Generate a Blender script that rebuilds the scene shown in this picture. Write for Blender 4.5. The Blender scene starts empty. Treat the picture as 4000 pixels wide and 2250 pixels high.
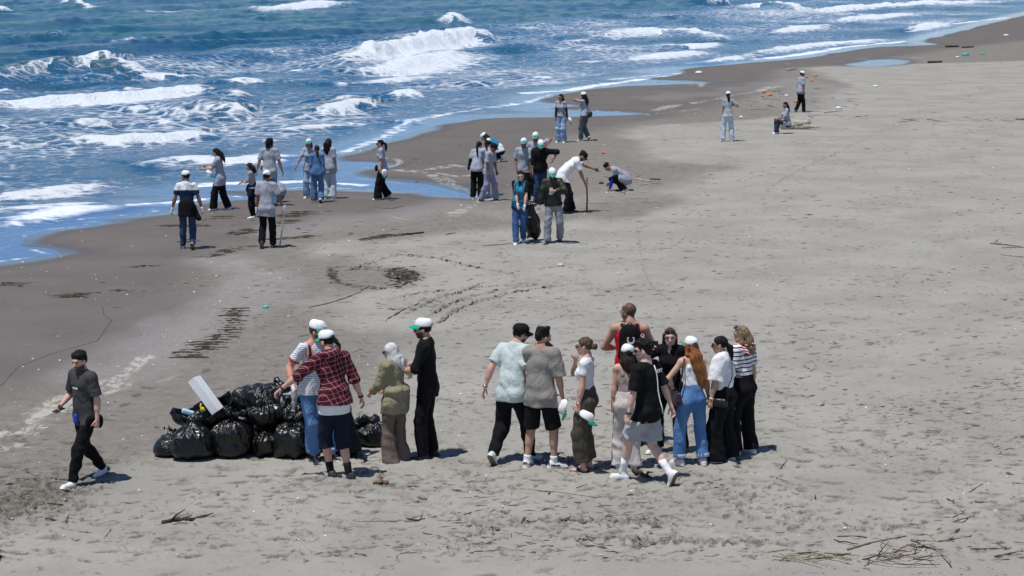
import bpy, math, random
import numpy as np
from mathutils import Vector, Matrix

random.seed(7)
RNG = np.random.default_rng(11)
SC = bpy.context.scene
COL = SC.collection
R = math.radians
PI = math.pi

# ------------------------------------------------------------------ camera
CAM_H = 6.5
PITCH = R(9.63)
FOC = 7778.0                    # focal length in photo pixels (photo 4000 x 2250)
cam_d = bpy.data.cameras.new('camera')
cam_d.sensor_width = 36.0
cam_d.lens = 36.0 * FOC / 4000.0
cam_d.clip_start = 0.5
cam_d.clip_end = 20000
cam = bpy.data.objects.new('camera', cam_d)
COL.objects.link(cam)
cam.location = (0, 0, CAM_H)
cam.rotation_euler = (R(90) - PITCH, 0, 0)
SC.camera = cam

# ------------------------------------------------------------------ sky + sun
SUN_EL, SUN_AZ = R(73), (-0.80, -0.60)       # direction (x, y) towards the sun
wd = bpy.data.worlds.new('World'); SC.world = wd; wd.use_nodes = True
nt = wd.node_tree; nt.nodes.clear()
sky = nt.nodes.new('ShaderNodeTexSky'); sky.sky_type = 'NISHITA'; sky.sun_disc = False
sky.sun_elevation = SUN_EL
sky.sun_rotation = math.atan2(SUN_AZ[0], SUN_AZ[1])
sky.air_density = 0.85; sky.dust_density = 0.0; sky.ozone_density = 6.0
bg = nt.nodes.new('ShaderNodeBackground'); bg.inputs[1].default_value = 0.10
wo = nt.nodes.new('ShaderNodeOutputWorld')
nt.links.new(sky.outputs[0], bg.inputs[0]); nt.links.new(bg.outputs[0], wo.inputs[0])
sun_d = bpy.data.lights.new('sun', 'SUN'); sun_d.energy = 4.0; sun_d.angle = R(0.53)
sun_d.color = (1.0, 0.965, 0.91)
sun = bpy.data.objects.new('sun', sun_d); COL.objects.link(sun)
_ch = math.cos(SUN_EL); _n = math.hypot(*SUN_AZ)
sun_dir = Vector((SUN_AZ[0] / _n * _ch, SUN_AZ[1] / _n * _ch, math.sin(SUN_EL)))
sun.rotation_euler = sun_dir.to_track_quat('Z', 'Y').to_euler()
sun.location = (-20, -20, 60)
SC.view_settings.view_transform = 'Standard'; SC.view_settings.look = 'None'
SC.view_settings.exposure = 0.0; SC.view_settings.gamma = 1.0
SC.view_settings.use_curve_mapping = False
SC.cycles.max_bounces = 6; SC.cycles.transparent_max_bounces = 8
try: SC.cycles.use_denoising = True
except Exception: pass

# ------------------------------------------------------------------ photo pixel -> place on the beach
def G(px, py, z=0.0):
    """ground point (x, y) that a photo pixel (4000 px scale) looks at, at height z"""
    px = np.asarray(px, float); py = np.asarray(py, float)
    dx = (px - 2000.0) / FOC; dz = -(py - 1125.0) / FOC
    c, s = math.cos(PITCH), math.sin(PITCH)
    ry = c + dz * s; rz = -s + dz * c
    t = (z - CAM_H) / rz
    return dx * t, ry * t
def proj(x, y, z):
    c, s = math.cos(PITCH), math.sin(PITCH)
    d = y * c - (z - CAM_H) * s; u = y * s + (z - CAM_H) * c
    return 2000 + FOC * x / d, 1125 - FOC * u / d
S4 = 4000.0 / 2576.0
def G2(px, py, z=0.0): return G(np.asarray(px, float) * S4, np.asarray(py, float) * S4, z)

# ------------------------------------------------------------------ helpers
def vnoise(x, y, z, seed=0):
    """value noise, -1..1, any broadcastable arrays"""
    x, y, z = np.broadcast_arrays(np.asarray(x, np.float32), np.asarray(y, np.float32), np.asarray(z, np.float32))
    xi = np.floor(x).astype(np.int64); yi = np.floor(y).astype(np.int64); zi = np.floor(z).astype(np.int64)
    fx = x - xi; fy = y - yi; fz = z - zi
    fx = fx * fx * (3 - 2 * fx); fy = fy * fy * (3 - 2 * fy); fz = fz * fz * (3 - 2 * fz)
    def h(a, b, c):
        return NTAB[((a * 73856093) ^ (b * 19349663) ^ (c * 83492791) ^ (seed * 7919)) & 4095]
    def l(a, b, t): return a + (b - a) * t
    return l(l(l(h(xi, yi, zi), h(xi+1, yi, zi), fx), l(h(xi, yi+1, zi), h(xi+1, yi+1, zi), fx), fy),
             l(l(h(xi, yi, zi+1), h(xi+1, yi, zi+1), fx), l(h(xi, yi+1, zi+1), h(xi+1, yi+1, zi+1), fx), fy), fz)
NTAB = np.random.default_rng(5).uniform(-1, 1, 4096).astype(np.float32)
NTAB2 = np.random.default_rng(6).uniform(-1, 1, 256 * 256).astype(np.float32)
def vnoise2(x, y, seed=0):
    x = np.asarray(x, np.float32); y = np.asarray(y, np.float32)
    fx = np.floor(x); fy = np.floor(y)
    xi = (fx.astype(np.int32) + seed * 37) & 255; yi = (fy.astype(np.int32) + seed * 91) & 255
    fx = x - fx; fy = y - fy
    fx = fx * fx * (3 - 2 * fx); fy = fy * fy * (3 - 2 * fy)
    r0 = yi << 8; r1 = ((yi + 1) & 255) << 8; x1 = (xi + 1) & 255
    a = NTAB2[r0 | xi]; b = NTAB2[r0 | x1]; c = NTAB2[r1 | xi]; d = NTAB2[r1 | x1]
    a = a + (b - a) * fx; c = c + (d - c) * fx
    return a + (c - a) * fy
def fbm2(x, y, oct=4, seed=0):
    s = 0; a = 1; t = 0
    for o in range(oct):
        s = s + a * vnoise2(np.asarray(x) * 2**o, np.asarray(y) * 2**o, seed + o * 5); t += a; a *= .5
    return s / t
def sstep(a, b, x):
    t = np.clip((x - a) / (b - a), 0, 1); return t * t * (3 - 2 * t)

def mesh_np(name, V, F, smooth=True):
    """mesh from numpy verts (n,3) and faces (m,3|4)"""
    me = bpy.data.meshes.new(name)
    V = np.ascontiguousarray(V, np.float32); F = np.ascontiguousarray(F, np.int32)
    k = F.shape[1]
    me.vertices.add(len(V)); me.vertices.foreach_set('co', V.ravel())
    me.loops.add(F.size); me.loops.foreach_set('vertex_index', F.ravel())
    me.polygons.add(len(F))
    me.polygons.foreach_set('loop_start', np.arange(0, F.size, k, dtype=np.int32))
    me.polygons.foreach_set('loop_total', np.full(len(F), k, np.int32))
    me.update(calc_edges=True)
    if smooth: me.polygons.foreach_set('use_smooth', np.ones(len(F), bool))
    return me
def fattr(me, name, vals):
    a = me.attributes.new(name, 'FLOAT', 'POINT'); a.data.foreach_set('value', np.ascontiguousarray(vals, np.float32).ravel())
def cattr(me, name, vals):
    a = me.attributes.new(name, 'FLOAT_COLOR', 'POINT')
    v = np.ones((len(me.vertices), 4), np.float32); v[:, :3] = vals
    a.data.foreach_set('color', v.ravel())
def link(name, me, mat=None, parent=None, loc=(0, 0, 0), rot=(0, 0, 0)):
    o = bpy.data.objects.new(name, me); COL.objects.link(o)
    if mat is not None and not len(me.materials): me.materials.append(mat)
    if parent is not None: o.parent = parent
    o.location = loc; o.rotation_euler = rot
    return o
def tag(o, label=None, cat=None, group=None, kind=None):
    if label: o['label'] = label
    if cat: o['category'] = cat
    if group: o['group'] = group
    if kind: o['kind'] = kind
    return o
def empty(name, loc, rz=0):
    o = bpy.data.objects.new(name, None); COL.objects.link(o); o.location = loc; o.rotation_euler = (0, 0, rz)
    o.empty_display_size = .1
    return o

class NT:
    """tiny node-tree builder"""
    def __init__(s, name):
        s.m = bpy.data.materials.new(name); s.m.use_nodes = True; s.t = s.m.node_tree; s.t.nodes.clear()
        s.out = s.n('OutputMaterial'); s.b = s.n('BsdfPrincipled'); s.l(s.b.outputs[0], s.out.inputs[0])
    def n(s, t, **kw):
        q = s.t.nodes.new('ShaderNode' + t)
        for k, v in kw.items(): setattr(q, k, v)
        return q
    def l(s, a, b): s.t.links.new(a, b)
    def set(s, node, name, v):
        i = node.inputs[name] if not isinstance(name, int) else node.inputs[name]
        if hasattr(v, 'is_output') or isinstance(v, bpy.types.NodeSocket): s.l(v, i)
        else: i.default_value = v if not (isinstance(v, tuple) and len(v) == 3 and i.type == 'RGBA') else (*v, 1)
    def P(s, **kw):
        for k, v in kw.items(): s.set(s.b, k.replace('_', ' '), v)
    def attr(s, name, out='Fac'):
        a = s.n('Attribute', attribute_name=name); return a.outputs[out]
    def coord(s): return s.n('TexCoord').outputs['Object']
    def mapping(s, v, scale=(1, 1, 1), rot=(0, 0, 0), loc=(0, 0, 0)):
        m = s.n('Mapping'); s.l(v, m.inputs[0]); m.inputs['Scale'].default_value = scale; m.inputs['Rotation'].default_value = rot; m.inputs['Location'].default_value = loc
        return m.outputs[0]
    def noise(s, v, scale, detail=4, rough=.5, dist=0):
        q = s.n('TexNoise'); s.l(v, q.inputs['Vector']); s.set(q, 'Scale', scale); s.set(q, 'Detail', detail); s.set(q, 'Roughness', rough); s.set(q, 'Distortion', dist)
        return q.outputs['Fac']
    def voro(s, v, scale, feature='F1'):
        q = s.n('TexVoronoi', feature=feature); s.l(v, q.inputs['Vector']); s.set(q, 'Scale', scale)
        return q.outputs[0]
    def math(s, op, a, b=0.0, c=None, clamp=False):
        q = s.n('Math', operation=op, use_clamp=clamp); s.set(q, 0, a); s.set(q, 1, b)
        if c is not None: s.set(q, 2, c)
        return q.outputs[0]
    def ramp(s, fac, a, b, lo=0., hi=1., smooth=True):
        q = s.n('MapRange', interpolation_type='SMOOTHSTEP' if smooth else 'LINEAR'); s.set(q, 'Value', fac); s.set(q, 'From Min', a); s.set(q, 'From Max', b); s.set(q, 'To Min', lo); s.set(q, 'To Max', hi)
        return q.outputs[0]
    def mix(s, fac, a, b, mode='MIX'):
        q = s.n('Mix', data_type='RGBA', blend_type=mode); s.set(q, 0, fac); s.set(q, 6, a); s.set(q, 7, b)
        return q.outputs[2]
    def bump(s, h, strength=.3, dist=.01, normal=None):
        q = s.n('Bump'); s.set(q, 'Height', h); s.set(q, 'Strength', strength); s.set(q, 'Distance', dist)
        if normal is not None: s.l(normal, q.inputs['Normal'])
        return q.outputs[0]

def seg_dist(x, y, pts, closed=False):
    """distance to polyline"""
    d = np.full(np.shape(x), 1e9, np.float32)
    n = len(pts)
    for i in range(n if closed else n - 1):
        ax, ay = pts[i]; bx, by = pts[(i + 1) % n]
        ex, ey = bx - ax, by - ay; L = ex * ex + ey * ey + 1e-9
        t = np.clip(((x - ax) * ex + (y - ay) * ey) / L, 0, 1)
        d = np.minimum(d, np.hypot(x - ax - t * ex, y - ay - t * ey))
    return d
def inside(x, y, pts):
    r = np.zeros(np.shape(x), bool); n = len(pts)
    for i in range(n):
        ax, ay = pts[i]; bx, by = pts[(i + 1) % n]
        if ay == by: continue
        c = ((ay > y) != (by > y)) & (x < (bx - ax) * (y - ay) / (by - ay) + ax)
        r ^= c
    return r
def sdpoly(x, y, pts):
    d = seg_dist(x, y, pts, True); return np.where(inside(x, y, pts), -d, d)
def gpoly(pix, f=G): 
    X, Y = f([p[0] for p in pix], [p[1] for p in pix]); return list(zip(X.tolist(), Y.tolist()))
# ================================================================== shore layout (photo pixels -> ground metres)
SEA_PX = [(-900, 1150), (0, 1025), (110, 1012), (205, 993), (150, 972), (60, 962), (75, 940), (130, 918), (200, 900), (330, 884), (420, 868), (330, 858), (420, 852), (560, 836), (652, 826),
          (610, 812), (700, 797), (786, 789), (900, 778), (984, 771), (900, 764), (810, 757), (760, 750), (800, 743), (960, 741), (1112, 740), (1182, 736), (1306, 737), (1400, 741), (1512, 745), (1640, 748), (1760, 768), (1840, 772),
          (1790, 752), (1720, 738), (1650, 722), (1560, 712), (1450, 700), (1380, 690), (1360, 676), (1400, 662), (1470, 652), (1500, 643), (1440, 636), (1306, 634), (1290, 614), (1350, 592), (1430, 567), (1500, 551), (1573, 530), (1698, 490), (1800, 470), (1900, 459), (2050, 456), (2200, 455), (2330, 452), (2490, 446),
          (2400, 438), (2250, 434), (2150, 430), (2110, 424), (2160, 418), (2270, 414), (2180, 408), (2080, 400), (2090, 390), (2160, 366), (2279, 347), (2424, 334), (2600, 329), (2754, 323), (2660, 318), (2560, 314), (2480, 308), (2580, 300), (2668, 285), (2640, 277), (2560, 279),
          (2600, 276), (2700, 263), (2886, 247), (3000, 238), (3137, 226), (3220, 210), (3361, 187), (3450, 181), (3551, 178), (3660, 174), (3600, 167), (3560, 161), (3633, 147), (3785, 109), (3900, 80), (4000, 57), (4300, 0), (4600, -30)]
SEA = gpoly(SEA_PX)
SEA = [(-40, 28.0)] + SEA + [(160, 560), (480, 1500), (1500, 6000), (-9000, 6000), (-9000, 28)]
POOL = gpoly([(3317, 254), (3370, 246), (3420, 236), (3480, 233), (3530, 238), (3520, 247), (3470, 257), (3400, 262)])
# boundary of the damp, darker flat (everything seaward of it)
DAMP_PX = [(-1500, 2100), (-300, 2120), (0, 2090), (120, 2060), (280, 1985), (330, 1960), (480, 1860), (700, 1812), (1000, 1790), (1320, 1740), (1560, 1500), (1650, 1420), (1640, 1330), (1400, 1260), (1330, 1190), (1400, 1160), (1600, 1130), (1640, 1100), (1480, 1060), (1310, 1000), (1330, 980), (1560, 960), (1800, 930), (1950, 900), (2130, 880), (2500, 850),
           (2620, 830), (2760, 800), (2640, 760), (2700, 705), (2830, 680), (2925, 668), (2860, 650), (2640, 640), (2540, 610), (2500, 560), (2440, 520), (2560, 500), (2800, 492), (3000, 470), (3200, 440), (3260, 400), (3290, 350), (3330, 335), (3200, 300), (3140, 275), (3220, 268), (3320, 263), (3420, 265), (3600, 254), (3800, 250), (4000, 246), (4400, 240), (5400, 200)]
DAMP = gpoly(DAMP_PX) + [(260, 560), (900, 1900), (900, 6000), (-9000, 6000), (-9000, 20)]
# the darkest, smoothest reddish flat
WET_PX = [(-900, 1900), (0, 1640), (150, 1590), (300, 1500), (420, 1465), (560, 1440), (700, 1340), (860, 1230), (900, 1160), (880, 1080), (930, 1010), (1050, 960), (1250, 900), (1500, 860), (1750, 830), (1900, 800), (2100, 740), (2160, 640), (2200, 560), (2400, 500), (2620, 470), (2860, 410), (3000, 370), (3050, 320), (3080, 280), (3200, 265), (3500, 230), (3700, 200), (4100, 150), (5400, 60)]
WET = gpoly(WET_PX) + [(260, 560), (900, 1900), (900, 6000), (-9000, 6000), (-9000, 18)]

def ground_z(x, y):
    """smooth height of the beach (no footprints)"""
    x = np.asarray(x, np.float32); y = np.asarray(y, np.float32)
    wob = 0.10 * vnoise2(x * 1.3, y * .6, 3) + .05 * vnoise2(x * 4, y * 2, 4)
    sd = np.minimum(sdpoly(x, y, SEA), sdpoly(x, y, POOL)) + wob
    h = np.where(sd > 0, 0.10 * (1 - np.exp(-sd / 3.0)), np.maximum(sd * .05, -.6))
    dd = -sdpoly(x, y, DAMP)          # positive inside damp
    h = h + 0.06 * sstep(1.5, -3.0, dd)
    return h, sd, dd
def zg(x, y):
    h, _, _ = ground_z(np.array([x]), np.array([y])); return float(h[0])

# ------------------------------------------------------------------ ground sheet: rows thicken towards the viewer
def fan_axes(nu, nv, y0, y1, um):
    u = np.linspace(-um, um, nu)
    v = np.linspace(0, 1, nv)
    iy = (1 / (y0 + 4)) * (1 - v) + (1 / (y1 + 4)) * v
    return u, 1 / iy - 4
gu, gy = fan_axes(820, 640, 18.5, 285.0, 0.33)
gu = np.concatenate([[-600, -40, -8, -3, -1.2, -.6, -.42], gu, [.42, .6, 1.2, 3, 8, 40, 600]])
gy = np.concatenate([[-3000, -300, -60, -10, 5, 12, 16], gy, [295, 310, 340, 400, 560, 900, 2000, 7000]])
GU, GY = np.meshgrid(gu, gy)
GX = GU * np.maximum(GY, 12.0)
def coarse(fn, U, Yv, step, *ends):
    """evaluate fn(x, y) on every step-th row/column of a fan sheet and interpolate"""
    a, b = ends
    ii = np.unique(np.concatenate([np.arange(a), np.arange(a, len(U) - b, step), np.arange(len(U) - b - 1, len(U))]))
    jj = np.unique(np.concatenate([np.arange(a), np.arange(a, len(Yv) - b - 1, step), np.arange(len(Yv) - b - 2, len(Yv))]))
    u, y = np.meshgrid(U[ii], Yv[jj]); x = u * np.maximum(y, 12.0)
    outs = fn(x.astype(np.float32), y.astype(np.float32)); res = []
    fi = np.interp(np.arange(len(U)), ii, np.arange(len(ii))); fj = np.interp(np.arange(len(Yv)), jj, np.arange(len(jj)))
    i0 = np.minimum(fi.astype(int), len(ii) - 2); j0 = np.minimum(fj.astype(int), len(jj) - 2); ti = fi - i0; tj = (fj - j0)[:, None]
    for o in outs:
        o = o[:, i0] * (1 - ti) + o[:, i0 + 1] * ti
        res.append(o[j0] * (1 - tj) + o[j0 + 1] * tj)
    return res
def _layout(x, y):
    return ground_z(x, y) + (-sdpoly(x, y, WET),)
gz, gsd, gdd, wetd = coarse(_layout, gu, gy, 2, 7, 7)
def look(arr, x, y):
    j = np.clip(np.searchsorted(gy, y), 0, len(gy) - 1); i = np.clip(np.searchsorted(gu, x / np.maximum(y, 12)), 0, len(gu) - 1)
    return arr[j, i]
near = (np.abs(GU) < .36) & (GY > 16) & (GY < 285)
damp = sstep(-.5, .9, gdd + .9 * fbm2(GX * .35, GY * .18, 4, 21) + .5 * fbm2(GX * 1.7, GY * .8, 3, 25))
wet = sstep(-.8, 1.2, wetd + .9 * fbm2(GX * .3, GY * .15, 4, 31))
film = sstep(1.3, .05, gsd + .3 * vnoise2(GX * .8, GY * .4, 41))      # shine just above the water line
dist = np.zeros_like(gz); shell = np.zeros_like(gz); foam = np.zeros_like(gz)

# gentle undulation + trampled relief on dry sand
dry = 1 - damp
relief = .014 * fbm2(GX * 1.1, GY * .8, 3, 51) * dry + .006 * fbm2(GX * .8, GY * .6, 3, 55) * (1 - wet)
gz = gz + np.where(near, relief, 0)

def stamp(x, y, rx, ry, ang, depth, dk, rim=.35, shape=2.0):
    """press an oval dent (with a pushed-up rim) into the sheet; dk = darkness of turned-up damp sand"""
    r = max(rx, ry) * 1.9
    j0, j1 = np.searchsorted(gy, [y - r, y + r]); 
    if j1 <= j0 or y < 16: return
    ya = gy[j0:j1]; ym = max(y - r, 12)
    i0, i1 = np.searchsorted(gu, [min((x - r) / ym, (x - r) / (y + r)), max((x + r) / ym, (x + r) / (y + r))])
    if i1 <= i0: return
    X = GX[j0:j1, i0:i1] - x; Y = GY[j0:j1, i0:i1] - y
    c, s = math.cos(ang), math.sin(ang)
    q = np.hypot((c * X + s * Y) / rx, (-s * X + c * Y) / ry)
    dent = sstep(1.15, .55, q)
    ring = np.exp(-((q - 1.25) / .28) ** 2)
    gz[j0:j1, i0:i1] += -depth * dent + depth * rim * ring
    np.maximum(dist[j0:j1, i0:i1], dk * sstep(1.2, .7, q), out=dist[j0:j1, i0:i1])

rs = np.random.default_rng(77)
N = 9000
ppy = 300 + (2250 - 300) * rs.random(N) ** .9; ppx = rs.uniform(-80, 4080, N)
fx, fy = G(ppx, ppy)
dn = .42 + .9 * np.maximum(0, fbm2(fx * .22, fy * .12, 3, 61)) + np.where(ppy > 1500, .2, 0) - np.where((ppx > 2500) & (ppy > 650) & (ppy < 1150), .15, 0)
ld, lw = look(gdd, fx, fy), look(wetd, fx, fy)
dn = np.where(ld > 0, dn * .30, dn); dn = np.where(lw > -.5, dn * .12, dn)
dn = np.where(look(gsd, fx, fy) < .3, 0, dn)
ok = rs.random(N) < dn
for x, y in zip(fx[ok].tolist(), fy[ok].tolist()):
    a = rs.normal(0.05, .7); f = rs.uniform(.8, 1.2); q = rs.random()
    if q < .16: stamp(x, y, .15 * f, .065 * f, a, rs.uniform(.008, .018), rs.choice([0, .25, .5], p=[.6, .25, .15]))
    elif q < .5: stamp(x, y, rs.uniform(.05, .13), rs.uniform(.03, .05), a, rs.uniform(.006, .013), rs.choice([0, .4, .8], p=[.55, .25, .2]), rim=.4)
    else: stamp(x, y, rs.uniform(.025, .07), rs.uniform(.022, .034), a, rs.uniform(.004, .010), rs.choice([.2, .5, .9]), rim=.3)

def track(pix, width, depth, dk, step=.05, f=G2, jit=.4, rim=.5):
    """wheel or drag track along a pixel polyline"""
    P = gpoly(pix, f)
    for (ax, ay), (bx, by) in zip(P[:-1], P[1:]):
        L = math.hypot(bx - ax, by - ay); m = max(2, int(L / (step * 1.6)))
        an = math.atan2(by - ay, bx - ax)
        for t in np.linspace(0, 1, m):
            w = width * (1 + jit * rs.uniform(-.5, .5))
            stamp(ax + (bx - ax) * t + rs.normal(0, .02), ay + (by - ay) * t + rs.normal(0, .02), step * 1.5, w, an + rs.normal(0, .2), depth * rs.uniform(.7, 1.2), dk * rs.uniform(.45, 1), rim)
# curved vehicle tracks in the middle (2576 px scale)
track([(1105, 830), (1150, 800), (1220, 775), (1320, 752), (1420, 738)], .07, .03, .8)
track([(1080, 815), (1130, 785), (1200, 762), (1300, 742), (1400, 732)], .07, .03, .5)
track([(1040, 800), (1100, 770), (1180, 745), (1210, 730)], .07, .025, .5)
track([(880, 690), (1000, 655), (1100, 665), (1200, 690), (1300, 710)], .08, .025, .45)
track([(985, 770), (1060, 755), (1180, 742), (1260, 738), (1340, 730)], .06, .02, .5)
track([(1930, 490), (2010, 440), (2090, 405), (2200, 350), (2330, 300)], .06, .012, .22)
track([(2090, 405), (2170, 365), (2280, 312)], .09, .02, -0.0)
track([(1300, 1348), (1500, 1345), (1650, 1352)], .10, .035, .8, jit=.8)
track([(1420, 1395), (1560, 1393), (1700, 1398), (1960, 1402)], .09, .035, .8, jit=.8)
track([(780, 1262), (1000, 1275), (1200, 1350), (1280, 1340)], .05, .02, .4, jit=.8)
track([(1600, 580), (1610, 640), (1620, 700), (1640, 740), (1690, 780)], .012, .006, .6)
# dragged-up dark sand: the big curved scar
track([(832, 684), (835, 705), (855, 722), (900, 735), (950, 740), (1000, 738)], .10, .02, .9, jit=.9)
track([(1000, 738), (1040, 722), (1050, 705), (1010, 694), (960, 690), (880, 684), (835, 682)], .07, .02, .8, jit=.9)
track([(985, 690), (1020, 700), (1035, 715), (1000, 705), (1040, 722)], .30, .015, 1.0, jit=.6)
# scratched "ladder" drawings in the damp flat
# walking trails: alternating prints
for k in range(44):
    x0, y0 = [float(v) for v in G(rs.uniform(200, 3900), 900 + 1300 * rs.random() ** .8)]; hd_ = rs.normal(.15, .35) + (PI if rs.random() < .5 else 0); sgn = 1
    for j in range(int(rs.integers(7, 20))):
        x0 += .62 * math.cos(hd_); y0 += .62 * math.sin(hd_); hd_ += rs.normal(0, .05); sgn = -sgn
        if float(look(wetd, np.array(x0), np.array(y0))) > 0: continue
        stamp(x0 - sgn * .09 * math.sin(hd_), y0 + sgn * .09 * math.cos(hd_), .145, .062, hd_ + rs.normal(0, .15), rs.uniform(.008, .014), rs.choice([.15, .4, .8]), .5)
RIDGES = []
def scratch(x0, y0, x1, y1, n, half, dk=1.0):
    for i in range(n):
        t = i / max(1, n - 1); cx = x0 + (x1 - x0) * t; cy = y0 + (y1 - y0) * t
        a, b = half * rs.uniform(.6, 1.15), half * rs.uniform(.6, 1.15)
        RIDGES.append(([(cx - a, cy + rs.uniform(-1, 1)), (cx + rs.uniform(-8, 8), cy + rs.uniform(-1.5, 1.5)), (cx + b, cy + rs.uniform(-2, 1))], .042))
        track(RIDGES[-1][0], .07, .010, dk * .5, step=.05, jit=.6, rim=.4)
scratch(590, 788, 572, 850, 11, 38)
scratch(560, 856, 470, 914, 10, 52)
scratch(640, 585, 600, 598, 4, 40); scratch(770, 541, 720, 553, 4, 50); scratch(730, 563, 720, 570, 3, 36)
scratch(620, 628, 520, 655, 9, 34); scratch(770, 605, 700, 612, 3, 45); scratch(560, 550, 545, 556, 2, 30)
scratch(450, 572, 480, 576, 3, 55); scratch(390, 676, 340, 678, 3, 22); scratch(170, 752, 165, 758, 2, 50)
scratch(1010, 600, 930, 612, 5, 36); scratch(40, 718, 30, 726, 3, 40); scratch(300, 742, 200, 748, 2, 40); scratch(480, 612, 470, 616, 2, 25)
# thin cracks left by the last swash
for pl in ([(0, 990), (45, 940), (130, 905), (245, 872), (262, 848), (282, 820), (262, 805), (258, 782)],):
    RIDGES.append((pl, .009))
# loose crumbs along the tracks and the scar
for pl in ([(832, 684), (835, 705), (855, 722), (900, 735), (950, 740), (1000, 738)], [(1000, 738), (1040, 722), (1050, 705), (1010, 694), (960, 690), (880, 684)], [(985, 690), (1020, 700), (1035, 715), (1000, 705)], [(960, 700), (1020, 712), (1045, 700)]):
    for k in range(60 if pl[0][0] in (985, 960) else 22):
        i = rs.integers(len(pl) - 1); t = rs.random(); cx = pl[i][0] + (pl[i + 1][0] - pl[i][0]) * t + rs.normal(0, 4); cy = pl[i][1] + (pl[i + 1][1] - pl[i][1]) * t + rs.normal(0, 4)
        l = rs.uniform(4, 14); RIDGES.append(([(cx - l, cy + rs.uniform(-2, 2)), (cx + l, cy + rs.uniform(-2, 2))], rs.uniform(.02, .045)))
for pl in ([(1105, 830), (1150, 800), (1220, 775), (1320, 752), (1420, 738)], [(1080, 815), (1130, 785), (1200, 762), (1300, 742)], [(985, 770), (1060, 755), (1180, 742), (1260, 738)], [(1040, 800), (1100, 770), (1180, 745), (1210, 730)], [(880, 690), (1000, 655), (1100, 665), (1200, 690), (1300, 710)], [(960, 830), (1010, 800), (1060, 780)], [(1240, 765), (1320, 750), (1400, 742)], [(1300, 1346), (1500, 1344), (1650, 1352)], [(1420, 1393), (1560, 1393), (1700, 1398), (1960, 1402)], [(900, 620), (960, 608), (1010, 600)]):
    for k in range(30):
        i = rs.integers(len(pl) - 1); t = rs.random(); cx = pl[i][0] + (pl[i + 1][0] - pl[i][0]) * t; cy = pl[i][1] + (pl[i + 1][1] - pl[i][1]) * t + rs.normal(0, 1.2); sl = (pl[i + 1][1] - pl[i][1]) / (pl[i + 1][0] - pl[i][0])
        l = rs.uniform(3, 10); RIDGES.append(([(cx - l * .7, cy - sl * l * .7 + rs.normal(0, .6)), (cx + l * .7, cy + sl * l * .7)], rs.uniform(.006, .020)))
for (cx, cy, sx, sy, m_) in ((260, 745, 90, 5, 22), (430, 735, 110, 8, 26), (60, 722, 60, 4, 14), (700, 600, 90, 25, 30), (560, 560, 90, 12, 16), (1000, 470, 60, 10, 10), (820, 560, 70, 14, 16), (950, 610, 50, 10, 24)):
    for k in range(m_):
        a_, b_ = rs.normal(cx, sx), rs.normal(cy, sy); l = rs.uniform(3, 12); RIDGES.append(([(a_ - l, b_ + rs.uniform(-1, 1)), (a_ + l, b_)], rs.uniform(.015, .032)))
for k in range(150):
    cx, cy = rs.normal(1012, 24), rs.normal(714, 13); l = rs.uniform(3, 12); RIDGES.append(([(cx - l, cy + rs.uniform(-2, 2)), (cx + l, cy + rs.uniform(-2, 2))], rs.uniform(.02, .05)))
for k in range(40):
    cx, cy = rs.normal(838, 6), rs.normal(702, 10); l = rs.uniform(3, 8); RIDGES.append(([(cx - l, cy + rs.uniform(-2, 2)), (cx + l, cy + rs.uniform(-2, 2))], rs.uniform(.02, .04)))
# churned dark patch by the left edge, foreground
for k in range(420):
    px = rs.uniform(-40, 300); py = rs.normal(1300 - px * .18, 38)
    if py < 1195: continue
    x, y = G2(px * rs.uniform(.4, 1), py)
    stamp(float(x), float(y), rs.uniform(.03, .09), rs.uniform(.02, .05), rs.normal(0, .8), rs.uniform(.01, .025), rs.uniform(.3, 1), .6)
for (cx, cy, sx, sy, m) in ((1420, 1190, 40, 9, 34), (1210, 1360, 25, 12, 22), (1155, 1405, 22, 12, 24), (1530, 1348, 70, 5, 40), (1640, 1352, 30, 6, 24), (2000, 1345, 40, 12, 30), (2180, 1355, 30, 12, 26), (1900, 1310, 80, 40, 60), (1700, 1290, 140, 40, 90), (1620, 1395, 90, 6, 40), (1850, 1400, 60, 8, 30)):
    for k in range(m):
        x, y = G2(rs.normal(cx, sx), rs.normal(cy, sy)); stamp(float(x), float(y), rs.uniform(.03, .08), rs.uniform(.02, .045), rs.normal(0, .9), rs.uniform(.012, .03), rs.uniform(.3, .95), .7)
BN = fbm2(GX * 1.1, GY * .5, 3, 71)
def band(pix, w, amount, arr, f=G2, nz=1.0):
    P = gpoly(pix, f); d = seg_dist(GX, GY, P)
    np.maximum(arr, amount * sstep(w, 0, d + nz * w * .7 * BN), out=arr)
# shell grit drift lines
band([(520, 660), (600, 690), (640, 715), (600, 760), (560, 790), (500, 830), (400, 880), (250, 960)], 1.1, .8, shell)
band([(590, 670), (650, 700)], .7, 1.0, shell)
band([(700, 590), (900, 560), (1000, 545), (1130, 520), (1250, 545), (1450, 515), (1600, 490)], 1.6, .6, shell)
band([(1700, 250), (1780, 240), (1900, 225), (2000, 205), (2050, 230), (1950, 260), (2100, 285)], 2.6, .5, shell)
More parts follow.
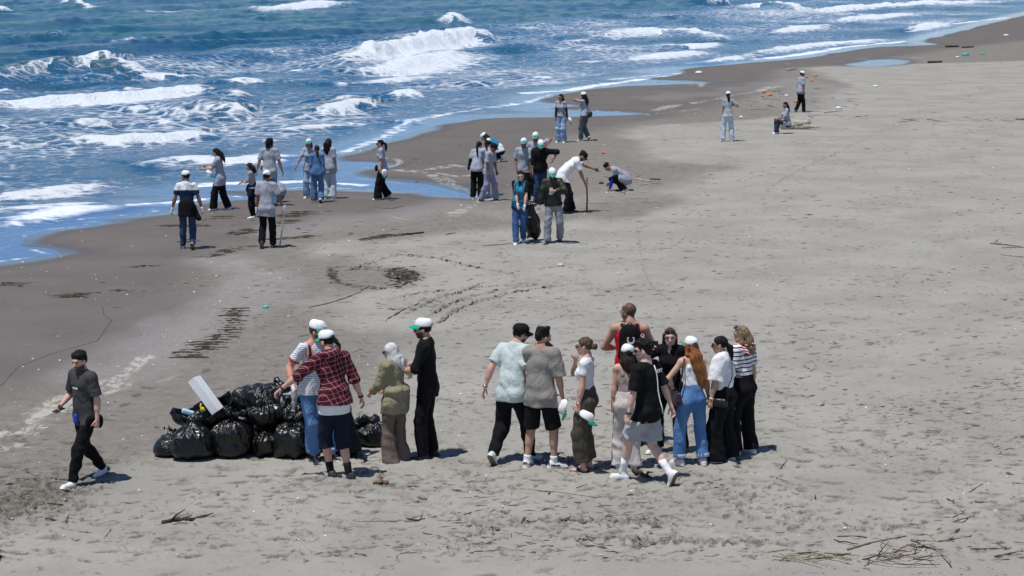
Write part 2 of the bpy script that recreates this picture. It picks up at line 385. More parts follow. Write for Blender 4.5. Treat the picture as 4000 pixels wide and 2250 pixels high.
# foam left lying on the sand
band([(100, 1060), (160, 1020), (250, 985), (320, 950), (362, 915)], .30, 1.0, foam)
band([(150, 1050), (200, 1010), (310, 985)], .45, .8, foam)
band([(0, 1110), (60, 1105), (110, 1070)], .40, .8, foam)
band([(-10, 1150), (60, 1140)], .30, .7, foam)
band([(230, 1000), (330, 990), (440, 965)], .35, .45, foam)
band([(1085, 430), (1140, 420), (1190, 430), (1200, 445), (1150, 448), (1100, 440)], .35, .8, foam)
band([(990, 430), (1080, 440), (1150, 470), (1220, 500), (1250, 510)], .45, .75, foam)
band([(1100, 475), (1160, 490), (1215, 505), (1180, 530), (1130, 550)], .45, .8, foam)
band([(960, 400), (1000, 402), (1010, 410), (985, 420), (965, 425)], .14, .9, foam)
band([(1330, 275), (1480, 278), (1570, 283), (1640, 282)], .22, .9, foam)
band([(1640, 280), (1730, 265), (1800, 255), (1850, 243), (1900, 236), (1960, 222)], .55, 1.0, foam)
band([(1620, 290), (1700, 284), (1760, 278)], .35, .7, foam)
band([(2140, 163), (2180, 158), (2230, 152), (2262, 154), (2245, 162)], .5, .9, foam)
band([(2120, 150), (2280, 148), (2330, 146)], .5, .7, foam)
band([(1730, 213), (1770, 210), (1760, 222)], .25, .8, foam)
band([(1870, 168), (2000, 162)], .3, .6, foam)
foam = foam * (gsd > .02)

# ---- write the sheet
nvv, nuu = GX.shape
idx = np.arange(nvv * nuu).reshape(nvv, nuu)
F = np.stack([idx[:-1, :-1], idx[:-1, 1:], idx[1:, 1:], idx[1:, :-1]], -1).reshape(-1, 4)
me = GROUND_ME = mesh_np('beach_sand', np.stack([GX, GY, gz], -1).reshape(-1, 3), F)
for nm, ar in (('wet', wet), ('damp', damp), ('film', film), ('turned', dist), ('shell', shell), ('foam', foam)): fattr(me, nm, ar)

m = NT('sand')
co = m.coord()
aw, ad, af, at_, ash, afo = (m.attr(k) for k in ('wet', 'damp', 'film', 'turned', 'shell', 'foam'))
big = m.noise(co, .55, 5, .6)
mid = m.noise(co, 5.0, 5, .6)
fine = m.noise(co, 60.0, 3, .6)
streak = m.noise(m.mapping(co, (2.2, 1.6, 1)), 3.0, 6, .65, .8)
dry_c = m.mix(m.ramp(big, .35, .65), (.298, .285, .255), (.350, .335, .301))
dry_c = m.mix(m.math('MULTIPLY', m.ramp(streak, .55, .72), .35), dry_c, (.25, .232, .202))
damp_c = m.mix(m.ramp(mid, .3, .7), (.192, .178, .158), (.236, .220, .197))
wet_c = m.mix(m.ramp(big, .3, .7), (.134, .116, .103), (.157, .138, .123))
c = m.mix(ad, dry_c, damp_c)
c = m.mix(aw, c, wet_c)
c = m.mix(m.math('MULTIPLY', at_, m.ramp(m.noise(co, 22, 4, .65), .36, .56, .25, 1.0)), c, m.mix(aw, (.088, .078, .062), (.040, .035, .028)))
# chips of turned, still damp sand between the prints: crisp dark flecks in patches
patch = m.ramp(m.noise(co, .45, 5, .62), .40, .62)
ch1 = m.ramp(m.noise(m.mapping(co, (1, .75, 1)), 8.0, 5, .72, .6), .595, .635)
ch2 = m.ramp(m.noise(m.mapping(co, (.8, .6, 1), (0, 0, .4), (7, 3, 0)), 4.2, 6, .70, .8), .615, .66)
chip = m.math('MULTIPLY', m.math('MAXIMUM', ch1, m.math('MULTIPLY', ch2, .8)), m.math('ADD', m.math('MULTIPLY', patch, .85), .12))
chip = m.math('MULTIPLY', chip, m.math('SUBTRACT', .80, m.math('MULTIPLY', aw, .72)))
c = m.mix(chip, c, (.105, .095, .077))
c = m.mix(af, c, (.085, .074, .070))
# shell grit: pale flecks
fl = m.voro(co, 26.0)
spk = m.math('MULTIPLY', m.ramp(fl, .20, .12), m.ramp(m.noise(co, 9, 3), .45, .62))
c = m.mix(m.math('MULTIPLY', m.math('MULTIPLY', spk, m.math('MAXIMUM', ash, .05)), .9), c, (.55, .53, .54))
c = m.mix(m.math('MULTIPLY', ash, m.ramp(fine, .38, .66, .08, .62)), c, (.44, .41, .42))
# stranded foam
fo = m.math('MULTIPLY', afo, m.ramp(m.noise(m.mapping(co, (1, .55, 1)), 4.5, 8, .70, .9), .37, .60))
fo = m.ramp(fo, .16, .80)
c = m.mix(m.math('MULTIPLY', fo, .75), c, (.50, .48, .42))
rough = m.math('MULTIPLY', m.ramp(m.math('MULTIPLY', aw, 1), 0, 1, .95, .72), m.ramp(af, 0, 1, 1, .14))
b1 = m.bump(m.math('SUBTRACT', m.noise(co, 13.0, 6, .68), m.math('MULTIPLY', chip, .5)), .75, .028)
b2 = m.bump(m.noise(co, 90.0, 3, .6), .35, .006, b1)
nb = m.n('Mix', data_type='VECTOR'); geo = m.n('NewGeometry')
m.set(nb, 0, m.math('MAXIMUM', m.math('MULTIPLY', aw, .75), af)); m.l(b2, nb.inputs[4]); m.l(geo.outputs['Normal'], nb.inputs[5])
m.P(Base_Color=c, Roughness=rough, Normal=nb.outputs[1]); m.set(m.b, 'Specular IOR Level', m.math('MULTIPLY', m.math('MAXIMUM', af, m.math('MULTIPLY', aw, .35)), .5))
tag(link('beach_sand', me, m.m), 'grey sand beach with damp brown flat and footprints', kind='structure')

def strips(items, seed):
    """low, uneven ridges of dug-up sand as one mesh"""
    q = np.random.default_rng(seed); Vs = []; Fs = []; o = 0
    for P, r in items:
        pts = []
        for (ax, ay), (bx, by) in zip(P[:-1], P[1:]):
            L = math.hypot(bx - ax, by - ay); n_ = max(2, int(L / (r * 2.2)))
            pts += [(ax + (bx - ax) * t, ay + (by - ay) * t) for t in np.linspace(0, 1, n_)[(1 if pts else 0):]]
        n_ = len(pts); A = np.array(pts) + q.normal(0, r * .22, (n_, 2)); d = np.gradient(A, axis=0); d /= np.linalg.norm(d, axis=1)[:, None] + 1e-9
        nrm = np.stack([-d[:, 1], d[:, 0]], 1); w = r * q.uniform(.45, 1.35, n_); w[0] *= .2; w[-1] *= .2; hh = w * q.uniform(.35, .8, n_)
        z0 = look(gz, A[:, 0], A[:, 1])
        rows = [np.stack([A[:, 0] + nrm[:, 0] * w * s_, A[:, 1] + nrm[:, 1] * w * s_, z0 - .008 + (hh + .008) * h_], 1) for s_, h_ in ((-1, 0), (-.5, .8), (.1, 1), (.6, .7), (1, 0))]
        V = np.stack(rows, 1).reshape(-1, 3); i0 = np.arange(n_ - 1)[:, None] * 5 + np.arange(4)[None, :]
        Fs.append(np.stack([i0, i0 + 1, i0 + 6, i0 + 5], -1).reshape(-1, 4) + o); Vs.append(V); o += len(V)
    return np.concatenate(Vs), np.concatenate(Fs)
mt = NT('dug_damp_sand'); co = mt.coord()
mt.P(Base_Color=mt.mix(mt.ramp(mt.noise(co, 30, 4, .6), .35, .65), (.040, .035, .026), (.085, .075, .058)), Roughness=.95, Normal=mt.bump(mt.noise(co, 60, 4, .7), .8, .02)); mt.set(mt.b, 'Specular IOR Level', .1)
V, F = strips([(gpoly(p_, G2), r_) for p_, r_ in RIDGES], 3)
tag(link('dug_sand', mesh_np('dug_sand', V, F), mt.m), 'dark scratched and dug-up ridges of damp sand', kind='stuff')
# clods and heel scuffs between the footprints
n_ = 10500
px = rs.uniform(-60, 4060, n_); py = 250 + (2250 - 250) * rs.random(n_) ** .85; x, y = G(px, py)
pat = fbm2(x * .30, y * .16, 4, 91) + .5 * fbm2(x * 1.3, y * .7, 2, 95)
dd = look(gdd, x, y); ww = look(wetd, x, y); sd_ = look(gsd, x, y)
kp = (rs.random(n_) < np.where(dd > 0, .30, .62) * sstep(-.25, .35, pat) * np.where(ww > 0, .25, 1)) & (sd_ > .4); x, y = x[kp], y[kp]
it = []
for a_, b_ in zip(x.tolist(), y.tolist()):
    l = rs.uniform(.02, .085) * (1 if b_ < 45 else 1.5); an = rs.normal(.15, .45); it.append(([(a_ - l * math.cos(an), b_ - l * math.sin(an)), (a_ + l * math.cos(an), b_ + l * math.sin(an))], rs.uniform(.008, .022) * (1 if b_ < 40 else 1.4)))
V, F = strips(it, 5)
mt = NT('turned_sand'); co = mt.coord()
mt.P(Base_Color=mt.mix(mt.ramp(mt.noise(co, 1.7, 4, .6), .35, .65), (.085, .077, .060), (.165, .153, .130)), Roughness=.95, Normal=mt.bump(mt.noise(co, 60, 4, .7), .8, .02)); mt.set(mt.b, 'Specular IOR Level', .1)
tag(link('sand_clods', mesh_np('sand_clods', V, F), mt.m), 'dark clods and scuffs of turned sand among footprints', kind='stuff')
# ================================================================== the sea
su, sy = fan_axes(760, 560, 35.0, 300.0, 0.31)
SU, SY = np.meshgrid(su, sy); SX = SU * SY
ssd, spool = coarse(lambda x, y: (np.minimum(sdpoly(x, y, SEA), sdpoly(x, y, POOL)), sdpoly(x, y, POOL)), su, sy, 2, 0, 0)
off = -ssd                                           # metres out from the water line
shd = np.array([.36, .93]); sea_n = np.array([-.93, .36])
lin = (SX + 11) * sea_n[0] + (SY - 41.5) * sea_n[1]       # distance from a straight shore
alo = (SX + 11) * shd[0] + (SY - 41.5) * shd[1]
warp = 2.2 * fbm2(SX * .05, SY * .05, 3, 101)
zw = np.zeros_like(SX)
for (wl, am, ang, sd_) in ((14.0, .22, .05, 1), (8.0, .15, -.25, 2), (4.4, .09, .35, 3), (2.5, .05, -.45, 4), (1.25, .024, .6, 5), (.8, .014, -.2, 6)):
    kx = sea_n[0] * math.cos(ang) - sea_n[1] * math.sin(ang); ky = sea_n[0] * math.sin(ang) + sea_n[1] * math.cos(ang)
    ph = (SX * kx + SY * ky + warp * (1 + .4 * sd_)) * 2 * PI / wl + sd_ * 1.7
    env = .55 + .75 * vnoise2(SX * 1.2 / wl, SY * 1.2 / wl, 110 + sd_)
    w = (1 + np.sin(ph)) / 2
    zw += am * env * (w ** 1.7 * 2 - 1)
calm = sstep(.2, 9.0, off) * (.45 + .55 * sstep(8, 30, off))
zw *= calm
foam = np.zeros_like(SX); thick = np.zeros_like(SX); face = np.zeros_like(SX)

def breaker(pix, h, front, back, fo=1.0, steep=.7, taper=True, seed=0, curl=0.0):
    """a breaking wave along a crest polyline (2576 px scale): raised crest, steep face shorewards, foam apron"""
    global zw
    P = gpoly(pix, G2)
    best = np.full(SX.shape, 1e9, np.float32); side = np.zeros(SX.shape, np.float32); tt = np.zeros(SX.shape, np.float32)
    n_ = len(P) - 1
    xs = [p[0] for p in P]; ys = [p[1] for p in P]; pad = 12
    jx = (SX > min(xs) - pad) & (SX < max(xs) + pad) & (SY > min(ys) - pad) & (SY < max(ys) + pad)
    X = SX[jx] + .35 * vnoise2(SX[jx] * .9, SY[jx] * .9, 130 + seed) ; Y = SY[jx] + .5 * vnoise2(SX[jx] * .9, SY[jx] * .9, 131 + seed)
    b = np.full(X.shape, 1e9); sg = np.zeros(X.shape); t_ = np.zeros(X.shape)
    for i in range(n_):
        ax, ay = P[i]; bx, by = P[i + 1]; ex, ey = bx - ax, by - ay; L = ex * ex + ey * ey + 1e-9
        t = np.clip(((X - ax) * ex + (Y - ay) * ey) / L, 0, 1)
        qx, qy = X - ax - t * ex, Y - ay - t * ey; d = np.hypot(qx, qy); mk = d < b
        b = np.where(mk, d, b); sg = np.where(mk, np.sign(qx * .93 - qy * .36), sg); t_ = np.where(mk, (i + t) / n_, t_)
    tp = np.sin(np.clip(t_, 0, 1) * PI) ** .5 if taper else 1.0
    tp = tp * np.where((t_ <= 0) | (t_ >= 1), np.exp(-b / 1.2), 1) if taper else tp
    s_ = sg * b
    lump = 1 + .20 * vnoise2(X * 1.1, Y * 1.1, 140 + seed) + .04 * vnoise2(X * 3, Y * 3, 141 + seed)
    prof = np.where(s_ > 0, np.exp(-(s_ / steep) ** 2), np.exp(-(s_ / (2.2 + h)) ** 2)) * tp
    zz = h * prof * np.where(s_ > -.6, lump, 1)
    fd = np.where(s_ > 0, np.exp(-(s_ / front) ** 2), np.exp(-(s_ / back) ** 2)) * tp * fo
    zw[jx] += zz + min(.015, .03 * h) * vnoise2(X * 5, Y * 5, 150 + seed) * fd
    foam[jx] = np.maximum(foam[jx], fd)
    thick[jx] = np.maximum(thick[jx], np.where(s_ > 0, np.exp(-(s_ / (front * .55)) ** 2), np.exp(-(s_ / (back * .7)) ** 2)) * tp * fo)
    if curl: face[jx] = np.maximum(face[jx], curl * np.exp(-((s_ + .9) / .9) ** 2) * tp)

breaker([(830, 172), (900, 160), (960, 143), (1060, 118), (1130, 104), (1190, 92), (1252, 100)], 1.0, 3.2, .8, 1.35, 1.1, seed=1, curl=.6)
breaker([(880, 190), (1000, 178), (1100, 150), (1150, 130)], .35, 3.5, 1.5, 1.1, .9, seed=2)
breaker([(-60, 268), (60, 262), (180, 258), (330, 250), (450, 238), (545, 236)], .45, 2.2, .5, 1.35, .8, seed=3)
breaker([(-60, 212), (30, 195), (80, 186), (135, 180), (165, 186)], .6, 1.5, .2, .62, .5, seed=4, curl=1.0)
breaker([(180, 186), (215, 166), (260, 166), (320, 186), (345, 192)], .6, 1.8, .25, 1.0, .6, seed=5, curl=1.0)
breaker([(360, 192), (420, 186), (500, 192)], .35, 1.3, .5, 1.2, .6, seed=6)
breaker([(148, 12), (180, 8), (215, 16), (238, 26)], .55, 1.4, .6, 1.25, .6, seed=7, curl=.7)
breaker([(-20, 25), (25, 26)], .45, 1.2, .5, 1.1, .6, seed=8, curl=.5)
breaker([(600, 28), (720, 20), (800, 12), (880, 6)], .4, 2.5, .9, 1.15, .8, seed=9, curl=.6)
breaker([(300, 28), (430, 24), (560, 24)], .12, 1.0, .6, .8, .8, seed=10)
breaker([(1105, 55), (1140, 45), (1172, 55)], .5, 1.0, .4, 1.2, .5, seed=11, curl=.7)
breaker([(1470, 100), (1560, 88), (1640, 80), (1720, 82), (1790, 92), (1820, 104)], .45, 2.2, 1.5, 1.1, .9, seed=12, curl=.4)
breaker([(1560, 150), (1640, 148), (1720, 140), (1760, 130)], .25, 1.8, 1.0, 1.15, .8, seed=13)
breaker([(1640, 115), (1740, 120), (1815, 112)], .25, 1.6, 1.0, 1.15, .8, seed=14)
breaker([(1765, 12), (1810, 8), (1850, 10)], .8, .9, .3, .9, .45, seed=15, curl=1.0)
breaker([(1850, 20), (1920, 14), (1990, 22), (2020, 36)], .6, 2.2, .8, 1.3, .8, seed=16, curl=.4)
breaker([(1980, 32), (2100, 22), (2250, 14), (2400, 8), (2560, 2)], .4, 2.0, .8, 1.2, .8, seed=17)
breaker([(2080, 62), (2160, 50), (2250, 40), (2310, 36)], .25, 1.8, .8, 1.1, .8, seed=18)
breaker([(1940, 86), (2000, 76), (2090, 66)], .25, 1.5, .8, 1.1, .7, seed=19)
breaker([(2285, 78), (2330, 68), (2390, 62)], .35, 1.4, .5, 1.2, .6, seed=20)
breaker([(1890, 140), (1960, 126), (2060, 112), (2180, 104), (2260, 100)], .15, 1.6, .8, 1.05, .8, seed=21)
breaker([(548, 290), (580, 284), (612, 302)], .45, .8, .35, 1.15, .5, seed=22, curl=.8)
breaker([(780, 300), (850, 284), (910, 262), (938, 276)], .35, 1.2, .6, 1.1, .6, seed=23, curl=.5)
breaker([(120, 368), (210, 356), (300, 358), (400, 350), (480, 340), (540, 348)], .32, 1.0, .5, 1.2, .6, seed=24, curl=.5)
breaker([(330, 416), (440, 408), (560, 408), (700, 400), (740, 392)], .12, 1.2, .6, 1.0, .7, seed=25)
breaker([(560, 218), (640, 212)], .25, 1.0, .5, 1.1, .6, seed=26)
breaker([(860, 262), (900, 256)], .2, 1.0, .5, .9, .6, seed=27)
breaker([(900, 212), (960, 206), (1040, 196), (1090, 190)], .15, 1.3, .8, 1.0, .7, seed=28)
breaker([(-40, 500), (60, 492), (160, 478), (300, 462)], .10, 1.3, .5, 1.0, .7, seed=29)
breaker([(-40, 560), (80, 548), (200, 530), (330, 516)], .10, 1.6, .5, 1.05, .7, seed=30)
breaker([(120, 95), (165, 88)], .4, .9, .4, .35, .6, seed=31, curl=.6)
breaker([(1740, 165), (1830, 150), (1900, 138)], .12, 1.1, .6, .9, .7, seed=32)
breaker([(700, 332), (800, 322), (900, 310)], .12, 1.0, .6, .8, .7, seed=33)
for k in range(46):          # far whitecaps and loose bores
    a_ = rs.uniform(-60, 2600); b_ = rs.uniform(-60, 330)
    x_, y_ = G2(a_, b_); x_, y_ = float(x_), float(y_)
    li = (x_ + 11) * sea_n[0] + (y_ - 41.5) * sea_n[1]
    if li < 4: continue
    if li > 42 and rs.random() > .30: continue
    w_ = rs.uniform(15, 50)
    breaker([(a_ - w_, b_ + w_ * .10), (a_, b_), (a_ + w_, b_ - w_ * .06)], rs.uniform(.08, .22), rs.uniform(.5, 1.0), .4, rs.uniform(.55, .95), .6, seed=40 + k)

# lacy foam drifting through the surf zone
surf = sstep(46, 33, lin + 3 * fbm2(SX * .06, SY * .06, 3, 160)) * sstep(.8, 4, off)
bg_f = surf * (.26 + .46 * fbm2(SX * .13, SY * .13, 3, 165))
foam = np.maximum(foam, bg_f) + .05 * surf
# swash edges: thin bright lines and clear film
edge = np.exp(-((off - .14) / .09) ** 2) * np.clip(.15 + 1.1 * fbm2(SX * .3, SY * .2, 3, 171), 0, .8)
foam = np.maximum(foam * sstep(.4, 2.2, off), edge * .8)
SBN = fbm2(SX * .8, SY * .5, 3, 175)
def sband(pix, w, amt):
    d = seg_dist(SX, SY, gpoly(pix, G2)); np.maximum(foam, amt * sstep(w, 0, d + .5 * w * SBN), out=foam)
sband([(480, 470), (570, 462), (640, 460), (760, 456), (850, 462), (910, 466)], .55, .95)
sband([(640, 500), (760, 492), (800, 500)], .3, .6)
sband([(0, 570), (90, 560), (150, 545), (200, 530), (195, 522), (100, 525), (0, 535)], .8, .75)
sband([(330, 515), (430, 510), (530, 500), (600, 494)], .35, .8)
sband([(980, 330), (1040, 302), (1100, 292), (1200, 275), (1330, 258), (1400, 240), (1460, 226)], .8, .62)
sband([(860, 390), (960, 345), (1020, 318)], .5, .6)
sband([(1330, 235), (1450, 225), (1500, 215), (1700, 190)], .7, .9)
sband([(1540, 200), (1640, 190), (1720, 184)], .4, .9)
sband([(1900, 150), (2000, 140), (2130, 118), (2280, 104)], .9, 1.0)
sband([(2290, 80), (2400, 60), (2540, 44)], .8, .9)
foam = np.where(spool < .6, 0, foam)
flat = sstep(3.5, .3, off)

keep = ssd < 1.6
idx = np.arange(SX.size).reshape(SX.shape)
Fq = np.stack([idx[:-1, :-1], idx[:-1, 1:], idx[1:, 1:], idx[1:, :-1]], -1).reshape(-1, 4)
kq = keep[:-1, :-1] | keep[:-1, 1:] | keep[1:, 1:] | keep[1:, :-1]
Fq = Fq[kq.ravel()]
used = np.unique(Fq); remap = np.full(SX.size, -1); remap[used] = np.arange(len(used)); Fq = remap[Fq]
SV = np.stack([SX, SY, zw + .004], -1).reshape(-1, 3)[used]
me = mesh_np('sea_water', SV, Fq)
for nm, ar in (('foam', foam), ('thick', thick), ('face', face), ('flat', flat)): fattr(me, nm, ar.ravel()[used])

def sea_material(name, attrs=True):
    m = NT(name); co = m.coord()
    cr = m.mapping(co, (1.0, .62, 1), (0, 0, R(-25)))
    if attrs: af, ath, afc, afl = (m.attr(k) for k in ('foam', 'thick', 'face', 'flat'))
    n1 = m.noise(cr, .55, 8, .68, .6); n2 = m.noise(cr, 3.0, 6, .65, .4)
    chop = m.math('ADD', m.math('MULTIPLY', n1, .7), m.math('MULTIPLY', n2, .3))
    deep = m.mix(m.ramp(m.noise(co, .05, 3), .35, .65), (.001, .080, .200), (.001, .112, .172))
    if attrs:
        surfc = (.016, .138, .310)
        sz = m.ramp(af, .02, .30)
        deep = m.mix(sz, deep, surfc)
        deep = m.mix(m.math('MULTIPLY', afc, .75), deep, (.045, .115, .105))
        deep = m.mix(afl, deep, (.080, .165, .330))  # blue sky reflection painted into the base colour of the thin water film
        fn = m.math('ADD', m.math('MULTIPLY', m.noise(m.mapping(co, (.75, 1.0, 1), (0, 0, R(-25))), 2.1, 8, .68, 1.4), .72), m.math('MULTIPLY', m.noise(co, 8, 5, .68, .5), .28))
        lace = m.voro(m.mix(.25, co, m.n('TexNoise').outputs['Color']), 1.6, 'DISTANCE_TO_EDGE')
        lace = m.ramp(lace, 0, .22, .10, -.06)
        v = m.math('ADD', fn, m.math('ADD', m.math('MULTIPLY', af, .50), lace))
        fo = m.ramp(v, .61, .97)
        fo = m.math('MAXIMUM', fo, m.ramp(m.math('ADD', ath, m.math('MULTIPLY', m.math('SUBTRACT', fn, .5), .9)), .40, .95))
        fo = m.math('MINIMUM', fo, .97)
        puff = m.noise(co, 5, 6, .7)
        fcol = m.mix(m.ramp(puff, .3, .7), (.66, .72, .78), (.84, .87, .90))
        col = m.mix(fo, deep, fcol)
        rough = m.math('ADD', m.math('MULTIPLY', fo, .75), m.ramp(afl, 0, 1, .14, .06))
        bs = m.math('MULTIPLY', m.ramp(afl, 0, 1, 1.0, .04), m.ramp(fo, 0, 1, 1, .6))
        bmp = m.n('Bump'); m.set(bmp, 'Height', m.math('ADD', chop, m.math('MULTIPLY', fo, m.math('MULTIPLY', puff, .25)))); m.set(bmp, 'Strength', bs); m.set(bmp, 'Distance', .9)
        m.P(Base_Color=col, Roughness=rough, Normal=bmp.outputs[0], IOR=1.33)
        m.set(m.b, 'Specular IOR Level', m.ramp(fo, 0, 1, .22, .1))
    else:
        m.P(Base_Color=deep, Roughness=.2, Normal=m.bump(chop, .8, .6), IOR=1.33)
    return m.m
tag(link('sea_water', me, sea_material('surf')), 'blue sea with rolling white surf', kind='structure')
# open water out to the horizon
x0, x1 = -.33, .33
ov = []; of = []
ring = [(-9000, 28), (-60, 28), (-.31 * 35, 35), (-.31 * 300, 300), (.31 * 300, 300), (170, 600), (1600, 7000), (-9000, 7000)]
me = bpy.data.meshes.new('open_sea'); me.from_pydata([(a, b, -.05) for a, b in ring], [], [tuple(range(len(ring)))]); me.update()
tag(link('open_sea', me, sea_material('open_water', False)), 'open sea running out to the horizon', kind='structure')
# ================================================================== people: one continuous skin, clothes grown round the posed skeleton
V3 = lambda *a: np.array(a, float)
def rot(ax, deg):
    c, s = math.cos(R(deg)), math.sin(R(deg))
    if ax == 'x': return np.array([[1, 0, 0], [0, c, -s], [0, s, c]])
    if ax == 'y': return np.array([[c, 0, s], [0, 1, 0], [-s, 0, c]])
    return np.array([[c, -s, 0], [s, c, 0], [0, 0, 1]])
def unit(v): v = np.asarray(v, float); return v / (np.linalg.norm(v) + 1e-9)

class Pr:
    """rounded, tapered limb piece a->b; M = axes of a local frame (columns), k = stretch along those axes, flat = cut square at b"""
    __slots__ = ('a', 'b', 'ra', 'rb', 'M', 'k', 'flat', 'sm', 'sub', 'flata')
    def __init__(s, a, b, ra, rb=None, M=None, k=None, flat=False, sm=.03, sub=False, flata=False):
        s.a = np.asarray(a, float); s.b = np.asarray(b, float); s.ra = ra; s.rb = ra if rb is None else rb
        s.M = M; s.k = k; s.flat = flat; s.sm = sm; s.sub = sub; s.flata = flata
    def fat(s, e):
        return Pr(s.a, s.b, s.ra + e, s.rb + e, s.M, s.k, s.flat, s.sm, s.sub, s.flata)

def axes_for(prims, h, pad=.03, fine=()):
    lo = np.min([np.minimum(p.a, p.b) - max(p.ra, p.rb) * (max(p.k) if p.k else 1) for p in prims if not p.sub], 0) - pad
    hi = np.max([np.maximum(p.a, p.b) + max(p.ra, p.rb) * (max(p.k) if p.k else 1) for p in prims if not p.sub], 0) + pad
    ax = []
    for d in range(3):
        spans = sorted([(max(lo[d], f[0][d]), min(hi[d], f[1][d]), f[2]) for f in fine if f[1][d] > lo[d] and f[0][d] < hi[d]])
        pts = []; c = lo[d]
        for (a, b, hh) in spans:
            if a > c: pts.append(np.linspace(c, a, max(2, int((a - c) / h) + 1), endpoint=False))
            a = max(a, c)
            if b > a: pts.append(np.linspace(a, b, max(2, int((b - a) / hh) + 1), endpoint=False)); c = b
        pts.append(np.linspace(c, hi[d], max(2, int((hi[d] - c) / h) + 2)))
        ax.append(np.concatenate(pts).astype(np.float32))
    return ax
def field(prims, X, Y, Z):
    D = np.full((len(X), len(Y), len(Z)), .3, np.float32)
    for p in prims:
        r = max(p.ra, p.rb) * (max(p.k) if p.k else 1) + p.sm + .045
        lo = np.minimum(p.a, p.b) - r; hi = np.maximum(p.a, p.b) + r
        sl = []
        for A, l, h_ in zip((X, Y, Z), lo, hi):
            i, j = np.searchsorted(A, [l, h_]); sl.append(slice(i, j))
        if any(q.stop <= q.start for q in sl): continue
        x = (X[sl[0]] - p.a[0])[:, None, None]; y = (Y[sl[1]] - p.a[1])[None, :, None]; z = (Z[sl[2]] - p.a[2])[None, None, :]
        ba = p.b - p.a; L = np.linalg.norm(ba)
        cut = None
        if (p.flat or p.flata) and L > 1e-6:
            n = ba / L; al = x * n[0] + y * n[1] + z * n[2]
            if p.flat: cut = al - L
            if p.flata: cut = -al if cut is None else np.maximum(cut, -al)
        if p.M is not None:
            M = p.M; k = p.k or (1, 1, 1)
            x, y, z = [((x * M[0, i] + y * M[1, i] + z * M[2, i]) / k[i]).astype(np.float32) for i in range(3)]
            ba = (ba @ M) / np.array(k)
        elif p.k:
            x, y, z = x / p.k[0], y / p.k[1], z / p.k[2]; ba = ba / np.array(p.k)
        q2 = float(ba @ ba)
        if q2 > 1e-10:
            t = np.clip((x * ba[0] + y * ba[1] + z * ba[2]) / q2, 0, 1)
            d = np.sqrt((x - t * ba[0]) ** 2 + (y - t * ba[1]) ** 2 + (z - t * ba[2]) ** 2) - (p.ra + (p.rb - p.ra) * t)
        else: d = np.sqrt(x * x + y * y + z * z) - p.ra
        if p.k: d = d * (.5 + .5 * min(p.k))
        if cut is not None: d = np.maximum(d, cut)
        d = d.astype(np.float32)
        s = D[sl[0], sl[1], sl[2]]
        if p.sub:
            h_ = np.clip(.5 - .5 * (d + s) / p.sm, 0, 1); D[sl[0], sl[1], sl[2]] = s + (-d - s) * h_ + p.sm * h_ * (1 - h_)
        else:
            h_ = np.clip(.5 + .5 * (s - d) / p.sm, 0, 1); D[sl[0], sl[1], sl[2]] = s + (d - s) * h_ - p.sm * h_ * (1 - h_)
    return D
_E = [(0, 1), (2, 3), (4, 5), (6, 7), (0, 2), (1, 3), (4, 6), (5, 7), (0, 4), (1, 5), (2, 6), (3, 7)]
_C = np.array([[c & 1, c >> 1 & 1, c >> 2 & 1] for c in range(8)])
def skin_mesh(D, X, Y, Z):
    """surface nets"""
    S = D < 0
    nx, ny, nz = D.shape
    cs = [S[c[0]:nx - 1 + c[0], c[1]:ny - 1 + c[1], c[2]:nz - 1 + c[2]] for c in _C]
    cnt = sum(c.astype(np.int8) for c in cs)
    act = (cnt > 0) & (cnt < 8)
    I = np.argwhere(act)
    if not len(I): return np.zeros((0, 3)), np.zeros((0, 4), int)
    val = np.stack([D[I[:, 0] + c[0], I[:, 1] + c[1], I[:, 2] + c[2]] for c in _C], 1)
    acc = np.zeros((len(I), 3), np.float32); n = np.zeros(len(I), np.float32)
    for a, b in _E:
        va, vb = val[:, a], val[:, b]; m = (va < 0) != (vb < 0)
        t = np.where(m, va / np.where(m, va - vb, 1), 0)
        acc += np.where(m[:, None], _C[a] + t[:, None] * (_C[b] - _C[a]), 0); n += m
    fr = acc / n[:, None]
    V = np.stack([A[I[:, d]] + fr[:, d] * (A[I[:, d] + 1] - A[I[:, d]]) for d, A in enumerate((X, Y, Z))], 1)
    num = np.full(act.shape, -1, np.int32); num[I[:, 0], I[:, 1], I[:, 2]] = np.arange(len(I))
    Q = []
    for d in range(3):
        u, w = (d + 1) % 3, (d + 2) % 3
        sa = [slice(None)] * 3; sb = [slice(None)] * 3; sa[d] = slice(0, -1); sb[d] = slice(1, None)
        for q in (u, w): sa[q] = slice(1, -1); sb[q] = slice(1, -1)
        A, B = S[tuple(sa)], S[tuple(sb)]
        K = np.argwhere(A != B)
        if not len(K): continue
        flip = A[K[:, 0], K[:, 1], K[:, 2]]
        K = K.copy(); K[:, u] += 1; K[:, w] += 1
        def cell(du, dw):
            c = K.copy(); c[:, u] -= du; c[:, w] -= dw; return num[c[:, 0], c[:, 1], c[:, 2]]
        q = np.stack([cell(1, 1), cell(0, 1), cell(0, 0), cell(1, 0)], 1)
        q[~flip] = q[~flip][:, ::-1]
        Q.append(q)
    return V, np.concatenate(Q)
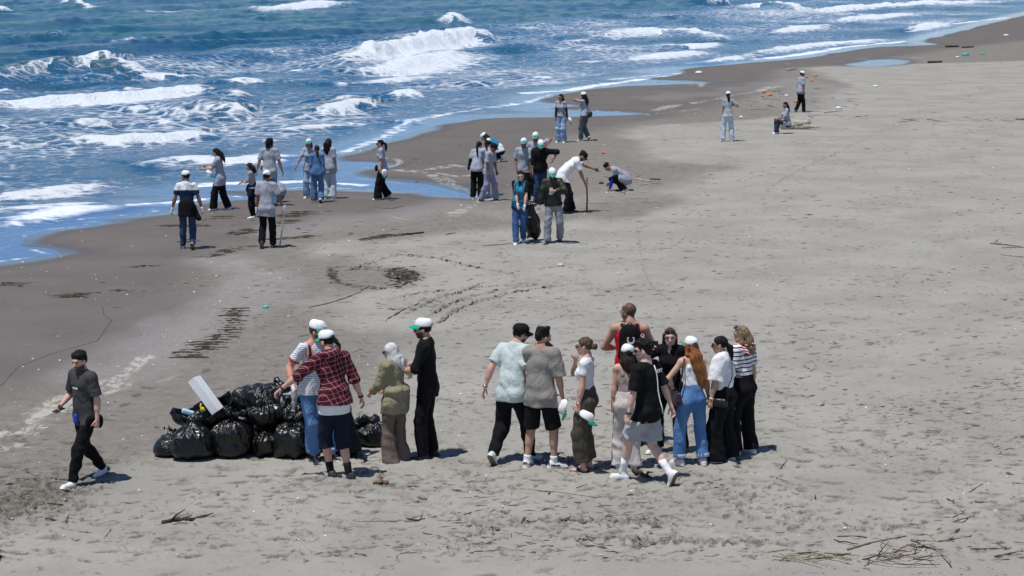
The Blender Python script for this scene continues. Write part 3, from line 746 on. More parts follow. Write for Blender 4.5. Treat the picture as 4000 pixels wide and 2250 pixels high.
def grow(prims, h, fine=(), wrinkle=None, cuts=(), pad=.03, hem=None):
    X, Y, Z = axes_for(prims, h, pad, fine)
    x, y, z = X[:, None, None], Y[None, :, None], Z[None, None, :]
    if hem:            # the first hem[0] pieces end at a plane (hem line); sleeves and the rest do not
        nn, p, n = hem
        D = field([q for q in prims[:nn] if not q.sub], X, Y, Z)
        D = np.maximum(D, -((x - p[0]) * n[0] + (y - p[1]) * n[1] + (z - p[2]) * n[2])).astype(np.float32)
        D2 = field([q for q in prims[nn:] if not q.sub], X, Y, Z)
        t = np.clip(.5 + .5 * (D - D2) / .025, 0, 1); D = D + (D2 - D) * t - .025 * t * (1 - t)
        for q in prims:
            if q.sub:
                d = -field([Pr(q.a, q.b, q.ra, q.rb, q.M, q.k, q.flat, q.sm)], X, Y, Z); D = np.maximum(D, d)
    else: D = field(prims, X, Y, Z)
    if wrinkle is not None:
        near_ = np.abs(D) < .05
        i, j, k = np.nonzero(near_)
        D[i, j, k] += wrinkle(X[i], Y[j], Z[k]).astype(np.float32)
    for (p, n) in cuts:      # keep the side n points to
        D = np.maximum(D, -((x - p[0]) * n[0] + (y - p[1]) * n[1] + (z - p[2]) * n[2])).astype(np.float32)
    return skin_mesh(D, X, Y, Z)
def tube(pts, rad, seg=6, k=None):
    """closed tube along points -> V, F(quads)"""
    pts = [np.asarray(p, float) for p in pts]; V = []; n = len(pts)
    up = V3(0, 0, 1)
    d0 = unit(pts[-1] - pts[0])
    if abs(d0[2]) > .8: up = V3(0, 1, 0)
    for i, p in enumerate(pts):
        d = unit(pts[min(i + 1, n - 1)] - pts[max(i - 1, 0)]); a = unit(np.cross(d, up)); b = np.cross(a, d)
        r = rad[i] if hasattr(rad, '__len__') else rad
        for s_ in range(seg):
            t = 2 * PI * s_ / seg; V.append(p + r * (math.cos(t) * a + math.sin(t) * b * (k or 1)))
    F = [(i * seg + s_, i * seg + (s_ + 1) % seg, (i + 1) * seg + (s_ + 1) % seg, (i + 1) * seg + s_) for i in range(n - 1) for s_ in range(seg)]
    V.append(pts[0]); V.append(pts[-1]); c0, c1 = len(V) - 2, len(V) - 1
    for s_ in range(0, seg, 1):
        F.append((c0, (s_ + 1) % seg, s_, s_)); F.append((c1, (n - 1) * seg + s_, (n - 1) * seg + (s_ + 1) % seg, (n - 1) * seg + (s_ + 1) % seg))
    return np.array(V), np.array(F)
def join(parts):
    Vs, Fs, o = [], [], 0
    for V, F in parts:
        Vs.append(V); Fs.append(np.asarray(F) + o); o += len(V)
    return np.concatenate(Vs), np.concatenate(Fs)
def mesh_poly(name, V, F, smooth=True):
    """mesh from mixed faces (a quad with a repeated last index is a triangle)"""
    fs = [tuple(f[:3]) if len(f) == 4 and f[3] == f[2] else tuple(f) for f in np.asarray(F).tolist()]
    me = bpy.data.meshes.new(name); me.from_pydata([tuple(v) for v in np.asarray(V, float).tolist()], [], fs); me.update()
    if smooth: me.polygons.foreach_set('use_smooth', np.ones(len(me.polygons), bool))
    return me

# ------------------------------------------------------------------ materials for people
_mats = {}
def mat_skin():
    if 'skin' in _mats: return _mats['skin']
    m = NT('skin'); co = m.coord()
    c = m.mix(m.ramp(m.noise(co, 40, 3), .3, .7, 0, .25), m.attr('col', 'Color'), m.mix(.5, m.attr('col', 'Color'), (.5, .22, .16)))
    m.P(Base_Color=c, Roughness=.55); m.set(m.b, 'Specular IOR Level', .35); m.set(m.b, 'Subsurface Weight', .06); m.set(m.b, 'Subsurface Radius', (.01, .004, .002)); m.set(m.b, 'Subsurface Scale', .3)
    _mats['skin'] = m.m; return m.m
def mat_cloth(name, col, col2=None, kind='plain', rough=.9, **kw):
    """woven cloth; kind: plain, denim, stripes, plaid, blocks, attr"""
    if name in _mats: return _mats[name]
    m = NT(name); co = m.coord(); sx = m.n('SeparateXYZ'); m.l(co, sx.inputs[0]); z = sx.outputs[2]; x = sx.outputs[0]; y = sx.outputs[1]
    wob = m.math('MULTIPLY', m.math('SUBTRACT', m.noise(co, 6, 2), .5), .02)
    z = m.math('ADD', z, wob)
    if kind == 'attr': c = m.attr('col', 'Color')
    elif kind == 'denim':
        c = m.mix(m.ramp(m.noise(m.mapping(co, (1, 1, .6)), 3.0, 3, .5), .35, .70), col, col2)
        c = m.mix(m.ramp(m.noise(m.mapping(co, (160, 160, 40)), 1, 2), .4, .7, 0, .08), c, (.6, .68, .78))
    elif kind == 'stripes':
        per = kw.get('per', .04); dut = kw.get('dut', .35)
        f = m.math('FRACT', m.math('DIVIDE', z, per)); c = m.mix(m.math('LESS_THAN', f, dut), col, col2)
    elif kind == 'plaid':
        per = kw.get('per', .062)
        rv = m.mapping(co, (1, 1, 1), (0, R(14), 0)); s2 = m.n('SeparateXYZ'); m.l(rv, s2.inputs[0])
        def ln(v, p, w, o=0): return m.math('LESS_THAN', m.math('FRACT', m.math('ADD', m.math('DIVIDE', v, p), o)), w)
        u_ = m.math('ADD', s2.outputs[0], m.math('MULTIPLY', s2.outputs[1], .8))
        hh = m.math('ADD', s2.outputs[2], wob)
        dk = m.math('MAXIMUM', ln(u_, per, .45), ln(hh, per, .45))
        c = m.mix(m.math('MULTIPLY', dk, .55), col, (.035, .008, .016))
        c = m.mix(m.math('MULTIPLY', m.math('MAXIMUM', ln(u_, per, .09, .3), ln(hh, per, .09, .3)), .75), c, col2)
    else: c = m.rgb(*col) if False else None
    if c is None:
        c = m.mix(m.ramp(m.noise(co, 5, 4), .3, .7), tuple(min(1, v * .97) for v in col), tuple(min(1, v * 1.02) for v in col))
    weave = m.noise(m.mapping(co, (1, 1, 1)), 220, 2)
    fold = m.noise(m.mapping(co, kw.get('fold', (1, 1, .6)), (.3, .5, 0)), 7.5, 3, .5, 1.2)
    m.P(Base_Color=c, Roughness=rough, Normal=m.bump(weave, .12, .002, m.bump(fold, kw.get('fs', .6), .05)))
    m.set(m.b, 'Specular IOR Level', kw.get('spec', .2)); m.set(m.b, 'Sheen Weight', kw.get('sheen', .0))
    _mats[name] = m.m; return m.m
def mat_plain(name, col, rough=.5, spec=.5, metal=0., noise=.15, sc=20, bump=0, bsc=40):
    if name in _mats: return _mats[name]
    m = NT(name); co = m.coord()
    c = m.mix(m.ramp(m.noise(co, sc, 4), .3, .7), tuple(v * (1 - noise) for v in col), tuple(min(1, v * (1 + noise)) for v in col))
    m.P(Base_Color=c, Roughness=rough, Metallic=metal); m.set(m.b, 'Specular IOR Level', spec)
    if bump: m.P(Normal=m.bump(m.noise(co, bsc, 4), bump, .01))
    _mats[name] = m.m; return m.m
def mat_hair(name, col, col2=None):
    if name in _mats: return _mats[name]
    m = NT(name); co = m.coord()
    st = m.noise(m.mapping(co, (110, 110, 9)), 1, 3, .6)
    c = m.mix(m.ramp(st, .3, .7), col, col2 or tuple(v * 1.9 for v in col))
    m.P(Base_Color=c, Roughness=.55, Normal=m.bump(st, .7, .012)); m.set(m.b, 'Specular IOR Level', .18)
    _mats[name] = m.m; return m.m
SKIN = {'fair': (.60, .36, .27), 'mid': (.50, .285, .20), 'tan': (.38, .20, .13), 'brown': (.24, .12, .072), 'pale': (.66, .43, .35), 'red': (.58, .27, .19)}
HAIRC = {'black': ((.005, .0045, .0045), (.012, .010, .009)), 'dark': ((.018, .012, .009), (.045, .030, .022)), 'brown': ((.045, .024, .014), (.10, .055, .03)), 'red': ((.20, .062, .018), (.38, .15, .05)),
         'blond': ((.10, .065, .035), (.36, .25, .15)), 'bunblond': ((.014, .010, .008), (.17, .12, .075)), 'grey': ((.03, .028, .026), (.08, .075, .07))}
WHITE = (.80, .80, .80)

# ------------------------------------------------------------------ caps
CAP_W = lambda: mat_cloth('cap_white_cotton', (.80, .80, .80), fs=.25, rough=.85)
CAP_G = lambda: mat_cloth('cap_green_cotton', (.012, .37, .24), fs=.2, rough=.8)
CAP_K = lambda: mat_cloth('cap_black_cotton', (.010, .010, .011), fs=.2, rough=.85)
def cap_meshes():
    """crown (open below), brim, strap in cap space: origin at centre of the rim, y forward"""
    if 'cap' in _mats: return _mats['cap']
    V = []; F = []; nu, nv = 24, 9
    for j in range(nv):
        t = j / (nv - 1); ph = t * PI / 2
        for i in range(nu):
            a = 2 * PI * i / nu; c, s = math.cos(a), math.sin(a)
            rr = math.cos(ph) ** .72
            crease = 1 + .012 * math.cos(6 * a) * math.sin(2 * ph)
            z = .094 * math.sin(ph) ** .95 + .014 * max(0, s) * math.sin(2 * ph)
            z += .020 * max(0, -s) ** 8 * (1 - t) * 1.3
            V.append((.089 * c * rr * crease, .112 * s * rr * crease - .012 * t, z))
    for j in range(nv - 1):
        for i in range(nu): F.append((j * nu + i, j * nu + (i + 1) % nu, (j + 1) * nu + (i + 1) % nu, (j + 1) * nu + i))
    n0 = len(V)                                          # lining
    for v in V[:n0]: V = V + [(v[0] * .955, v[1] * .955, v[2] * .96)]
    F += [tuple(reversed([q + n0 for q in f])) for f in F]
    F += [(i, n0 + i, n0 + (i + 1) % nu, (i + 1) % nu) for i in range(nu)]
    crown = (np.array(V), F)
    V = []; F = []; nu, nv = 15, 6
    for lay in (0, 1):
        for j in range(nv):
            t = j / (nv - 1)
            for i in range(nu):
                a = PI * (.08 + .84 * i / (nu - 1)); c, s = math.cos(a), math.sin(a)
                ex = t * .078 * s ** .55
                x = .088 * c; y = .110 * s + ex
                z = .004 - .016 * t * t - .020 * (abs(c) ** 2) * (t + .2) - lay * .004
                V.append((x, y, z))
    def q(l, j, i): return l * nu * nv + j * nu + i
    for j in range(nv - 1):
        for i in range(nu - 1):
            F.append((q(0, j, i), q(0, j + 1, i), q(0, j + 1, i + 1), q(0, j, i + 1))); F.append((q(1, j, i), q(1, j, i + 1), q(1, j + 1, i + 1), q(1, j + 1, i)))
    for i in range(nu - 1): F.append((q(0, nv - 1, i), q(1, nv - 1, i), q(1, nv - 1, i + 1), q(0, nv - 1, i + 1)))
    brim = (np.array(V), F)
    st, sf = tube([(.055 * math.sin(a), -.104 * math.cos(a) - .006, .010) for a in np.linspace(-.62, .62, 7)], .012, 6, .25)
    so, so_f = tube([(.05 * math.sin(a), -.104 * math.cos(a) - .003, .024 + .0 * a) for a in np.linspace(-.5, .5, 7)], .017, 6, .2)
    bt, bf = tube([(0, -.012, .090), (0, -.012, .098)], .008, 6)
    ev, ef = tube([(-.024, .106, .052), (-.012, .111, .056), (.012, .111, .056), (.024, .106, .052)], [.006, .015, .015, .006], 6, .35)
    _mats['cap'] = (mesh_poly('crown', *crown), mesh_poly('brim', *brim), mesh_poly('strap', st, sf), mesh_poly('opening', so, so_f), mesh_poly('button', bt, bf), mesh_poly('emblem', ev, ef))
    return _mats['cap']
_capv = {}
def make_cap(name, parent, M, style='white'):
    if style not in _capv:
        ms = [q.copy() for q in cap_meshes()]
        cm, bm, sm_ = {'white': (CAP_W(), CAP_G(), CAP_G()), 'black': (CAP_K(), CAP_K(), CAP_K())}[style]
        for q, mm in zip(ms, (cm, bm, sm_, mat_plain('cap_gap_dark', (.012, .010, .010), .9), cm, mat_plain('cap_emblem_blue', (.42, .66, .72), .8) if style == 'white' else mat_plain('cap_patch_orange', (.30, .09, .02), .8))): q.materials.append(mm)
        _capv[style] = ms
    cr, br, st, op, bu, em = _capv[style]
    o = bpy.data.objects.new(name, cr); COL.objects.link(o); o.parent = parent; o.matrix_local = M
    for nm, q in (('brim', br), ('strap', st), ('rear_opening', op), ('button', bu), ('emblem', em)):
        c = bpy.data.objects.new(nm, q); COL.objects.link(c); c.parent = o
    return o

# ------------------------------------------------------------------ the person builder
def ik(a, b, l1, l2, pole):
    d = b - a; L = np.linalg.norm(d)
    L2 = min(L, (l1 + l2) * .999); dn = d / (L + 1e-9); b = a + dn * L2
    x = (l1 * l1 - l2 * l2 + L2 * L2) / (2 * L2); h = math.sqrt(max(l1 * l1 - x * x, 0))
    pn = pole - dn * (pole @ dn); pn = unit(pn)
    return a + dn * x + pn * h, b
def M4(Rm, t):
    m = Matrix.Identity(4)
    for i in range(3):
        for j in range(3): m[i][j] = float(Rm[i, j])
        m[i][3] = float(t[i])
    return m

SOCK_LOC = {}
def person(label, px, py, yaw, top=None, bottom=None, H=None, head_px=None, sex='m', build=1.0, skin='mid', hair=None, cap=None, lean=4, side=0, twist=0, hunch=6, head=(0, 0, 0),
           feet=None, hands=None, pz=None, pelvis_pitch=0, shoes='white', sock=None, belly=0., group=None, extra=None, res=None, glasses=False, beard=None, sit=False, grip=(.35, .35), elbows=(None, None), palms=(None, None), shift=(0, 0), smile=False, under=None, knees=(None, None)):
    x, y = [float(v) for v in G(px, py)]
    z = float(look(gz, np.array(x), np.array(y))) if 'gz' in globals() else 0.
    x, y = [float(v) for v in G(px, py, z)]
    far = y > 40
    if H is None:
        lo, hi = .8, 2.4
        for _ in range(30):
            mid_ = (lo + hi) / 2
            if proj(x, y, z + mid_)[1] > head_px: lo = mid_
            else: hi = mid_
        H = lo
    h = res or (.020 if far else .0125)
    s = H / 1.75; f_ = sex == 'f'
    z -= .012
    root = empty('person', (x, y, z), R(yaw)); tag(root, label, 'person', group)
    W = build
    # ---- skeleton
    hipw = .082 * s * (1.05 if f_ else 1) * (.6 + .4 * W)
    feet = feet or (dict(x=-.11, y=0), dict(x=.11, y=0))
    ank = []; ftM = []
    for i, ft in enumerate(feet):
        th = ft.get('lift', 0); yw = ft.get('yaw', 12 if i == 0 else -12)
        Rf = rot('z', yw) @ rot('x', -th)
        p0 = V3(ft.get('x', 0), ft.get('y', 0), ft.get('z', 0)) * s
        if th >= 0:
            ball = p0 + rot('z', yw) @ V3(0, .125 * s, .0); a_ = ball + Rf @ V3(0, -.125, .085) * s
        else:
            heel = p0 + rot('z', yw) @ V3(0, -.06 * s, 0); a_ = heel + Rf @ V3(0, .06, .085) * s
        ank.append(a_); ftM.append(Rf)
    l1, l2 = .425 * s, .415 * s
    pc = V3((ank[0][0] + ank[1][0]) / 2 + shift[0] * s, (ank[0][1] + ank[1][1]) / 2 + shift[1] * s, 0)
    if pz is None:
        zz = .955 * s
        for _ in range(60):
            ok_ = all(np.linalg.norm(pc + V3(sg * hipw, 0, zz - .04 * s) - a_) < (l1 + l2) * .994 for sg, a_ in zip((-1, 1), ank))
            if ok_: break
            zz -= .006 * s
        pc[2] = zz
    else: pc[2] = pz * s
    Rp = rot('x', -pelvis_pitch - lean * .35) @ rot('y', side * .3)
    Rw = rot('x', -pelvis_pitch - lean * .8) @ rot('y', side * .7) @ rot('z', twist * .5)
    Rc = rot('x', -pelvis_pitch - lean - hunch * .5) @ rot('y', side) @ rot('z', twist)
    Rn = rot('x', -pelvis_pitch - lean - hunch * 1.6) @ rot('y', side) @ rot('z', twist)
    hy, hp, hr = head
    Rh = rot('z', hy) @ rot('x', -hp) @ rot('y', hr)
    hips = [pc + Rp @ V3(sg * hipw, 0, -.04 * s) for sg in (-1, 1)]
    wa = pc + Rw @ V3(0, .0, .15 * s); ch = wa + Rc @ V3(0, -.005, .20) * s; nb_ = ch + Rc @ V3(0, -.018, .172) * s
    shw = (.146 if f_ else .166) * s * (.75 + .25 * W)
    sho = [ch + Rc @ V3(sg * shw, -.012, .128 * s) for sg in (-1, 1)]
    hc = nb_ + Rn @ V3(0, .012, .070) * s + Rh @ V3(0, .012, .085) * s
    kn = []
    for i in (0, 1):
        pole = (rot('z', feet[i].get('yaw', 0) * .7) @ V3((-.12, .12)[i], 1, .0)) if knees[i] is None else V3(*knees[i])
        k_, a_ = ik(hips[i], ank[i], l1, l2, pole); kn.append(k_); ank[i] = a_
    ua, fa = .285 * s, .245 * s
    hands = hands or (V3(-.24, .03, .80), V3(.24, .03, .80))
    el, wr, hdM = [], [], []
    for i in (0, 1):
        tgt = V3(*hands[i]) * s if hands[i] is not None else V3((-.24, .24)[i], .03, .8) * s
        pole = V3((-.5, .5)[i], -1, -.3) if elbows[i] is None else V3(*elbows[i])
        e_, w_ = ik(sho[i], tgt, ua, fa, pole); el.append(e_); wr.append(w_)
    # ---- skin
    sw = s * (.50 + .41 * W); P = []
    tm = lambda M, w=1, d=.7: dict(M=M, k=(w, d, 1))
    P.append(Pr(pc + Rp @ V3(0, -.005, -.03) * s, pc + Rp @ V3(0, 0, .06) * s, (.150 if not f_ else .160) * sw, (.138 if not f_ else .134) * sw, sm=.05, **tm(Rp, 1, .74)))
    P.append(Pr(pc + Rp @ V3(0, 0, .06) * s, wa + Rw @ V3(0, .01 * belly, .02) * s, (.138 if not f_ else .130) * sw, (.132 if not f_ else .112) * sw * (1 + .12 * belly), sm=.05, **tm(Rw, 1, .74 + .16 * belly)))
    P.append(Pr(wa, ch + Rc @ V3(0, 0, .02) * s, (.132 if not f_ else .112) * sw, (.156 if not f_ else .132) * sw, sm=.05, **tm(Rc, 1, .70)))
    P.append(Pr(ch, ch + Rc @ V3(0, -.01, .09) * s, (.156 if not f_ else .132) * sw, (.135 if not f_ else .115) * sw, sm=.05, **tm(Rc, 1, .66)))
    if belly > 0: P.append(Pr(wa + Rw @ V3(0, .05 * belly, -.03) * s, wa + Rw @ V3(0, .04 * belly, .08) * s, .105 * sw, .1 * sw, sm=.06))
    for i, sg in enumerate((-1, 1)):
        P.append(Pr(ch + Rc @ V3(sg * .05, -.012, .12) * s, sho[i], .062 * sw, .056 * sw, sm=.04))
        P.append(Pr(nb_ + Rn @ V3(0, -.01, .045) * s, sho[i] + Rc @ V3(-sg * .02, 0, .012) * s, .040 * s, .038 * s, sm=.04))
        if f_: P.append(Pr(ch + Rc @ V3(sg * .062, .070, -.005) * s, ch + Rc @ V3(sg * .06, .085, -.02) * s, .062 * sw, .054 * sw, sm=.04))
        else: P.append(Pr(ch + Rc @ V3(sg * .07, .045, .05) * s, ch + Rc @ V3(sg * .09, .04, .07) * s, .06 * sw, .05 * sw, sm=.05))
        P.append(Pr(pc + Rp @ V3(sg * .065, -.046, -.055) * s, pc + Rp @ V3(sg * .068, -.050, -.045) * s, (.076 if f_ else .072) * sw, sm=.05))
        P.append(Pr(hips[i], kn[i], (.090 if f_ else .084) * sw, .056 * s * (.8 + .2 * W), sm=.035))
        P.append(Pr(kn[i], ank[i], .054 * s * (.8 + .2 * W), .037 * s, sm=.03))
        dn = unit(ank[i] - kn[i]); bk = unit(V3(0, -1, 0) - dn * (V3(0, -1, 0) @ dn)) if knees[i] is None else unit(hips[i] * 0 + V3(0, -1, -.2))
        P.append(Pr(kn[i] + dn * .08 * s + bk * .014 * s, kn[i] + dn * .19 * s + bk * .012 * s, .050 * s * (.75 + .25 * W), .045 * s, sm=.03))
        P.append(Pr(ank[i] + ftM[i] @ V3(0, -.03, -.045) * s, ank[i] + ftM[i] @ V3(0, .13, -.060) * s, .032 * s, .026 * s, sm=.03, M=ftM[i], k=(1.15, 1, .8)))
        aw = s * (.55 + .38 * W) * (.90 if f_ else 1)
        P.append(Pr(sho[i], el[i], .053 * aw, .040 * aw, sm=.03))
        fd = unit(wr[i] - el[i])
        P.append(Pr(el[i], wr[i], .040 * aw, .027 * aw, sm=.02)); P.append(Pr(el[i] + fd * .04 * s, el[i] + fd * .11 * s, .042 * aw, .037 * aw, sm=.03))
        # hand frame: y along the palm, z = back of hand
        if palms[i] is None: side_ = V3((-1, 1)[i], -.2, .1)
        else: side_ = V3(*palms[i])
        zb = unit(side_ - fd * (side_ @ fd)); xb = np.cross(fd, zb)
        hM = np.stack([xb, fd, zb], 1); hdM.append(hM)
        hs = s * (.92 if f_ else 1)
        P.append(Pr(wr[i] + fd * .015 * hs, wr[i] + fd * .075 * hs, .034 * hs, .040 * hs, M=hM, k=(1, 1, .42), sm=.018))
    P.append(Pr(nb_ + Rn @ V3(0, -.012, -.03) * s, hc + Rh @ V3(0, -.018, -.03) * s, (.050 if f_ else .058) * s * (.8 + .2 * W), (.048 if f_ else .056) * s, sm=.025))
    hk = .965 * s ** .8                                           # heads vary less than bodies
    hd = lambda *v: hc + Rh @ V3(*v) * hk
    fw = .97 if f_ else 1.0
    P += [Pr(hd(0, -.016, .030), hd(0, -.016, .0301), .088 * hk, M=Rh, k=(.875, 1.1, .97), sm=.02),
          Pr(hd(0, .026, .004), hd(0, .030, -.056), .068 * hk * fw, .050 * hk * fw, M=Rh, k=(.94, 1, 1), sm=.025),
          Pr(hd(0, .052, -.088), hd(0, .054, -.086), .026 * hk * fw, sm=.02),
          Pr(hd(.046, .002, -.052), hd(.012, .048, -.088), .024 * hk, .022 * hk, sm=.02), Pr(hd(-.046, .002, -.052), hd(-.012, .048, -.088), .024 * hk, .022 * hk, sm=.02),
          Pr(hd(-.034, .078, .024), hd(.034, .078, .024), .014 * hk, sm=.02),
          Pr(hd(0, .090, .010), hd(0, .110, -.030), .007 * hk, .0135 * hk, sm=.010),
          Pr(hd(.012, .096, -.034), hd(-.012, .096, -.034), .010 * hk, sm=.008),
          Pr(hd(-.018, .084, -.060), hd(.018, .084, -.060), .0105 * hk, sm=.010),
          Pr(hd(-.034, .096, .004), hd(-.032, .096, .004), .013 * hk, sm=.012, sub=True), Pr(hd(.034, .096, .004), hd(.032, .096, .004), .013 * hk, sm=.012, sub=True),
          Pr(hd(-.078, -.012, -.004), hd(-.078, -.010, -.012), .030 * hk, M=Rh, k=(.36, .75, 1.05), sm=.006), Pr(hd(.078, -.012, -.004), hd(.078, -.010, -.012), .030 * hk, M=Rh, k=(.36, .75, 1.05), sm=.006)]
    hb = .13 * hk
    fine = [(hc - hb, hc + hb, .0085)] if not far else [(hc - hb, hc + hb, .014)]
    V, F = grow(P, h, fine)
    # fingers: five bent chains rooted in the palm
    fing = []
    for i in (0, 1):
        hM = hdM[i]; hs = s * (.92 if f_ else 1); g = grip[i]; o = wr[i]
        for q, (fx_, ln, rr) in enumerate(((-.029, .068, .0088), (-.010, .078, .0092), (.010, .073, .0088), (.028, .058, .0078))):
            mir = fx_ * (1 if i == 0 else 1)
            p = o + hM @ V3(mir, .080, 0) * hs; pts = [o + hM @ V3(mir * .9, .055, 0) * hs, p]; an = 0
            for seg_, fr in ((.42, .8), (.33, 1.2), (.25, 1.0)):
                an += g * fr * 75; d = hM @ (rot('x', -an) @ V3(mir * 1.2, 1, 0)); p = p + unit(d) * ln * seg_ * hs; pts.append(p)
            fing.append(tube(pts, [rr * hs * 1.05, rr * hs, rr * hs * .95, rr * hs * .88, rr * hs * .6], 6 if not far else 5))
        th = -1 if i == 0 else 1
        # the thumb leaves the side of the palm on the side the palm faces forward
        tx = 1 if (hM[:, 0] @ V3(0, 1, .2)) > 0 else -1
        p = o + hM @ V3(tx * .022, .018, -.004) * hs; pts = [p]
        for d, ln in ((V3(tx * .75, .75, -.35), .034), (V3(tx * .45, 1, -.35 - g * .4), .032), (V3(tx * .1, 1, -.3 - g * .8), .026)):
            p = p + hM @ unit(d) * ln * hs; pts.append(p)
        fing.append(tube(pts, [.013 * hs, .012 * hs, .0105 * hs, .007 * hs], 6 if not far else 5))
    nb0 = len(V)
    me = mesh_poly('body', *join([(V, F)] + fing))
    V = np.empty(len(me.vertices) * 3, np.float32); me.vertices.foreach_get('co', V); V = V.reshape(-1, 3)
    sk = np.array(SKIN[skin]); col = np.tile(sk, (len(V), 1))
    q = (V - hc) @ Rh / hk
    inh = (np.abs(q[:, 0]) < .1) & (np.abs(q[:, 1]) < .13) & (q[:, 2] > -.12)
    lip = inh & (np.hypot(q[:, 0] / 1.6, q[:, 2] + .060) < .0125) & (q[:, 1] > .078)
    hcol = np.array(HAIRC[(hair or {}).get('c', 'black')][0])
    if not f_:
        stb = inh & (q[:, 2] < -.028) & (q[:, 1] > -.01)
        col[stb] = col[stb] * .75 + hcol * .2
    if beard:
        bz = inh & (q[:, 2] < -.032 - .35 * np.clip(q[:, 1] - .03, 0, 1)) & (q[:, 1] > -.012) | (inh & (np.abs(q[:, 2] + .045) < .008) & (q[:, 1] > .075))
        col[bz] = np.array(beard) if not isinstance(beard, str) else hcol * 1.3 + sk * .10
    col[lip] = sk * np.array([.85, .55, .55])
    brow = inh & (np.abs(q[:, 2] - .024 - .0) < .0062) & (np.abs(np.abs(q[:, 0]) - .034) < .021) & (q[:, 1] > .06)
    col[brow] = hcol * 1.2
    if hair and hair['s'] in ('buzz', 'fade'):
        bz = inh & (-.14 * (q[:, 1] - .078) + .175 * (q[:, 2] - .062) > 0)
        col[bz] = col[bz] * .14 + hcol * .8
    if (hair or {}).get('s') == 'buzz':
        bald = inh & (q[:, 2] > .085) & (q[:, 1] > .0); col[bald] = sk * .7
    cattr(me, 'col', col)
    body = link('body', me, mat_skin(), root)
    # eyes
    for sg in (-1, 1):
        ev, ef = tube([hd(sg * .033, .0785, .005), hd(sg * .033, .082, .005), hd(sg * .033, .0855, .0045), hd(sg * .033, .0868, .0045)], [.010 * hk, .012 * hk, .0085 * hk, .003 * hk], 8)
        link('eye', mesh_poly('eye', ev, ef), mat_plain('eye_dark', (.03, .022, .018), .6, .2), root)
    seed = len(_capv) + int(px) % 97
    def wr_top(a=.006):
        a *= 1.15
        def fn(X, Y, Z):
            return -.35 * a + a * (vnoise(X * 6 + Z * 4, Y * 6, Z * 9 - X * 4, seed) + .6 * (1 - 2 * np.abs(vnoise(X * 6, Y * 6 + Z * 5, Z * 7 + X * 6, seed + 3)))) 
        return fn
    def wr_leg(a=.006):
        a *= 1.3
        def fn(X, Y, Z):
            return -.5 * a + a * (vnoise(X * 7, Y * 7, Z * 15 + X * 6, seed + 5) * (1.4 - .5 * np.clip(Z, 0, 1)) + .7 * vnoise(X * 16, Y * 16, Z * 4, seed + 6))
        return fn
    ctx = dict(root=root, pc=pc, wa=wa, ch=ch, nb=nb_, sho=sho, el=el, wr=wr, hips=hips, kn=kn, ank=ank, ftM=ftM, hc=hc, Rh=Rh, Rc=Rc, Rp=Rp, Rw=Rw, Rn=Rn, s=s, sw=sw, hk=hk, P=P, hdM=hdM, h=h, far=far, hd=hd, f=f_, x=x, y=y, z=z, yaw=yaw)
    # ---- lower garment
    gh = h * .95
    def legs(b, nm):
        e = max(b.get('ease', .012), .013) * s; Q = [p.fat(e) for p in P[:2]]
        Q[1] = Pr(P[1].a, P[1].a + (P[1].b - P[1].a) * b.get('rise', .55), P[1].ra + e, P[1].rb + e, M=P[1].M, k=P[1].k, sm=.04, flat=True)
        L = b.get('len', 2.0)
        for i in (0, 1):
            Q.append(Pr(pc + Rp @ V3((-1, 1)[i] * .065, -.046, -.055) * s, pc + Rp @ V3((-1, 1)[i] * .068, -.050, -.05) * s, (.076 if f_ else .072) * sw + e, sm=.05))
            thr = (.092 if f_ else .088) * sw + e; knr = max(.058 * s + e, b.get('kr', 0) * s); hem = b.get('hem', .06) * s
            if L <= 1.05:
                d = kn[i] - hips[i]; Q.append(Pr(hips[i], hips[i] + d * L, thr, hem, sm=.03, flat=True))
            else:
                Q.append(Pr(hips[i], kn[i], thr, knr, sm=.03))
                d = ank[i] - kn[i]; ext = b.get('drop', 0.0) * s
                end = kn[i] + d * (L - 1) + unit(d) * ext
                Q.append(Pr(kn[i], end, knr, hem, sm=.03, flat=True))
                cb = P[(5 if belly > 0 else 4) + 12 * i + 6]
                if L > 1.6: Q.append(cb.fat(e + .004))
        cuts = []
        hm = [t_.get('hem', .10) for t_ in (top, under) if t_ and not t_.get('crop') and t_.get('hem', .10) > -.02]
        if hm and pz is None:           # the shirt hangs over the waistband: the trousers start just inside its hem
            cuts = [(pc + Rp @ V3(0, 0, -max(hm) + .022) * s, Rp @ V3(0, 0, -1))]
        V, F = grow(Q, gh, wrinkle=wr_leg(b.get('wr', .006)), cuts=cuts)
        me = mesh_np(nm, V, F); o = link(nm, me, b['mat'], root)
        if b.get('cuff'):
            for i in (0, 1):
                d = unit(ank[i] - kn[i]); end = kn[i] + (ank[i] - kn[i]) * (L - 1)
                Vc, Fc = tube([end - d * .055 * s, end - d * .05 * s, end - d * .004 * s, end + d * .003 * s], [(b['hem'] * .9) * s, (b['hem'] + .006) * s, (b['hem'] + .006) * s, b['hem'] * .9 * s], 12)
                link('cuff', mesh_poly('cuff', Vc, Fc), b.get('cuffmat', b['mat']), o)
        return o
    if bottom: ctx['bottom'] = legs(bottom, bottom.get('name', 'trousers'))
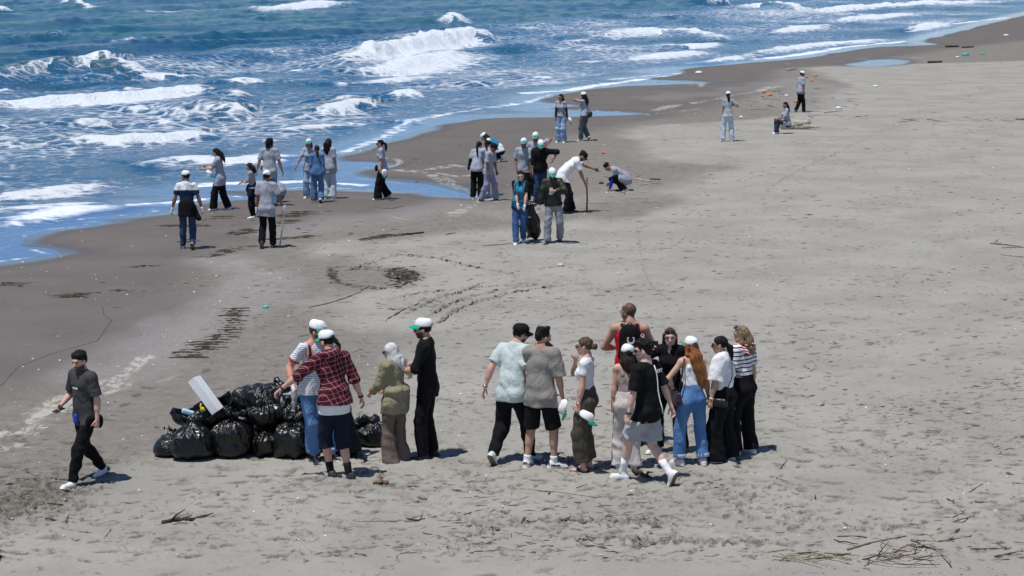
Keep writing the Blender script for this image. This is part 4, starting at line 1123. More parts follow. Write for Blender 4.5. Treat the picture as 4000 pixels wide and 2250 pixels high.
    # ---- upper garment(s)
    def upper(t, nm):
        e = t.get('ease', .016) * .82 * s; Q = []
        hemd = t.get('hem', .10); fl = t.get('flare', .0) * s
        base = pc + Rp @ V3(0, 0, -hemd) * s if not t.get('crop') else pc + Rp @ V3(0, 0, t['crop']) * s
        if t.get('crop'):
            Q.append(Pr(wa, base, (.132 if not f_ else .115) * sw + e, (.138 if not f_ else .122) * sw + e, sm=.04, flat=True, **tm(Rw, 1, .76)))
        else:
            Q.append(Pr(pc + Rp @ V3(0, -.004, .06) * s, base, (.138 if not f_ else .136) * sw + e, (.150 if not f_ else .158) * sw + e + fl, sm=.04, flat=True, **tm(Rp, 1, .78)))
            Q.append(Pr(P[1].a, P[1].b, P[1].ra + e, P[1].rb + e, M=P[1].M, k=P[1].k, sm=.05))
        Q.append(P[2].fat(e)); Q.append(P[3].fat(e * .8 if not t.get('tank') else e * .6))
        if belly > 0: Q.append(P[4].fat(e))
        untuck = hemd > -.02 and not t.get('crop')
        eb = max(e, .016 * s) + .006
        if under and t is top: e += .008; eb += .024
        if untuck:
            Q[0] = Pr(pc + Rp @ V3(0, -.004, .06) * s, base, (.138 if not f_ else .136) * sw + eb, (.150 if not f_ else .160) * sw + eb + fl, sm=.04, **tm(Rp, 1, .80))
            Q[1] = Pr(P[1].a, P[1].b, P[1].ra + eb, P[1].rb + e, M=P[1].M, k=P[1].k, sm=.05)
            for i, sg in enumerate((-1, 1)):
                Q.append(Pr(pc + Rp @ V3(sg * .065, -.046, -.055) * s, pc + Rp @ V3(sg * .068, -.050, -.05) * s, (.074 if f_ else .066) * sw + eb, sm=.05))
                Q.append(Pr(hips[i], hips[i] + (kn[i] - hips[i]) * min(.8, (hemd + .1) / .42), (.094 if f_ else .088) * sw + eb - .004, (.088 if f_ else .082) * sw + eb, sm=.05))
        hemN = None
        if untuck: hemN = (len(Q), base, Rp @ V3(0, 0, 1))
        for i, sg in enumerate((-1, 1)):
            ci = 4 + (1 if belly > 0 else 0) + i * 12
            if f_ or True: Q.append(P[ci + 2].fat(e * .8))
            if t.get('tank'):
                w_ = t['tank']
                Q.append(Pr(ch + Rc @ V3(sg * w_, .055, .06) * s, sho[i] + Rc @ V3(-sg * (shw - (w_ + .01) * s), .0, .05 * s), .030 * s, .026 * s, sm=.02))
                Q.append(Pr(sho[i] + Rc @ V3(-sg * (shw - (w_ + .01) * s), .0, .05 * s), ch + Rc @ V3(sg * w_ * .9, -.075, .05) * s, .026 * s, .032 * s, sm=.02))
                continue
            Q.append(P[ci].fat(e * .9)); Q.append(Pr(P[ci + 1].a + Rn @ V3(0, 0, -.03) * s, P[ci + 1].b, P[ci + 1].ra + e * .4, P[ci + 1].rb + e * .8, sm=.04))
            sl = t.get('sleeve', .6); sr = t.get('sr', .010) * s; aw = s * (.55 + .38 * W) * (.90 if f_ else 1)
            if sl <= 1.0:
                Q.append(Pr(sho[i], sho[i] + (el[i] - sho[i]) * sl, .055 * aw + e, .050 * aw + e + sr, sm=.025, flat=True))
            else:
                Q.append(Pr(sho[i], el[i], .055 * aw + e, .046 * aw + e * .8, sm=.025))
                Q.append(Pr(el[i], el[i] + (wr[i] - el[i]) * (sl - 1), .046 * aw + e * .8, .034 * aw + e * .7 + sr * .5, sm=.025, flat=True))
        if t.get('collar'):
            Q.append(Pr(nb_ + Rn @ V3(0, -.012, -.01) * s, nb_ + Rn @ V3(0, -.006, .036) * s, (.060 if f_ else .068) * s, (.056 if f_ else .064) * s, sm=.012, flat=True))
        if t.get('hood'):
            Q.append(Pr(nb_ + Rn @ V3(-.06, -.065, .0) * s, nb_ + Rn @ V3(.06, -.065, .0) * s, .05 * s, sm=.03)); Q.append(Pr(nb_ + Rn @ V3(0, -.085, -.02) * s, nb_ + Rn @ V3(0, -.09, -.10) * s, .065 * s, .03 * s, sm=.04))
            Q.append(Pr(nb_ + Rn @ V3(-.075, .0, .0) * s, nb_ + Rn @ V3(-.06, -.06, .01) * s, .034 * s, sm=.03)); Q.append(Pr(nb_ + Rn @ V3(.075, .0, .0) * s, nb_ + Rn @ V3(.06, -.06, .01) * s, .034 * s, sm=.03))
        for pr in t.get('add', ()): Q.append(pr(ctx))
        cuts = [(p, n) for p, n in (c(ctx) for c in t.get('cuts', ()))]
        neck = t.get('neck')
        if neck == 'v': Q.append(Pr(nb_ + Rc @ V3(0, .10, .02) * s, nb_ + Rc @ V3(0, .115, -.10) * s, .055 * s, .004, sub=True, sm=.01))
        if neck == 'scoop': Q.append(Pr(nb_ + Rc @ V3(0, .06, .03) * s, nb_ + Rc @ V3(0, .11, -.05) * s, .075 * s, .05 * s, sub=True, sm=.01))
        if t.get('back') == 'open': Q.append(Pr(ch + Rc @ V3(0, -.16, .03) * s, ch + Rc @ V3(0, -.155, .06) * s, .072 * s, sub=True, sm=.012))
        V, F = grow(Q, gh, wrinkle=wr_top(t.get('wr', .006)), cuts=cuts, hem=hemN)
        me = mesh_np(nm, V, F)
        if t.get('colfn'): cattr(me, 'col', t['colfn'](V, ctx))
        return link(nm, me, t['mat'], root)
    if under: upper(under, under.get('name', 'undershirt'))
    if top: ctx['top'] = upper(top, top.get('name', 'shirt'))
    # ---- shoes and socks
    for i in (0, 1):
        st = shoes if not isinstance(shoes, (tuple, list)) else shoes[i]
        if st == 'none': break
        Rf = ftM[i]; a_ = ank[i]; q = lambda *v: a_ + Rf @ V3(*v) * s
        sz = (.92 if f_ else 1.0)
        if st == 'sandal':
            Q = [Pr(q(0, -.06, -.075), q(0, .15 * sz, -.077), .036 * s, .042 * s, M=Rf, k=(1, 1, .28), sm=.01), Pr(q(-.04, .03, -.05), q(.04, .07, -.04), .016 * s, sm=.01), Pr(q(.04, .03, -.05), q(-.04, .07, -.04), .016 * s, sm=.01)]
            V, F = grow(Q, .010 if not far else .016); cv = np.tile((.03, .018, .014), (len(V), 1))
        else:
            Q = [Pr(q(0, -.045, -.05), q(0, .02, -.045), .042 * s, .043 * s, M=Rf, k=(.98, 1, 1), sm=.03),
                 Pr(q(0, .0, -.045), q(0, .135 * sz, -.062), .044 * s, .037 * s, M=Rf, k=(1.04, 1, .85), sm=.03),
                 Pr(q(0, -.02, -.03), q(0, -.012, .022 if st in ('high', 'boot') else .004), .043 * s, .043 * s, sm=.02, flat=True),
                 Pr(q(0, -.055, -.078), q(0, .15 * sz, -.078), .040 * s, .043 * s, M=Rf, k=(1.05, 1, .34), sm=.012)]
            V, F = grow(Q, .010 if not far else .015, cuts=[(q(0, 0, -.0865), Rf @ V3(0, 0, 1))])
            lz = ((V - a_) @ Rf) / s
            main, sole, acc = {'white': ((.78, .78, .77), (.74, .73, .70), None), 'high': ((.78, .79, .77), (.74, .74, .72), None), 'black': ((.012, .012, .013), (.015, .015, .016), None), 'blackwhite': ((.014, .014, .016), (.80, .80, .80), 'strip'),
                               'whiteblack': ((.80, .81, .82), (.78, .79, .8), 'heel'), 'swoosh': ((.80, .80, .80), (.80, .80, .79), 'swoosh'), 'mint': ((.60, .68, .66), (.66, .70, .68), None), 'boot': ((.035, .030, .022), (.02, .018, .015), None),
                               'grey': ((.09, .09, .092), (.5, .5, .5), None), 'cream': ((.62, .58, .52), (.66, .63, .58), None), 'pinkwhite': ((.74, .66, .70), (.72, .68, .70), None), 'conv': ((.016, .016, .018), (.78, .77, .75), 'lace')}[st]
            cv = np.tile(main, (len(V), 1)); cv[lz[:, 2] < -.062] = sole
            und = lz[:, 2] < -.080; cv[und] = (.16, .11, .07) if st in ('high', 'mint') else (.10, .10, .10)
            if acc == 'heel': cv[(lz[:, 1] < -.02) & (lz[:, 2] > -.07) & (lz[:, 2] < -.025)] = (.02, .02, .022)
            if acc == 'swoosh': cv[(np.abs(lz[:, 0]) > .022) & (np.abs(lz[:, 2] + .048 - .12 * (.03 - lz[:, 1])) < .011) & (lz[:, 1] > -.05) & (lz[:, 1] < .07)] = (.015, .015, .017); cv[(lz[:, 1] < -.06) & (lz[:, 2] > -.04)] = (.015, .015, .017)
            if acc == 'strip':
                cv[(np.abs(lz[:, 0]) > .02) & (np.mod(lz[:, 1] + .5 * lz[:, 2], .026) < .012) & (lz[:, 1] > .0) & (lz[:, 1] < .075) & (lz[:, 2] < -.02) & (lz[:, 2] > -.062)] = (.78, .78, .78)
            if acc == 'lace': cv[(np.abs(lz[:, 0]) < .02) & (lz[:, 1] > .02) & (np.mod(lz[:, 1], .02) < .009) & (lz[:, 2] > -.05)] = (.75, .75, .73)
        me = mesh_np('shoe', V, F); cattr(me, 'col', cv); link('shoe', me, mat_shoe(), root)
        if sock:
            d = unit(kn[i] - a_); L = sock.get('h', .12) * s
            V, F = tube([a_ - d * .03 * s, a_ + d * .02 * s, a_ + d * L * .6, a_ + d * L, a_ + d * (L + .002)], [.046 * s, .044 * s, .046 * s, .050 * s, .03 * s], 12)
            me = mesh_poly('sock', V, F); link('sock', me, sock['mat'], root)
    ca, sa = math.cos(R(yaw)), math.sin(R(yaw))
    for i in (0, 1):             # soles press into the sand; scuffed prints around
        v = ank[i] + ftM[i] @ V3(0, .04, 0) * s
        if ank[i][2] < .2 * s: stamp(x + v[0] * ca - v[1] * sa, y + v[0] * sa + v[1] * ca, .07, .17, R(yaw) + R(feet[i].get('yaw', 0)), .010, .5, 1.6)
    if not far:
        for k in range(11):
            stamp(x + rs.normal(0, .55), y + rs.normal(0, .8), .05 * rs.uniform(.8, 1.2), .13 * rs.uniform(.8, 1.2), rs.normal(0, 1.2), rs.uniform(.006, .013), rs.choice([0, .3, .7]), .6)
    # ---- hair
    if hair: ctx['hair'] = make_hair(ctx, hair, cap is not None, seed)
    if cap:
        cs, tilt, cy = cap if isinstance(cap, tuple) else (cap, -4, 0)
        Rk = Rh @ rot('z', cy) @ rot('x', tilt)
        make_cap('cap', root, M4(Rk * hk * 1.03, hd(0, -.014, .048)), cs)
    if glasses:
        gm = mat_plain('sunglass_lens', (.012, .011, .012), .12, .6) if glasses != 'brown' else mat_plain('brown_lens', (.10, .045, .015), .12, .6)
        yy, zz_ = (.094, .004) if glasses != 'top' else (.070, .098)
        g0 = None
        for sg in (-1, 1):
            V, F = tube([hd(sg * .012, yy + .004, zz_), hd(sg * .034, yy + .002, zz_), hd(sg * .054, yy - .008, zz_)], [.014 * hk, .021 * hk, .015 * hk], 8, .9)
            Vg = V; o = link('lens', mesh_poly('lens', Vg, F), gm, root) if g0 is None else link('lens', mesh_poly('lens', Vg, F), gm, root)
            V, F = tube([hd(sg * .055, yy - .01, zz_ + .008), hd(sg * .078, yy - .05, zz_ + .010), hd(sg * .082, yy - .10, zz_ + .006)], .0045 * hk, 5)
            link('temple', mesh_poly('temple', V, F), mat_plain('glasses_frame', (.012, .011, .010), .3), root)
    if extra: extra(ctx)
    return ctx
def mat_shoe():
    if 'shoe' in _mats: return _mats['shoe']
    m = NT('shoe_fabric'); co = m.coord()
    c = m.mix(m.ramp(m.noise(co, 30, 4), .45, .75, 0, .30), m.attr('col', 'Color'), (.30, .27, .23))
    m.P(Base_Color=c, Roughness=.65, Normal=m.bump(m.noise(co, 60, 3), .2, .004)); _mats['shoe'] = m.m; return m.m

def make_hair(c, hr, capped, seed):
    hd, hk, Rh, s, far = c['hd'], c['hk'], c['Rh'], c['s'], c['far']
    st = hr['s']; mat = mat_hair('hair_' + hr['c'], *HAIRC[hr['c']]); hres = .0085 if not far else .015
    vol = hr.get('vol', 1.0); Q = []
    if st in ('buzz',): return None
    n = Rh @ unit(V3(0, -.14, .175)); p0 = hd(0, .088, .058 if capped else .070)
    e = 1.0 if capped else (.985 if st == 'short' else 1.02) * vol
    Q.append(Pr(hd(0, -.018, .034), hd(0, -.018, .0341), .092 * hk * e, M=Rh, k=(.90, 1.1, 1.0), sm=.02))
    cuts = [(p0, n)]
    if st == 'short' and not capped:
        Q.append(Pr(hd(-.035, .045, .098), hd(.035, .045, .098), .036 * hk, sm=.03)); Q.append(Pr(hd(-.04, -.03, .105), hd(.04, -.03, .105), .046 * hk, sm=.04))
        for sg in (-1, 1): Q.append(Pr(hd(sg * .066, .02, .075), hd(sg * .068, -.04, .07), .022 * hk, sm=.03))
    if st in ('curly',):
        for k in range(34):
            a = rs.uniform(0, 2 * PI); b = rs.uniform(.25, 1.5)
            v = V3(.088 * math.cos(a) * math.cos(b), .105 * math.sin(a) * math.cos(b) - .012, .05 + .085 * math.sin(b))
            Q.append(Pr(hd(*v), hd(*(v * 1.05)), rs.uniform(.018, .028) * hk, sm=.012))
    if st == 'quiff': Q.append(Pr(hd(-.03, .07, .105), hd(.04, .03, .125), .035 * hk, .035 * hk, sm=.03)); Q.append(Pr(hd(-.04, -.04, .11), hd(.04, -.04, .11), .04 * hk, sm=.03))
    parts = [grow(Q, hres, wrinkle=lambda X, Y, Z: .006 * vnoise(X * 60, Y * 60, Z * 30, seed) + .007 * vnoise(X * 24, Y * 24, Z * 18, seed + 2), cuts=cuts)]
    T = []
    ps = hr.get('path')
    if st == 'long':                     # falls from the crown over the back; path in head space, metres
        ps = ps or [(0, -.085, .02), (0, -.11, -.10), (.0, -.12, -.24), (.02, -.13, -.36)]
        ws = hr.get('w', [.072, .078, .070, .030])
        for a, b, ra, rb in zip(ps[:-1], ps[1:], ws[:-1], ws[1:]): T.append(Pr(hd(*a), hd(*b), ra * hk, rb * hk, M=Rh, k=(1.05, .55, 1), sm=.03))
        if not hr.get('noside'):
            for sg in (-1, 1):
                T.append(Pr(hd(sg * .074, -.022, .03), hd(sg * .078, -.045, -.10), .030 * hk, .030 * hk, sm=.025)); T.append(Pr(hd(sg * .078, -.045, -.10), hd(sg * .05 + ps[2][0] * .5, -.08, -.20), .030 * hk, .026 * hk, sm=.025))
    elif st == 'pony':
        ps = ps or [(0, -.105, .03), (.01, -.15, -.02), (.02, -.15, -.12), (.03, -.14, -.24)]
        ws = hr.get('w', [.024, .034, .032, .012])
        for a, b, ra, rb in zip(ps[:-1], ps[1:], ws[:-1], ws[1:]): T.append(Pr(hd(*a), hd(*b), ra * hk, rb * hk, sm=.02))
    elif st == 'bun':
        for k in range(9):
            a = rs.uniform(0, 6.28); b = rs.uniform(-1, 1)
            T.append(Pr(hd(.022 * math.cos(a), -.125 + .02 * math.sin(a), .0 + .022 * b), hd(.024 * math.cos(a + 1), -.125 + .024 * math.sin(a + 1), .01 + .022 * b), .022 * hk, sm=.008))
    elif st == 'bob':
        for sg in (-1, 1): T.append(Pr(hd(sg * .070, -.02, .02), hd(sg * .078, -.03, -.09), .034 * hk, .026 * hk, sm=.03))
        T.append(Pr(hd(0, -.085, .0), hd(0, -.085, -.085), .075 * hk, .06 * hk, M=Rh, k=(1, .5, 1), sm=.03))
    if T:
        parts.append(grow(T, hres, wrinkle=lambda X, Y, Z: .007 * vnoise(X * 55 + 9 * Z, Y * 55, Z * 7, seed) + .006 * vnoise(X * 20, Y * 20 + 3 * Z, Z * 9, seed + 1)))
    V, F = join(parts)
    o = link('hair', mesh_np('hair', V, F), mat, c['root'])
    return o
# ================================================================== the people on the beach
GREYT = mat_cloth('grey_polo_cotton', (.36, .385, .455)); GREYD = mat_cloth('grey_tee_cotton', (.35, .365, .41))
BLK = mat_cloth('black_cotton', (.007, .007, .008), fs=.5); BLKW = mat_cloth('black_trouser_cloth', (.006, .006, .007), fs=.7, fold=(1, 1, .35))
NAVY = mat_cloth('navy_cloth', (.008, .014, .032)); CHAR = mat_cloth('charcoal_tee_cotton', (.058, .057, .058))
WHT = mat_cloth('white_cotton', (.80, .80, .81), fs=.45)
JEAN = mat_cloth('blue_denim', (.055, .150, .35), (.13, .27, .50), 'denim'); JEANL = mat_cloth('light_denim', (.22, .33, .50), (.40, .52, .66), 'denim'); JEAND = mat_cloth('dark_denim', (.012, .028, .075), (.030, .060, .13), 'denim')
JEANP = mat_cloth('pale_denim', (.46, .54, .62), (.60, .66, .72), 'denim'); JEANG = mat_cloth('grey_denim', (.06, .075, .09), (.13, .15, .17), 'denim'); CUFF = mat_cloth('denim_inside', (.40, .50, .62))
TAUPE = mat_cloth('taupe_cotton', (.27, .25, .225)); MINT = mat_cloth('mint_cotton', (.53, .60, .59)); OLIVP = mat_cloth('olive_linen', (.078, .068, .052), fs=.9, fold=(1, 1, .25)); KHAKI = mat_cloth('khaki_shirt_cloth', (.27, .245, .155), fs=.9)
MOCHA = mat_cloth('mocha_corduroy', (.155, .118, .100), fs=.7, fold=(1, 1, .3)); CREAM = mat_cloth('cream_cloth', (.56, .51, .49), fs=.7, fold=(1, 1, .3)); BEIGE = mat_cloth('beige_knit', (.33, .27, .245))
LGREY = mat_cloth('light_grey_jersey', (.37, .37, .39)); RED = mat_cloth('red_mesh', (.50, .008, .018)); PLAID = mat_cloth('burgundy_plaid', (.110, .009, .022), (.50, .28, .29), 'plaid'); HIJ = mat_cloth('pale_grey_scarf_cloth', (.66, .63, .63), fs=1.0, fold=(1, 1, .3))
STR1 = mat_cloth('fine_stripe_jersey', (.76, .76, .78), (.20, .22, .38), 'stripes', per=.024, dut=.26); STR2 = mat_cloth('breton_stripe_jersey', (.76, .76, .77), (.010, .012, .03), 'stripes', per=.052, dut=.30)
LAV = mat_cloth('lavender_grey_cloth', (.27, .29, .40)); STONE = mat_cloth('stone_grey_cloth', (.24, .26, .29)); VEST = mat_cloth('turquoise_vest_cloth', (.010, .235, .40), fs=.6, rough=.6); OLIVJ = mat_cloth('two_tone_jacket_shell', (.03, .03, .02), kind='attr', rough=.55, spec=.4, fs=.9); POLOB = mat_cloth('colour_block_jersey', WHITE, kind='attr')
DENJ = mat_cloth('jacket_denim', (.050, .125, .27), (.10, .20, .38), 'denim'); TEES = mat_cloth('black_logo_cotton', (.008, .008, .009)); WSOCK = mat_cloth('white_sock_knit', (.78, .78, .78), (.02, .28, .42), 'stripes', per=.30, dut=.0); BSOCK = mat_cloth('black_sock_knit', (.012, .012, .013))
GLOVE = mat_plain('latex_glove', (.62, .60, .60), .5); REDC = mat_cloth('red_rib_knit', (.50, .012, .02)); PHONE = mat_plain('phone_glass', (.010, .011, .013), .12, .6); PHW = mat_plain('phone_silver', (.55, .55, .58), .3); GOLD = mat_plain('brass', (.55, .38, .14), .3, .5, .9); STRAPM = mat_plain('black_strap_web', (.010, .010, .012), .6)
PURP = mat_plain('aubergine_leather', (.030, .012, .022), .4, .5)
PH = lambda: None

def wp(c, v):
    """point in a person's own space -> place on the beach"""
    a = R(c['yaw']); return Vector((c['x'] + v[0] * math.cos(a) - v[1] * math.sin(a), c['y'] + v[0] * math.sin(a) + v[1] * math.cos(a), c['z'] + v[2]))
def slab(name, w, d, h, mat, bev=.006):
    import bmesh
    bm = bmesh.new(); bmesh.ops.create_cube(bm, size=1)
    for v in bm.verts: v.co = Vector((v.co.x * w, v.co.y * d, v.co.z * h))
    bmesh.ops.bevel(bm, geom=bm.edges[:], offset=bev, segments=2, affect='EDGES'); me = bpy.data.meshes.new(name); bm.to_mesh(me); bm.free(); me.materials.append(mat); return me
def phone(c, i, label, mat=None, up=True, tilt=0):
    """a phone held in hand i"""
    p = c['wr'][i] + c['hdM'][i] @ V3(0, .085, -.030) * c['s']; q = wp(c, p)
    o = link('phone', slab('phone', .078, .010, .155, mat or PHONE, .004)); o.location = q
    o.rotation_euler = (R(tilt), 0, R(c['yaw'])); tag(o, label, 'phone')
    s_ = link('screen', slab('screen', .070, .002, .145, PHONE, .0008), None, o, (0, -.0058, 0))
    return o
def held_cap(c, i, label, rots, off=(0, 0, -.06)):
    p = wp(c, c['wr'][i] + c['hdM'][i] @ V3(0, .075, 0) * c['s']); M = Matrix.Identity(4)
    for ax, dg in rots: M = Matrix.Rotation(R(dg), 4, ax) @ M
    o = make_cap('cap', None, Matrix.Translation(p + Vector(off)) @ M @ Matrix.Scale(.92, 4), 'white')
    tag(o, label, 'cap', 'white caps with green brims carried in the hand'); return o
def glove(c, i):
    fd = unit(c['wr'][i] - c['el'][i]); hM = c['hdM'][i]; w = c['wr'][i]; s = c['s']
    Q = [Pr(w - fd * .03 * s, w + fd * .01 * s, .034 * s, .034 * s, sm=.01, flata=True), Pr(w + fd * .01 * s, w + fd * .085 * s, .041 * s, .046 * s, M=hM, k=(1, 1, .5), sm=.01)]
    V, F = grow(Q, .012); link('glove', mesh_np('glove', V, F), GLOVE, c['root'])
def watch(c, i, mat=None):
    fd = unit(c['wr'][i] - c['el'][i]); w = c['wr'][i] - fd * .015; s = c['s']
    V, F = tube([w - fd * .012, w - fd * .011, w + fd * .011, w + fd * .012], [.026 * s, .033 * s, .033 * s, .026 * s], 10); link('watch', mesh_poly('watch', V, F), mat or STRAPM, c['root'])
def belt_line(c, pts, r, name, mat, k=1):
    V, F = tube(pts, r, 6, k); return link(name, mesh_poly(name, V, F), mat, c['root'])
def around(c, zoff, n=14, e=.02, R_='Rp', o='pc', w=.150, d=.115, a0=0, a1=360):
    return [c[o] + c[R_] @ V3((w * c['sw'] / c['s'] + e) * math.cos(R(a)), (d * c['sw'] / c['s'] + e) * math.sin(R(a)), zoff) * c['s'] for a in np.linspace(a0, a1, n)]
def text_part(c, txt, size, M, mat, parent=None, name='lettering'):
    cu = bpy.data.curves.new(name, 'FONT'); cu.body = txt; cu.size = size; cu.align_x = 'CENTER'; cu.align_y = 'CENTER'; cu.extrude = .002; cu.offset = .002
    ob = bpy.data.objects.new('tmp', cu); COL.objects.link(ob); bpy.context.view_layer.update()
    me = bpy.data.meshes.new_from_object(ob.evaluated_get(bpy.context.evaluated_depsgraph_get())); bpy.data.objects.remove(ob)
    me.materials.clear(); me.materials.append(mat); o = bpy.data.objects.new(name, me); COL.objects.link(o); o.parent = parent or c['root']; o.matrix_local = M; return o
def backM(c, x, z, out=.0, rz=0, front=False):
    """frame lying on the back (or chest) of a torso, text reading from outside"""
    Rc = c['Rc']; y = (-1 if not front else 1) * out
    p = c['ch'] + Rc @ V3(x, y, z) * c['s']
    ex = Rc @ V3(1 if not front else -1, 0, 0); ez = Rc @ V3(0, -1 if not front else 1, 0); ey = np.cross(ez, ex)
    return M4(np.stack([ex, ey, ez], 1) @ rot('z', rz), p)
def backpack_mesh(name, w=.30, d=.15, h=.44):
    Q = [Pr((0, 0, -.14), (0, 0, .12), .15, .135, k=(w / .30, d / .26, 1), sm=.04), Pr((0, -.05, -.12), (0, -.05, -.02), .11, .10, k=(w / .3, .55, 1), sm=.02)]
    V, F = grow(Q, .014, wrinkle=lambda X, Y, Z: .006 * vnoise(X * 12, Y * 12, Z * 12, 5)); return mesh_np(name, V, F)

# --- foreground ---------------------------------------------------------------------------------
def ex1(c):
    phone(c, 1, 'black phone held out by the man in charcoal tee', tilt=80)
    text_part(c, 'TIDON', .027, backM(c, -.03, .02, .155, front=True), WHT)
    V, F = grow([Pr((-.07, 0, .03), (.07, 0, .03), .05, k=(1, .6, 1), sm=.03), Pr((-.06, 0, -.03), (.06, 0, -.02), .06, k=(1, .5, 1), sm=.03)], .012, wrinkle=lambda X, Y, Z: .008 * vnoise(X * 20, Y * 20, Z * 20, 2))
    p = c['pc'] + c['Rp'] @ V3(-.19, .02, -.08) * c['s']; o = link('hip_pouch', mesh_np('hip_pouch', V, F), BLK, c['root'], p, (0, 0, R(80)))
    V, F = grow([Pr((0, 0, -.03), (0, 0, .035), .034, .026, sm=.02)], .009); link('blue_flask', mesh_np('blue_flask', V, F), mat_plain('blue_plastic', (.01, .03, .42), .25), c['root'], c['pc'] + c['Rp'] @ V3(-.04, .19, -.03) * c['s'])
person('bearded man in a charcoal t-shirt walking alone past the rubbish bags', 350, 1878, 142, dict(mat=CHAR, sleeve=.82, hem=.13, ease=.022, sr=.015), dict(mat=BLKW, hem=.050, ease=.010, wr=.008), H=1.68, build=1.05, belly=.5, skin='fair',
       hair=dict(s='short', c='black'), beard='y', head=(8, 6, 0), lean=3, feet=(dict(x=-.09, y=.36, yaw=0, lift=-8), dict(x=.09, y=-.33, lift=18, yaw=-4)), hands=((-.25, .05, .86), (.24, .22, 1.00)), shoes='whiteblack', extra=ex1, grip=(.9, .6))
def ex2(c):
    glove(c, 1)
    belt_line(c, [c['ch'] + c['Rc'] @ V3(*v) * c['s'] for v in ((.10, .02, .185), (.115, .10, .12), (.12, .125, .02), (.14, .10, -.10))], .016, 'shoulder_strap', NAVY, .4)
    V, F = tube([c['nb'] + c['Rn'] @ V3(.062 * math.cos(a), .062 * math.sin(a) - .005, .012 + .0 * a) * c['s'] for a in np.linspace(0, 6.28, 13)], .016, 6); link('collar', mesh_poly('collar', V, F), REDC, c['root'])
    for i in (0, 1):
        e = c['sho'][i] + (c['el'][i] - c['sho'][i]) * .62; d = unit(c['el'][i] - c['sho'][i]); V, F = tube([e - d * .012, e - d * .010, e + d * .010, e + d * .013], [.05, .074 * c['s'], .074 * c['s'], .05], 12); link('sleeve_band', mesh_poly('sleeve_band', V, F), REDC, c['root'])
person('red-bearded man in white cap and fine striped tee behind the bags', 1238, 1802, -152, dict(mat=STR1, sleeve=.62, hem=.10, ease=.008, wr=.004), dict(mat=JEAN, hem=.085, len=1.88, cuff=True, cuffmat=CUFF), H=1.84, build=1.1, skin='red', beard=(.20, .062, .024), hair=dict(s='short', c='brown'), cap=('white', -6, 0), glasses=True,
       lean=9, head=(38, 6, 0), hands=((-.22, .30, 1.02), (.36, .16, 1.02)), feet=(dict(x=-.20, y=0, yaw=25), dict(x=.02, y=-.05, yaw=-10)), shoes='conv', extra=ex2, shift=(.10, 0), grip=(.7, .8))
def ex3(c):
    watch(c, 0)
    watch(c, 1)
person('man in white cap and burgundy plaid hooded shirt reaching for a bottle', 1334, 1868, 22, dict(mat=PLAID, sleeve=1.12, hem=.045, hood=True, ease=.022, wr=.012, sr=.012, cuts=(lambda c: (c['pc'] + V3(.15, 0, -.10), unit(V3(-.42, .1, 1))),)), dict(mat=NAVY, len=1.30, hem=.088, ease=.018, wr=.008, name='shorts'), H=1.835, build=1.0,
       skin='fair', hair=dict(s='short', c='black'), cap=('white', 3, 0), lean=6, side=-4, shift=(-.05, 0), head=(28, 12, 0), hands=((-.66, .26, 1.05), (.27, .04, .93)), feet=(dict(x=-.10, y=.10, yaw=35), dict(x=.07, y=-.06, yaw=38)), shoes='blackwhite', sock=dict(mat=BSOCK, h=.12),
       under=dict(mat=WHT, sleeve=.3, hem=.16, ease=.003, wr=.003, name='undershirt'), extra=ex3, grip=(.45, .4), palms=((-.3, .2, .9), None))
def ex4(c):
    hd, s, hk = c['hd'], c['s'], c['hk']
    Q = [Pr(hd(0, -.018, .030), hd(0, -.018, .031), .102 * hk, M=c['Rh'], k=(.90, 1.08, 1.0), sm=.03), Pr(hd(0, .0, -.03), c['nb'] + V3(0, 0, .02), .082 * hk, .088 * hk, sm=.03), Pr(hd(0, .02, -.095), hd(0, .0, -.13), .07 * hk, .075 * hk, sm=.03),
         Pr(hd(0, -.06, -.06), hd(.02, -.10, -.16), .07 * hk, .085 * hk, sm=.04), Pr(hd(.02, -.10, -.16), hd(.08, -.15, -.27), .085 * hk, .075 * hk, M=c['Rh'], k=(1.1, .6, 1), sm=.04), Pr(hd(.08, -.15, -.27), hd(.14, -.18, -.40), .075 * hk, .055 * hk, M=c['Rh'], k=(1.2, .5, 1), sm=.04),
         Pr(hd(0, .13, .0), hd(0, .12, -.045), .064 * hk, .055 * hk, sub=True, sm=.012)]
    V, F = grow(Q, .010, wrinkle=lambda X, Y, Z: .008 * vnoise(X * 11 + Z * 9, Y * 11, Z * 9 - X * 10, 3) + .004 * (1 - 2 * np.abs(vnoise(X * 26, Y * 26, Z * 8, 4)))); link('headscarf', mesh_np('headscarf', V, F), HIJ, c['root'])
person('woman in pale grey headscarf, khaki blouse and mocha flared trousers', 1548, 1808, 48, dict(mat=KHAKI, sleeve=1.75, hem=.20, ease=.030, flare=.01, wr=.013, sr=.03, name='blouse', add=(lambda c: Pr(c['wa'] + V3(-.04, -.02, -.03), c['wa'] + V3(.05, -.02, -.035), .15, k=(1, .85, .6), sm=.03),)), dict(mat=MOCHA, hem=.125, kr=.08, drop=.05, ease=.016, wr=.008), H=1.55, sex='f', build=1.22, skin='fair', glasses=True,
       lean=4, head=(28, 10, 0), hands=((-.20, .30, 1.02), (.10, .32, 1.02)), shoes='cream', extra=ex4, grip=(.6, .6))
def ex5(c):
    watch(c, 0)
    o = link('paper_cup', mesh_poly('paper_cup', *tube([(0, 0, -.045), (0, 0, .045)], [.030, .038], 12)), mat_plain('paper_white', (.75, .74, .72), .7)); o.location = wp(c, (c['wr'][0] + c['wr'][1]) / 2 + V3(0, .07, .035)); tag(o, 'white paper cup in the hands of the man in black shirt', 'cup')
